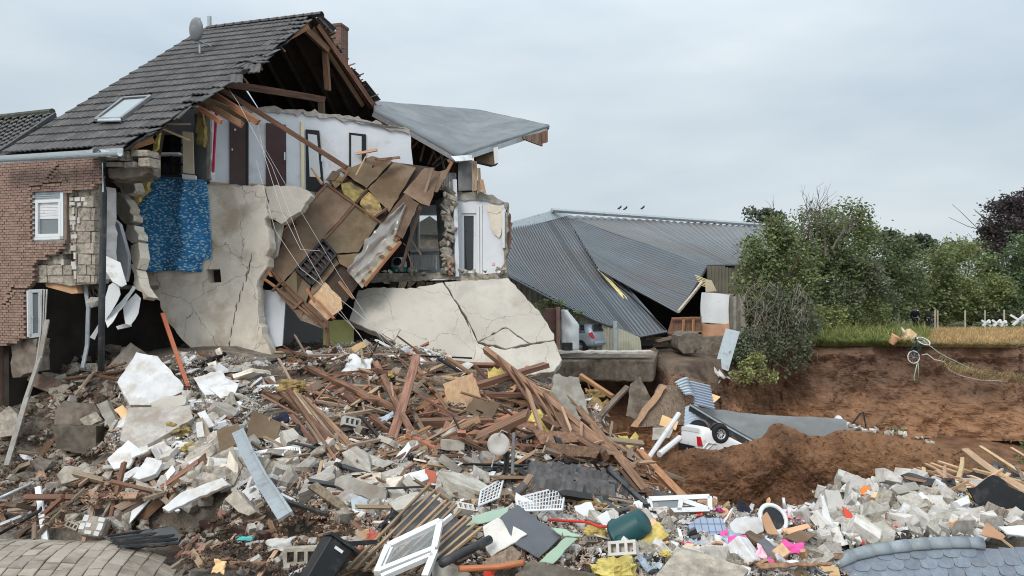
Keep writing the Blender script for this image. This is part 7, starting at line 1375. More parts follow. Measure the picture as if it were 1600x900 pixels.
# white plaster plates and slabs of the left heap
for i, (poly, n, th, m, lab, cat) in enumerate([
 ([(183, 597), (213, 550), (246, 556), (287, 602), (285, 612), (236, 633), (203, 633)], (.25, -.75, .6), .2, 'plaster', 'big white plastered wall slab leaning below the beige wall', 'wall slab'), ([(164, 576), (204, 535), (219, 545), (188, 596), (176, 600)], (-.4, -.7, .6), .25, 'concrete', 'broken masonry edge beside the big white slab', 'masonry'),
 ([(200, 637), (297, 633), (302, 653), (240, 690), (217, 702), (187, 687)], (.1, -.6, .8), .15, 'concrete', 'grey screed slab lying below the big white slab', 'slab'), ([(302, 590), (347, 578), (353, 590), (373, 600), (360, 617), (320, 617)], (0, -.55, .85), .03, 'plaster', 'white plaster sheet at the foot of the beige wall', 'plaster sheet'), ([(326, 606), (374, 598), (366, 618), (345, 622)], (.1, -.5, .85), .03, 'plaster', 'second white plaster sheet overlapping the first one', 'plaster sheet'),
 ([(308, 645), (320, 641), (336, 665), (323, 669)], (.2, -.7, .7), .03, 'plaster', 'small white plate left of the wooden door', 'plaster sheet'), ([(306, 660), (316, 658), (320, 682), (308, 684)], (.1, -.8, .6), .03, 'plaster', 'narrow white plate standing left of the wooden door', 'plaster sheet'), ([(167, 717), (200, 687), (217, 700), (201, 730), (177, 733)], (-.1, -.6, .8), .05, 'plaster', 'white plate at the left end of the heap', 'plaster sheet'), ([(207, 745), (227, 719), (254, 722), (243, 740), (217, 749)], (0, -.6, .8), .1, 'plaster', 'white topped concrete piece in the left heap', 'plaster sheet'),
 ([(293, 722), (310, 712), (357, 716), (343, 749), (313, 752)], (.1, -.6, .8), .03, 'plaster', 'wide white plaster sheet left of the bent gutter', 'plaster sheet'), ([(253, 793), (283, 769), (347, 746), (358, 757), (294, 784), (263, 799)], (-.1, -.55, .85), .05, 'plaster', 'long white panel lying low in the left heap', 'plaster sheet'), ([(203, 706), (230, 694), (232, 704), (206, 716)], (0, -.6, .8), .04, 'plaster', 'small white plate above the white topped concrete', 'plaster sheet'),
 ([(395, 640), (440, 660), (432, 690), (385, 680)], (.1, -.6, .8), .03, 'chipboard', 'brown wooden door lying flat left of the radiator', 'board'), ([(338, 672), (372, 660), (375, 690), (345, 712)], (0, -.6, .8), .03, 'chipboard', 'brown wooden board under the bent gutter', 'board'), ([(85, 642), (100, 626), (146, 630), (157, 646), (150, 664), (84, 664)], (0, -.9, .35), .5, 'dark_concrete', 'dark concrete block with a rounded top at the pit edge', 'concrete block'), ([(80, 666), (150, 666), (150, 700), (138, 712), (88, 700)], (0, -1, .1), .4, 'dark_concrete', 'blackened chimney block in the pit under the rounded block', 'concrete block'),
 ([(150, 632), (167, 625), (191, 677), (178, 682)], (-.3, -.9, .3), .12, 'concrete', 'grey slab standing on edge beside the dark block', 'slab'), ([(25, 576), (45, 580), (90, 592), (108, 612), (86, 616), (52, 604)], (-.2, -.85, .5), .15, 'brick', 'broken brick facing sheet tilted over the pit', 'brick sheet'), ([(57, 552), (74, 548), (106, 576), (104, 602), (80, 592), (56, 576)], (-.2, -.95, .3), .3, 'dark_concrete', 'brown wall piece under the white window sill', 'wall piece'), ([(74, 545), (90, 544), (131, 572), (122, 577)], (.2, -.6, .8), .05, 'white_paint', 'white window sill lying on the wall piece', 'window sill'),
 ([(0, 645), (14, 634), (28, 648), (24, 680), (0, 684)], (.2, -.9, .3), .4, 'pumice', 'pale mossy block at the left edge of the pit', 'concrete block'), ([(178, 640), (192, 632), (224, 676), (216, 680)], (.3, -.6, .7), .04, 'peach', 'peach coloured board leaning on the grey screed slab', 'board'), ([(124, 655), (150, 642), (160, 656), (134, 668)], (0, -.8, .6), .2, 'pumice', 'tan rubble stone above the dark block', 'concrete block'), ([(88, 742), (100, 728), (152, 728), (150, 742), (96, 756)], (-.1, -.7, .7), .15, 'pumice', 'tan masonry strip at the left end of the heap', 'masonry'),
 ([(524, 748), (535, 742), (606, 764), (602, 786), (590, 786), (522, 758)], (0, -.8, .5), .3, 'concrete', 'long concrete beam in the middle of the lower heap', 'concrete beam'), ([(630, 742), (664, 732), (670, 748), (640, 760)], (0, -.6, .8), .12, 'plaster', 'white block beside the rust coloured plate', 'block'), ([(664, 732), (680, 736), (684, 752), (668, 760)], (.2, -.8, .5), .04, 'orange_pipe', 'rust coloured plate beside the white block', 'plate'), ([(616, 716), (638, 690), (642, 700), (626, 722)], (-.3, -.8, .5), .02, 'white_paint', 'curved white sheet standing in the middle of the heap', 'sheet'),
 ([(350, 780), (368, 764), (400, 800), (388, 806), (372, 800)], (-.3, -.8, .5), .2, 'pumice', 'grey brown block right of the long white panel', 'concrete block'), ([(480, 760), (495, 752), (556, 800), (546, 806)], (.1, -.7, .7), .06, 'old_plank', 'splintered grey plank above the gravel patch', 'plank'), ([(545, 770), (575, 780), (572, 798), (550, 796)], (0, -.5, .85), .01, 'zinc', 'grey plastic sheet above the gravel patch', 'sheet'), ([(596, 520), (612, 500), (626, 514), (616, 532)], (0, -.7, .7), .05, 'slab_stucco', 'small render piece on the slope below the ceiling', 'wall slab')]):
    hp2({'plaster sheet': 'plaster_sheet', 'concrete block': 'concrete_block', 'wall slab': 'wall_slab'}.get(cat, cat.replace(' ', '_')), poly, n, th, m, lab, cat, .5, None, .55, b=.006)
# bent gutter, pole, radiator
gp = [P(x, y, Yd(x, y, 1.)) for x, y in [(372, 674), (386, 706), (408, 748), (428, 778), (446, 806)]]
mb = MB()
for a, b in zip(gp, gp[1:]): mb.bar(a, b + (b - a) * .02, .2, .035, (0, -.7, .7))
for a, b in zip(gp, gp[1:]): mb.bar(a + Vector((.09, -.02, .03)), b + Vector((.09, -.02, .03)), .03, .07, (0, -.7, .7))
tag(mb.build('bent_gutter', 'zinc'), 'long bent zinc gutter lying steeply on the left heap', 'gutter')
pp = [P(74, 500, 16.0), P(62, 560, 15.6), P(42, 620, 15.3), P(10, 728, 14.2)]; mb = MB()
for a, b in zip(pp, pp[1:]): mb.bar(a, b, .09, .05)
tag(mb.build('metal_pole', 'concrete'), 'grey metal pole slanting from the broken window into the pit', 'pole')
rd = thing('radiator', lay(425, 720), 'white ribbed radiator lying in the heap under the bent gutter', 'radiator'); ro = P(425, 720, Yd(425, 720, .12)); nr_ = Vector((-.1, -.75, .65)).normalized()
for i in range(24):
    x = 380 + i * 3.8; y0_ = 712 - i * .55; MB().bar(on_plane(x, y0_ - 2, ro, nr_), on_plane(x + 4, y0_ + 26 - i * .2, ro, nr_), .028, .05, nr_).build('rib', 'radiator', rd)
for a, b in (((380, 711), (470, 698)), ((386, 738), (474, 722))): MB().bar(on_plane(*a, ro, nr_), on_plane(*b, ro, nr_), .05, .06, nr_).build('header', 'radiator', rd)
# fallen dish
fd = thing('satellite_dish', lay(795, 750), 'pale satellite dish on its mast stuck upright in the heap', 'satellite dish'); yb = Yd(800, 748, .5); dc = P(779, 694, yb); dn = Vector((-.1, -1, .15)).normalized()
MB().lathe([(0, -.05), (.08, -.045), (.13, -.02), (.163, .0), (.163, .012), (.1, -.02), (.0, -.035)], dc, dn, 24).build('reflector', 'aerated', fd, smooth=True); MB().tube([P(803, 676, yb + .1), P(800, 756, yb)], .025, 8).build('mast', 'grey_plastic', fd); MB().tube([P(774, 709, yb), P(768, 730, yb)], .012, 6).build('feed_arm', 'zinc', fd); MB().tube([P(778, 680, yb), P(784, 672, yb), P(793, 676, yb)], .008, 5).build('cable', 'cable', fd)
mb = MB().grid(lambda u, v: P(784 + 9 * u + 3 * math.sin(v * 3), 698 + 44 * v, yb + .03 + .05 * math.sin(u * 3)), 4, 10); solid(tag(mb.build('curved_strip', 'dark_pipe', smooth=True), 'dark curved strip between the fallen dish and its mast', 'strip'), .02)
tag(MB().tube([*[P(x, y, yb - .05) for x, y in ((789, 752), (790, 742), (795, 738), (800, 742), (801, 752))]], .02, 6).build('hoop', 'dark_pipe', smooth=True), 'small dark hoop at the foot of the dish mast', 'hoop')
# wire baskets
def basket(quad, nw, label):
    b = thing('wire_basket', P(*quad[3]), label, 'basket'); q = [P(x, y, near(Y, x, y, .6)) for x, y, Y in quad]; f = lambda u, v: q[0].lerp(q[1], u).lerp(q[3].lerp(q[2], u), v)
    for a, c in ((q[0], q[1]), (q[1], q[2]), (q[2], q[3]), (q[3], q[0])): MB().tube([a, c], .016, 6).build('rim', 'white_paint', b)
    for i in range(1, nw): MB().tube([f(i / nw, 0), f(i / nw, 1)], .008, 4).build('wire', 'white_paint', b)
    for i in range(1, 5): MB().tube([f(0, i / 5), f(1, i / 5)], .007, 4).build('wire', 'white_paint', b)
basket([(806, 779, 10.9), (884, 759, 10.6), (878, 796, 10.2), (812, 798, 10.4)], 15, 'large white wire basket tipped in front of the tile stack'); basket([(752, 767, 11.2), (787, 747, 11.1), (779, 777, 10.8), (748, 790, 10.9)], 6, 'small white wire rack left of the large basket')
# tile stack: dark roof tiles still lying in courses
ts = thing('tile_stack', lay(900, 750), 'slumped stack of dark roof tiles under the rafter frame', 'roof tiles'); r2 = random.Random(11)
for r_ in range(6):
    for c_ in range(9):
        x = 835 + c_ * 17 + r_ * 3 + r2.uniform(-3, 3); y = 736 + r_ * 5.5 + c_ * .9 + r2.uniform(-1, 1)
        if x < 990 - r_ * 4: link('tile', TM[0], None, ts, P(x, y, Yd(x, y, .35)), Euler((R(28) + r2.gauss(0, .1), r2.gauss(0, .12), r2.gauss(-.1, .15))).to_quaternion(), (.72, .75, .8))
for nm, x0, y0, x1, y1, w_, m, lab in [('ridge_board', 818, 731, 990, 734, 5, 'dark_pipe', 'long dark board lying above the tile stack'), ('ridge_board', 940, 724, 1012, 790, 7, 'dark_pipe', 'dark verge strip falling right of the tile stack'), ('grey_lath', 690, 724, 832, 728, 4, 'black_frame', 'black lath left of the tile stack'), ('grey_lath', 720, 742, 800, 746, 4, 'old_plank', 'grey lath behind the small wire rack')]: hb(nm, x0, y0, x1, y1, w_, m, lab, .4, .4, cat='board')
for nm, x0, y0, x1, y1, w_, m, lab in [('mouldy_board', 888, 770, 990, 788, 7, 'old_plank', 'mossy board right of the large wire basket'), ('mouldy_board', 900, 782, 1010, 800, 5, 'old_wool', 'thin mossy strip under the mossy board'), ('brown_downpipe', 316, 817, 418, 838, 9, 'dark_door', 'brown downpipe lying on the earth above the dropped paving'), ('dark_hose_pipe', 446, 783, 510, 804, 5, 'dark_pipe', 'dark pipe end poking out above the gravel patch')]: hb(nm, x0, y0, x1, y1, w_, m, lab, .25, .25, cat='board' if 'board' in nm else 'pipe', asp=1)
# foreground: lattice of battens, window frame, panels
lt = thing('batten_lattice', lay(640, 850), 'lattice of thin battens on torn grey felt in the foreground', 'lattice'); lo = P(640, 840, Yd(640, 840, .55)); ln = Vector((-.05, -.3, .95)).normalized()
for i in range(11):
    t = i / 10; a = (544 + 122 * t + rnd.uniform(-4, 4), 890 + 6 * t); b = (672 + 80 * t, 760 + 66 * t + rnd.uniform(-4, 4)); beam('batten', on_plane(*a, lo + ln * .05, ln), on_plane(*b, lo + ln * .05, ln), .035, .03, 'lath', lt)
for t in (.2, .5, .8):
    a = (544 + 128 * t, 888 - 120 * t); b = (a[0] + 108, a[1] + 62); beam('cross_batten', on_plane(*a, lo, ln), on_plane(*b, lo, ln), .06, .03, 'old_plank', lt)
hp2('felt', [(640, 788), (672, 770), (742, 826), (700, 868), (650, 870), (612, 830)], tuple(ln), .01, 'felt', None, None, 0, lo.y, 1.5, lt).location += -ln * .04
wf = thing('loose_window', lay(640, 880), 'white window frame thrown across the batten lattice', 'window frame'); wo_ = P(640, 856, Yd(640, 856, .95)); wn2 = Vector((-.1, -.36, .93)).normalized()
for a, b, w_ in [((590, 896), (607, 854), .08), ((607, 854), (688, 815), .08), ((688, 815), (679, 858), .07), ((679, 858), (592, 893), .06), ((680, 862), (664, 902), .07), ((596, 902), (676, 868), .05), ((691, 818), (706, 806), .03), ((612, 858), (598, 888), .04)]: MB().bar(on_plane(*a, wo_, wn2), on_plane(*b, wo_, wn2), w_, .06, wn2).build('frame_bar', 'white_pvc', wf)
hp2('pane', [(598, 886), (610, 858), (682, 822), (675, 854)], tuple(wn2), .005, 'clear_pane', None, None, 0, wo_.y, 0, wf)
for i, (nm, poly, n, th, m, lab, cat, d) in enumerate([
 ('slate_board', [(782, 807), (809, 788), (878, 839), (842, 872), (806, 851)], (.1, -.62, .78), .02, 'dark_slate_panel', 'large dark grey panel lying in the foreground', 'panel', .45), ('speckled_board', [(754, 822), (778, 808), (824, 834), (768, 870), (760, 860)], (-.1, -.6, .8), .025, 'aerated', 'white speckled panel left of the dark grey one', 'panel', .5), ('mint_panel', [(842, 878), (884, 839), (903, 841), (864, 881)], (.2, -.6, .8), .02, 'mint', 'mint green panel right of the dark grey one', 'panel', .5),
 ('green_glass', [(729, 809), (796, 790), (792, 806), (753, 818), (728, 822)], (0, -.7, .7), .012, 'mint', 'pale green glass sheet above the speckled panel', 'glass', .35), ('green_tray', [(862, 824), (884, 826), (910, 838), (880, 838)], (0, -.6, .8), .03, 'mint', 'green tray edge above the mint panel', 'tray', .4), ('white_board', [(897, 790), (924, 784), (933, 811), (904, 812)], (.1, -.8, .6), .02, 'white_paint', 'white grooved board standing right of the large basket', 'board', .4), ('white_board', [(932, 808), (949, 797), (960, 824), (944, 822)], (.2, -.8, .6), .02, 'white_paint', 'white pointed board left of the teal bin', 'board', .4),
 ('white_board', [(806, 769), (842, 790), (830, 800), (806, 788)], (-.1, -.8, .5), .015, 'white_paint', 'white board leaning on the large wire basket', 'board', .5), ('clear_panel', [(838, 800), (856, 788), (902, 808), (880, 818), (842, 812)], (0, -.6, .8), .01, 'clear_pane', 'clear plastic panel behind the dark grey panel', 'panel', .4), ('wood_beam_end', [(804, 898), (829, 875), (940, 898), (934, 906), (812, 906)], (0, -.5, .85), .12, 'dark_concrete', 'broad brown beam at the bottom edge of the picture', 'beam', .5), ('brown_board', [(752, 880), (800, 852), (816, 866), (806, 880), (768, 886)], (0, -.7, .7), .05, 'old_plank', 'weathered brown board under the speckled panel', 'board', .5),
 ('grey_tub_side', [(676, 884), (684, 876), (735, 896), (730, 906), (674, 906)], (-.2, -.8, .6), .1, 'concrete', 'grey plastic tub at the bottom edge', 'tub', .5), ('yellow_wool_slab', [(992, 834), (1028, 814), (1046, 836), (1008, 861)], (.0, -.7, .7), .12, 'wool', 'yellow mineral wool slab with ridges right of the teal bin', 'insulation', .45), ('tartan_cloth', [(1073, 822), (1092, 808), (1128, 809), (1137, 832), (1112, 838), (1082, 832)], (0, -.65, .75), .05, 'tartan', 'blue grey checked cloth spread on the debris', 'cloth', .35),
 ('white_mattress', [(1140, 818), (1150, 809), (1190, 808), (1194, 830), (1180, 836), (1144, 834)], (.05, -.7, .7), .18, 'plaster', 'stained white cushion block right of the checked cloth', 'cushion', .4), ('brown_board', [(1189, 808), (1198, 799), (1218, 836), (1199, 834)], (-.3, -.8, .5), .02, 'cardboard', 'brown fibreboard standing right of the white cushion', 'board', .5), ('tan_panel', [(1220, 826), (1262, 818), (1268, 824), (1230, 834)], (0, -.5, .85), .02, 'peach', 'flat pinkish board above the pink cloth', 'board', .35), ('tan_panel', [(1224, 838), (1250, 828), (1278, 834), (1250, 850)], (.2, -.6, .8), .02, 'chipboard', 'brown board below the flat pinkish one', 'board', .4),
 ('grey_board', [(1183, 846), (1195, 840), (1222, 866), (1208, 876)], (.1, -.7, .7), .02, 'dark_slate_panel', 'dark grey board behind the cardboard box', 'board', .45), ('cardboard_box_side', [(1206, 860), (1222, 847), (1236, 862), (1218, 874)], (.1, -.6, .8), .12, 'light_wood', 'open pale cardboard box right of the pink blocks', 'box', .5), ('cardboard_sheet', [(1272, 892), (1288, 880), (1310, 886), (1314, 900), (1280, 904)], (.1, -.6, .8), .03, 'cardboard', 'orange brown cardboard beside the slate roof', 'cardboard', .5), ('long_wood', [(1180, 880), (1300, 877), (1300, 882), (1190, 888)], (0, -.5, .8), .03, 'timber', 'thin brown board left of the slate roof', 'board', .4),
 ('white_plate', [(1282, 776), (1287, 774), (1302, 824), (1297, 846), (1284, 800)], (-.5, -.8, .2), .04, 'white_paint', 'tall white plate standing at the left of the white blocks', 'plate', .6), ('cracked_wall', [(1289, 764), (1312, 767), (1335, 824), (1306, 834), (1296, 800)], (.1, -.8, .55), .12, 'aerated', 'cracked whitish wall piece behind the tall white plate', 'wall piece', .4), ('red_carpet', [(1316, 790), (1330, 800), (1353, 852), (1334, 848), (1322, 820)], (.1, -.6, .8), .02, 'red', 'red strip below the cracked wall piece', 'carpet', .3), ('white_flakes', [(1342, 822), (1380, 812), (1400, 830), (1396, 854), (1356, 846)], (.0, -.6, .8), .03, 'concrete', 'flaking grey white plaster sheet lying below the blocks', 'plaster', .15),
 ('concrete_post', [(1323, 786), (1329, 751), (1342, 743), (1354, 752), (1347, 776), (1332, 790)], (-.1, -.9, .35), .2, 'aerated', 'upright concrete post at the top of the white blocks', 'post', .5), ('orange_board', [(1342, 772), (1350, 757), (1362, 764), (1352, 774)], (.1, -.8, .5), .03, 'orange', 'orange board beside the upright concrete post', 'board', .5), ('peach_board', [(1360, 776), (1366, 768), (1394, 776), (1386, 784)], (0, -.6, .8), .06, 'peach', 'peach board on the white blocks', 'board', .45), ('cream_slab', [(1455, 799), (1513, 773), (1517, 786), (1500, 792), (1464, 803)], (-.05, -.6, .8), .1, 'plaster', 'long white slab with cracked underside among the blocks', 'slab', .5),
 ('white_sheet', [(1420, 782), (1440, 768), (1456, 784), (1436, 800)], (.1, -.7, .7), .06, 'white_paint', 'bright white folded sheet among the blocks', 'sheet', .5), ('peach_board', [(1534, 836), (1542, 816), (1572, 838), (1566, 844)], (.1, -.8, .6), .02, 'cardboard', 'brown board tipped up above the slate roof', 'board', .5), ('wall_strip', [(1522, 796), (1534, 790), (1600, 812), (1600, 822), (1548, 812)], (0, -.7, .7), .1, 'concrete', 'grey strip with holes at the right edge', 'wall piece', .4), ('white_board', [(1560, 822), (1602, 820), (1602, 838), (1574, 834)], (.1, -.6, .8), .03, 'white_paint', 'white panel at the right edge above the slate roof', 'panel', .4),
 ('screed_sheet', [(1024, 900), (1060, 856), (1130, 872), (1170, 890), (1160, 906), (1030, 906)], (0, -.35, .93), .05, 'pumice', 'flat tan mortar sheet at the bottom edge', 'slab', .6), ('insulating_sheet', [(1392, 762), (1430, 752), (1440, 764), (1404, 772)], (0, -.6, .8), .1, 'concrete', 'grey slab at the top of the white blocks', 'slab', .4)]):
    hp2(nm, poly, n, th, m, lab, cat, d, None, .8, b=.006)
# pipes and gutters in the foreground
def fpipe(name, pts, rpx, m, label, d=.5, seg=10):
    q = [P(x, y, Yd(x, y, d)) for x, y in pts]; return tag(MB().tube(q, rpx / F * q[0].y, seg).build(name, m, smooth=True), label, 'pipe')
fpipe('gutter_pipe', [(690, 880), (765, 843)], 7.5, 'dark_pipe', 'thick dark gutter pipe beside the batten lattice', .75); fpipe('drain_pipe', [(718, 889), (778, 886), (818, 879)], 5, 'orange_pipe', 'orange drain pipe at the bottom edge', .75); fpipe('red_tube', [(856, 812), (920, 816), (934, 822), (965, 824)], 2, 'red', 'thin red tube behind the green tray', .4); fpipe('drain_pipe', [(552, 862), (566, 858)], 5, 'orange_pipe', 'short orange pipe stub beside the wheelie bin', .4)
fpipe('earth_pipe', [(494, 864), (530, 848)], 6, 'dark_door', 'brown pipe behind the wheelie bin', .3); fpipe('steel_pole', [(0, 778), (40, 760), (102, 722)], 2.6, 'zinc', 'thin steel pole slanting above the pit at the left', .35); fpipe('black_hose', [(0, 834), (60, 800), (85, 764)], 2.4, 'black_plastic', 'black hose curving up at the left edge', .3); fpipe('thin_rod', [(310, 734), (345, 770)], .9, 'dark_door', 'thin rusty rod beside the white sheets', .4)
# wheelie bin lying over
wb = thing('wheelie_bin', lay(510, 880), 'black wheelie bin tipped over at the bottom edge', 'bin'); bc = P(507, 884, Yd(507, 884, .55)); mb = MB(); rot = Euler((R(-25), R(38), R(12))).to_matrix()
pr_ = [(-.15, -.17), (.15, -.17), (.17, .17), (-.17, .17)]; bot = [(x * .8, y * .8, -.28) for x, y in pr_]; tp_ = [(x, y, .26) for x, y in pr_]; mb.add([bc + rot @ Vector(v) for v in bot + tp_], [(0, 1, 2, 3), (4, 5, 6, 7), (0, 1, 5, 4), (1, 2, 6, 5), (2, 3, 7, 6), (3, 0, 4, 7)]); bev(mb.build('body', 'black_plastic', wb), .02, 2)
MB().box(bc + rot @ Vector((.02, -.02, .27)), (.38, .38, .03), rot).build('rim', 'black_plastic', wb); MB().box(bc + rot @ Vector((.18, .1, .38)), (.36, .36, .04), rot @ Euler((0, R(-35), 0)).to_matrix()).build('lid', 'black_plastic', wb)
for sx in (-1, 1): MB().lathe([(0, -.03), (.07, -.03), (.07, .03), (0, .03)], bc + rot @ Vector((sx * .16, .16, -.25)), rot @ Vector((1, 0, 0)), 12).build('wheel', 'rubber', wb)
MB().box(bc + rot @ Vector((0, -.185, .18)), (.1, .01, .03), rot).build('sticker', 'white_paint', wb)
# teal bin, orange cloth, black tub
tb = thing('teal_bin', lay(985, 840), 'dark teal plastic bin lying on its side in the foreground', 'bin'); tc_ = P(986, 826, Yd(986, 826, .5)); ax = Vector((-.6, .35, -.55)).normalized()
MB().lathe([(.0, -.2), (.13, -.2), (.15, -.18), (.19, .14), (.21, .15), (.205, .19), (.17, .18), (.15, .0), (0, -.15)], tc_, ax, 18).build('body', 'teal', tb, smooth=True); MB().lathe([(.0, .0), (.09, .0), (.1, .05), (.0, .08)], tc_ + Vector((-.13, -.1, -.12)), (-.5, -.6, .3), 12).build('base_knob', 'teal', tb, smooth=True)
def rag(name, cx, cy, wpx, hpx, m, label, d=.25, seed=0, n=(0, -.7, .7), rough=.5, cat='cloth'):
    r = random.Random(seed); Y = Yd(cx, cy, d); c = P(cx, cy, Y); n = Vector(n).normalized(); ex = Vector((1, 0, 0)); ey = n.cross(ex).normalized(); w_, h_ = wpx / F * Y, hpx / F * Y; an = r.uniform(-.6, .6)
    def fn(u, v):
        rr_ = .72 + .4 * mnoise.noise((u * 2.3 + seed, v * 2.3, seed)); x, y = (u - .5) * w_ * rr_ * 1.3, (v - .5) * h_ * rr_ * 1.3
        return c + ex * (x * math.cos(an) - y * math.sin(an)) + ey * (x * math.sin(an) + y * math.cos(an)) + n * (min(w_, h_) * rough * .5 * fbm(u * 2.5, v * 2.5, seed * 3.1, 1, 3))
    o = MB().grid(fn, 12, 12).build(name, m, smooth=True); solid(o, .012); return tag(o, label, cat)
for i, a in enumerate([('orange_cloth', 582, 838, 20, 18, 'orange_pipe', 'bright orange cloth hanging by the black tub'), ('pink_cloth', 1117, 838, 30, 16, 'pale_pink', 'pale pink cloth below the checked cloth'), ('pink_cloth', 1155, 846, 30, 26, 'pink', 'bright pink cloth over pale blocks'), ('pink_cloth', 1134, 836, 16, 14, 'pink', 'small bright pink scrap under the checked cloth'), ('pink_cloth', 1238, 856, 34, 20, 'pink', 'bright pink cloth right of the cardboard box'), ('pink_cloth', 1190, 862, 16, 22, 'pale_pink', 'pink scrap on the front of a grey block'), ('pink_cloth', 1240, 810, 20, 8, 'pale_pink', 'pink scrap beside the white ring'), ('foil_scrap', 440, 850, 40, 22, 'tarp_grey', 'pale plastic foil lying left of the wheelie bin'), ('cream_bag', 343, 886, 22, 22, 'peach', 'cream coloured bag beside the dropped paving'), ('green_foil', 384, 842, 24, 7, 'turquoise', 'small green foil scrap on the earth'), ('red_cloth', 765, 896, 18, 12, 'red', 'small bright red scrap at the bottom edge'),
   ('black_sack', 620, 820, 44, 40, 'black_plastic', 'crumpled black sack beside the orange cloth'), ('blue_cloth', 605, 652, 24, 10, 'blue_sheet', 'pale blue scrap among the timbers'), ('white_cloth', 560, 575, 46, 34, 'white_paint', 'white crumpled cloth under the hanging ceiling'), ('white_cloth', 765, 742, 18, 12, 'white_paint', 'white scrap on the tile stack'), ('green_scrap', 30, 792, 12, 8, 'turquoise', 'green scrap at the left edge'), ('striped_cloth', 252, 578, 26, 20, 'navy', 'dark striped cloth on the big white slab'), ('black_sack', 455, 680, 30, 26, 'black_plastic', 'black sack near the radiator in the heap'), ('dark_sack', 690, 568, 22, 18, 'dark_pipe', 'dark sack on the foot of the render slab'), ('black_sack', 440, 655, 26, 20, 'navy', 'dark blue sack above the radiator')]): rag(*a, d=.3, seed=i + 3, rough=.55)
# mineral wool lumps
def lump(name, cx, cy, rpx, m, label, seed, d=.2, flat=.6, cat='insulation'):
    Y = Yd(cx, cy, d); c = P(cx, cy, Y); r_ = rpx / F * Y; mb = MB(); nU, nV = 16, 10
    def fn(u, v):
        t, f = u * 2 * math.pi, (v - .5) * math.pi; q = Vector((math.cos(t) * math.cos(f), math.sin(t) * math.cos(f), math.sin(f))); k = 1 + .45 * fbm(q.x * 1.4 + seed, q.y * 1.4, q.z * 1.4, 1.3, 4); return c + Vector((q.x * r_ * k, q.y * r_ * k * .8, q.z * r_ * k * flat))
    return tag(mb.grid(fn, nU * 2, nV * 2).build(name, m), label, cat)
for i, a in enumerate([('wool_lump', 962, 892, 34, 'wool', 'big yellow wool lump at the bottom edge'), ('wool_lump', 930, 832, 17, 'wool', 'yellow wool tuft left of the teal bin'), ('wool_lump', 742, 772, 15, 'wool', 'yellow wool tuft beside the small wire rack'), ('wool_lump', 274, 672, 22, 'old_wool', 'brown yellow wool on the grey screed slab'), ('wool_lump', 300, 700, 14, 'old_wool', 'mossy wool lump left of the wide white sheet'), ('wool_lump', 456, 604, 20, 'old_wool', 'yellow wool hanging in the upper timbers'), ('wool_lump', 1018, 852, 13, 'wool', 'yellow wool under the ridged wool slab'), ('wool_lump', 1040, 866, 9, 'wool', 'little yellow wool tuft near the mortar sheet'), ('wool_lump', 930, 616, 14, 'old_wool', 'pale wool right of the rafter frame'), ('wool_lump', 1470, 775, 10, 'wool', 'yellow wool among the white blocks'), ('wool_lump', 1520, 775, 8, 'wool', 'yellow wool below the dark hollow'), ('wool_lump', 984, 695, 12, 'wool', 'pale yellow wool at the tip of the rafter frame'), ('wool_lump', 605, 586, 9, 'wool', 'small wool tuft behind the stout post'), ('wool_lump', 660, 800, 10, 'yellow', 'yellow foam piece on the batten lattice')]): lump(*a, seed=i * 3.7)
# hollow blocks
def hollow(name, cx, cy, wpx, rot, m, label, d=.25, holes=3, group=None):
    Y = Yd(cx, cy, d); c = P(cx, cy, Y); w_ = wpx / F * Y; mb = MB(); L_, D, Hh = w_, w_ * .5, w_ * .48; t = .1 * w_; mb2 = MB(); ho = L_ / holes
    for y in (-D / 2 + t / 2, D / 2 - t / 2): mb.box((0, y, 0), (L_, t, Hh))
    for i in range(holes + 1): mb.box(((i / holes - .5) * (L_ - t), 0, .0005), (t, D - 2 * t, Hh * .995))
    mb.box((0, 0, -Hh * .3), (L_ - 2 * t, D - 2 * t, Hh * .2)); me, _ = mb.mesh(name, m, center=False); return tag(link(name, me, None, None, c, rot), label, 'hollow block', group)
for i, (x, y, w_, rot, lab) in enumerate([(472, 868, 52, (R(80), 0, R(6)), 'grey hollow block left of the wheelie bin'), (446, 852, 26, (R(60), .3, .2), 'small hollow block behind the other by the bin'), (974, 858, 44, (R(60), R(-10), R(-18)), 'pale perforated block below the teal bin'), (705, 750, 36, (R(50), .4, .5), 'pale hollow block right of the rust coloured plate'), (692, 768, 24, (R(20), .9, .3), 'hollow block half under the other by the rust plate'), (548, 660, 28, (R(70), .3, .6), 'pale hollow block among the upper timbers'), (566, 672, 22, (R(20), .3, 1.2), 'small hollow block beside the other in the timbers'), (112, 822, 18, (R(60), .5, .3), 'dark hollow brick above the dropped paving'), (725, 796, 30, (R(30), .3, .5), 'pale hollow block above the green glass sheet'), (816, 716, 22, (R(50), .3, -.4), 'hollow block right of the dish mast'), (950, 800, 20, (R(85), 0, .1), 'grey block behind the white pointed board'), (922, 844, 22, (R(50), .2, .6), 'hollow block right of the mint panel')]): hollow('hollow_block', x, y, w_, rot, 'aerated' if i in (2, 5, 8) else 'pumice', lab)
ma = thing('painted_block', lay(148, 828), 'grey masonry lump with white brick shaped patches above the paving', 'block'); mc = P(148, 824, Yd(148, 824, .25)); mq = Euler((R(-28), R(12), R(8))).to_matrix(); bev(MB().box(mc, (.33, .3, .28), mq).build('core', 'pumice', ma), .03)
for x, z, a, b in [(-.12, .09, .07, .09), (-.13, -.03, .07, .09), (-.02, -.1, .09, .05), (-.05, .0, .07, .06), (.1, .1, .09, .06), (.11, .0, .07, .1), (.1, -.1, .07, .06)]: MB().box(mc + mq @ Vector((x, -.152, z)), (a, .012, b), mq).build('brick_face', 'plaster', ma)
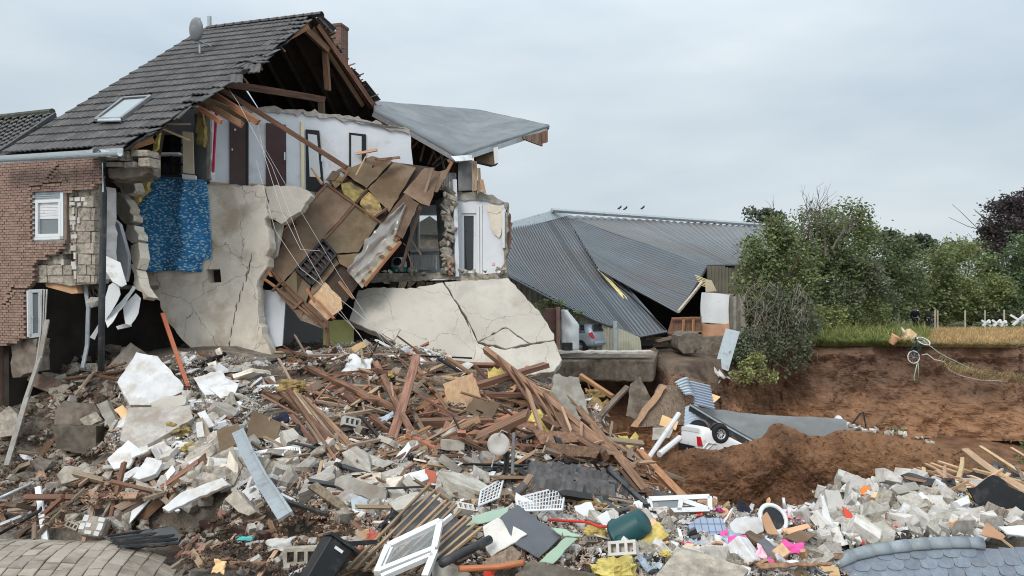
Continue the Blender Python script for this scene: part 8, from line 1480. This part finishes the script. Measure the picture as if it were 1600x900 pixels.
# white pvc window frame lying at the back of the coloured debris, white ring seat
w2 = thing('loose_window', lay(1060, 795), 'white window frame lying level below the earth face', 'window frame'); o2 = P(1060, 788, near(12.6, 1060, 788, .4)); n2 = Vector((0, -.85, .5)).normalized()
for a, b in (((1014, 780), (1108, 776)), ((1018, 799), (1108, 796)), ((1014, 780), (1018, 799)), ((1064, 778), (1061, 798)), ((1108, 776), (1109, 797)), ((1066, 782), (1104, 795))): MB().bar(on_plane(*a, o2, n2), on_plane(*b, o2, n2), .06, .06, n2).build('frame_bar', 'white_pvc', w2)
MB().prism([on_plane(x, y, o2, n2) for x, y in ((1018, 782), (1062, 780), (1060, 797), (1020, 798))], -n2 * .005).build('pane', 'pane_grey', w2); hb('white_post', 1113, 800, 1117, 778, 7, 'white_pvc', 'short white post right of the level window frame', .3, .3, 12.4, 12.4, cat='post'); hb('white_post', 1168, 805, 1176, 789, 6, 'white_pvc', 'short white profile left of the white ring', .3, .3, 12, 12, cat='post'); hb('orange_post', 1199, 803, 1201, 779, 5, 'peach', 'short orange lath standing behind the white ring', .3, .3, 12.2, 12.2, cat='lath')
rs = thing('white_ring_seat', lay(1205, 815), 'white ring shaped seat lying among the debris', 'seat'); rc = P(1208, 810, near(11.2, 1208, 810, .5)); ring(rc, (.2, -.8, .6), .17, .03, 'white_pvc', 'ring', rs); ring(rc + Vector((-.04, .03, -.03)), (.2, -.8, .6), .085, .022, 'white_pvc', 'inner_ring', rs); MB().lathe([(0, 0), (.15, 0), (.15, -.02), (0, -.02)], rc, (.2, -.8, .6), 20).build('insert', 'black_plastic', rs)
sf = thing('chrome_stand', lay(1235, 810), 'chrome star foot of a chair sticking up beside the white ring', 'chair foot'); 
for pts in ([(1224, 778), (1226, 795), (1232, 803)], [(1232, 803), (1248, 795)], [(1232, 803), (1242, 818)]): MB().tube([P(x, y, 11.0) for x, y in pts], .025, 8).build('leg', 'alloy', sf, smooth=True)
# timber pile and felt at the right
for i, (x0, y0, x1, y1, w_, m, Y0, Y1, lab) in enumerate([(1508, 704, 1606, 772, 12, 'light_wood', 17, 13.5, 'broad pale beam slanting down to the right edge'), (1532, 698, 1606, 746, 5, 'light_wood', 18, 14.5, 'thin pale beam above the broad one'), (1434, 731, 1476, 748, 4, 'light_wood', 16, 15.5, 'lowest pale batten of the left fan'), (1446, 725, 1490, 746, 4, 'light_wood', 16.3, 15.8, 'second pale batten of the left fan'), (1454, 724, 1500, 740, 4, 'light_wood', 16.6, 16, 'third pale batten of the left fan'), (1466, 721, 1530, 742, 4, 'light_wood', 16.8, 16, 'uppermost pale batten of the left fan'), (1504, 716, 1493, 758, 6, 'light_wood', 16.4, 15.2, 'short upright pale board behind the felt'), (1440, 752, 1465, 762, 5, 'light_wood', 15.5, 15, 'pale lath at the edge of the felt'), (1458, 766, 1508, 759, 8, 'light_wood', 14.3, 14.2, 'level pale plank above the white blocks'), (1400, 744, 1420, 750, 4, 'lath', 16, 15.8, 'short lath at the left end of the felt'), (1556, 792, 1606, 808, 9, 'light_wood', 12.6, 12.4, 'pale plank at the right edge under the hollow'), (1562, 840, 1590, 862, 4, 'lath', 10.9, 10.4, 'thin lath lying on the slate roof'), (1588, 728, 1600, 752, 5, 'old_plank', 15, 14.5, 'short board at the right edge of the hollow'), (1480, 742, 1520, 744, 8, 'timber', 16, 15.8, 'brown board behind the battens'), (1452, 752, 1508, 784, 4, 'lath', 14.6, 13.6, 'lath leaning into the white blocks'), (1580, 700, 1606, 716, 4, 'light_wood', 19, 18, 'thin lath at the right edge above the beams')]):
    hb('pale_beam' if w_ > 7 else 'pale_batten', x0, y0, x1, y1, w_, m, lab, Y0=Y0, Y1=Y1, cat='beam' if w_ > 7 else 'batten')
for i, (poly, n, Y, lab) in enumerate([([(1408, 742), (1420, 738), (1470, 752), (1478, 762), (1440, 760)], (0, -.7, .7), 15.2, 'strip of black felt over the left battens'), ([(1496, 758), (1506, 742), (1530, 732), (1552, 724), (1542, 746), (1514, 758)], (-.1, -.8, .5), 15.2, 'torn grey felt sheet beside the dark hollow'), ([(1560, 727), (1572, 732), (1596, 744), (1580, 746), (1566, 738)], (.1, -.8, .5), 15, 'curled felt strip under the broad pale beam'), ([(1512, 762), (1552, 742), (1606, 774), (1606, 806), (1560, 800), (1524, 784)], (0, -.85, .3), 15.4, 'black plate standing in for the deep shade of the hollow'), ([(1464, 758), (1476, 746), (1492, 748), (1494, 758)], (0, -.8, .5), 15, 'grey felt fold between the battens')]):
    o = hp2('roofing_felt', poly, n, .03, 'felt' if i != 3 else 'black_plastic', lab, 'roofing felt', .5 if i != 3 else .7, Y, 2.0)  # the blackest piece is a plate added in place of the hollow's shade
hp2('roof_covering', [(1516, 742), (1556, 720), (1606, 752), (1606, 762), (1552, 734)], (0, -.2, 1), .05, 'felt', 'sagging felt roof above the dark hollow', 'roofing felt', 0, 15.6, 1.)
bsh = hp2('black_sheeting', [(160, 838), (192, 832), (270, 822), (284, 838), (276, 850), (196, 858)], (0, -.75, .65), .04, 'dark_pipe', 'black corrugated panel half under the dropped paving', 'panel', .4)
for i in range(5): a_, b_ = [P(x, y, Yd(x, y, .5)) for x, y in ((168 + i * 4, 838 + i * 4), (262 + i * 5, 824 + i * 6))]; MB().bar(a_, b_, .03, .03).build('rib', 'dark_pipe', bsh)
# ------------------------------------------------------------------ dropped paving, bottom left
pvg = thing('paving', P(120, 870, 10.3), 'slumped sheet of grey paving blocks at the bottom left', 'paving'); pvn = 0; base_mb = MB()
def pave(c_, r_):
    """block corner: columns run away from the camera in slight arcs, the sheet sags to the right"""
    Y = 11.25 - .235 * r_; x = -9.3 + .212 * c_ + .014 * r_ * r_ * .35 + .012 * r_; z = -.73 - .002 * (c_ - 12) ** 2 * .12 - .13 * max(0, (c_ - 17)) ** 1.3 * .35 - .015 * max(0, 2.5 - r_) ** 2 + .012 * math.sin(c_ * .9 + r_ * .7)
    return Vector((x, Y, z))
for c_ in range(0, 27):
    for r_ in range(0, 17):
        a, b = pave(c_, r_), pave(c_ + 1, r_ + 1); m_ = (a + b) / 2; q = to_px(m_)
        top_y = lerp_poly([(-200, 836), (130, 837), (190, 851), (240, 862), (262, 880), (284, 898), (300, 930)], q[0])
        if q[1] < top_y or q[0] > 300 or q[0] < -40: continue
        k_ = [pave(c_ + .03 + .94 * i_, r_ + .03 + .94 * j_) for i_, j_ in ((0, 0), (1, 0), (1, 1), (0, 1))]; dz = UPZ * rnd.uniform(-.012, .012); tl_ = [rnd.gauss(0, .004) for _ in range(4)]
        o = MB().prism([v + dz + UPZ * t_ for v, t_ in zip(k_, tl_)], (0, 0, -.09)).build('paver', 'paver', pvg); bev(o, .008); pvn += 1
        base_mb.add([*[pave(c_ + i_, r_ + j_) - UPZ * .1 for i_, j_ in ((0, 0), (1, 0), (1, 1), (0, 1))]], [(0, 1, 2, 3)])
base_mb.build('bedding', 'dark_earth', pvg)
print('PAVERS', pvn)
# ------------------------------------------------------------------ slate roof, bottom right
so = P(1450, 876, 9.0); sn = Vector((-.05, -.66, .75)).normalized(); srf = thing('fallen_slating', so, 'blue grey slate roof lying on the ground at the bottom right', 'roof'); sx_ = Vector((1, .02, 0)); sx_ = (sx_ - sn * sx_.dot(sn)).normalized(); sy_ = sn.cross(sx_).normalized()
srp = [(1303, 880), (1332, 868), (1365, 860), (1420, 852), (1480, 848), (1528, 848), (1545, 858), (1560, 864), (1640, 864), (1640, 960), (1400, 960)]
hp2('roof_boarding', srp, tuple(sn), .05, 'slate', None, None, 0, 9.0, 0, srf).location += -sn * .03
sm = MB(); pts = [(-.5, .55), (.5, .55), (.5, .12)] + [(.5 * math.cos(t) ** .8 if t < 1.5 else 0., .12 - .62 * math.sin(t)) for t in [k * math.pi / 14 for k in range(1, 8)]] + [(-.3, -.5), (-.5, -.42)]
sm.prism([Vector((x, y, .04 * (-y))) for x, y in pts], (0, 0, -.035)); sme, _ = sm.mesh('slate', 'slate', center=False); k = 0; sw, sh_ = .2, .13
sb_ = Matrix((sx_, sy_, sn)).transposed()
for r_ in range(-14, 6):
    for c_ in range(-14, 16):
        p = so + sx_ * ((c_ + (.5 if r_ % 2 else 0)) * sw + r_ * .03) + sy_ * (r_ * sh_); q = to_px(p)
        if inside(q, srp) and inside((q[0], q[1] - 4), srp) and q[0] < 1625: link('slate', sme, None, srf, p + sn * (.012 + rnd.uniform(-.002, .002)), (sb_ @ Euler((rnd.gauss(0, .015), rnd.gauss(0, .02), rnd.gauss(0, .02) - .12)).to_matrix()).to_quaternion(), (sw * 1.03, .23, .45)); k += 1
print('SLATES', k)
rid = [(1303, 881), (1330, 868), (1360, 860), (1388, 856), (1418, 852), (1448, 849), (1480, 847.5), (1510, 847), (1534, 849)]
for a, b in zip(rid, rid[1:]):
    A_, B_ = on_plane(*a, so + sn * .03, sn), on_plane(*b, so + sn * .03, sn); d_ = (B_ - A_).normalized(); mb = MB(); s_ = d_.cross(sn).normalized()
    for pp_, rr_ in ((A_, .075), (B_ + d_ * .015, .085)):
        mb.v += [pp_ + s_ * rr_ * math.cos(math.pi * k_ / 8) + sn * (rr_ * .8 * math.sin(math.pi * k_ / 8) - .01) for k_ in range(9)]
    mb.f = [(k_, k_ + 1, k_ + 10, k_ + 9) for k_ in range(8)]; solid(mb.build('ridge_tile', 'ridge_slate', srf, smooth=True), .015)
for a, b in (((1575, 836), (1602, 832)), ((1550, 838), (1576, 842))): tag(MB().bar(P(*a, 10.4), P(*b, 10.3), .16, .1).build('ridge_tile', 'ridge_slate'), 'loose blue grey ridge tile lying above the slate roof ' + ('at the right edge' if a[0] == 1575 else 'beside the brown board'), 'ridge tile')
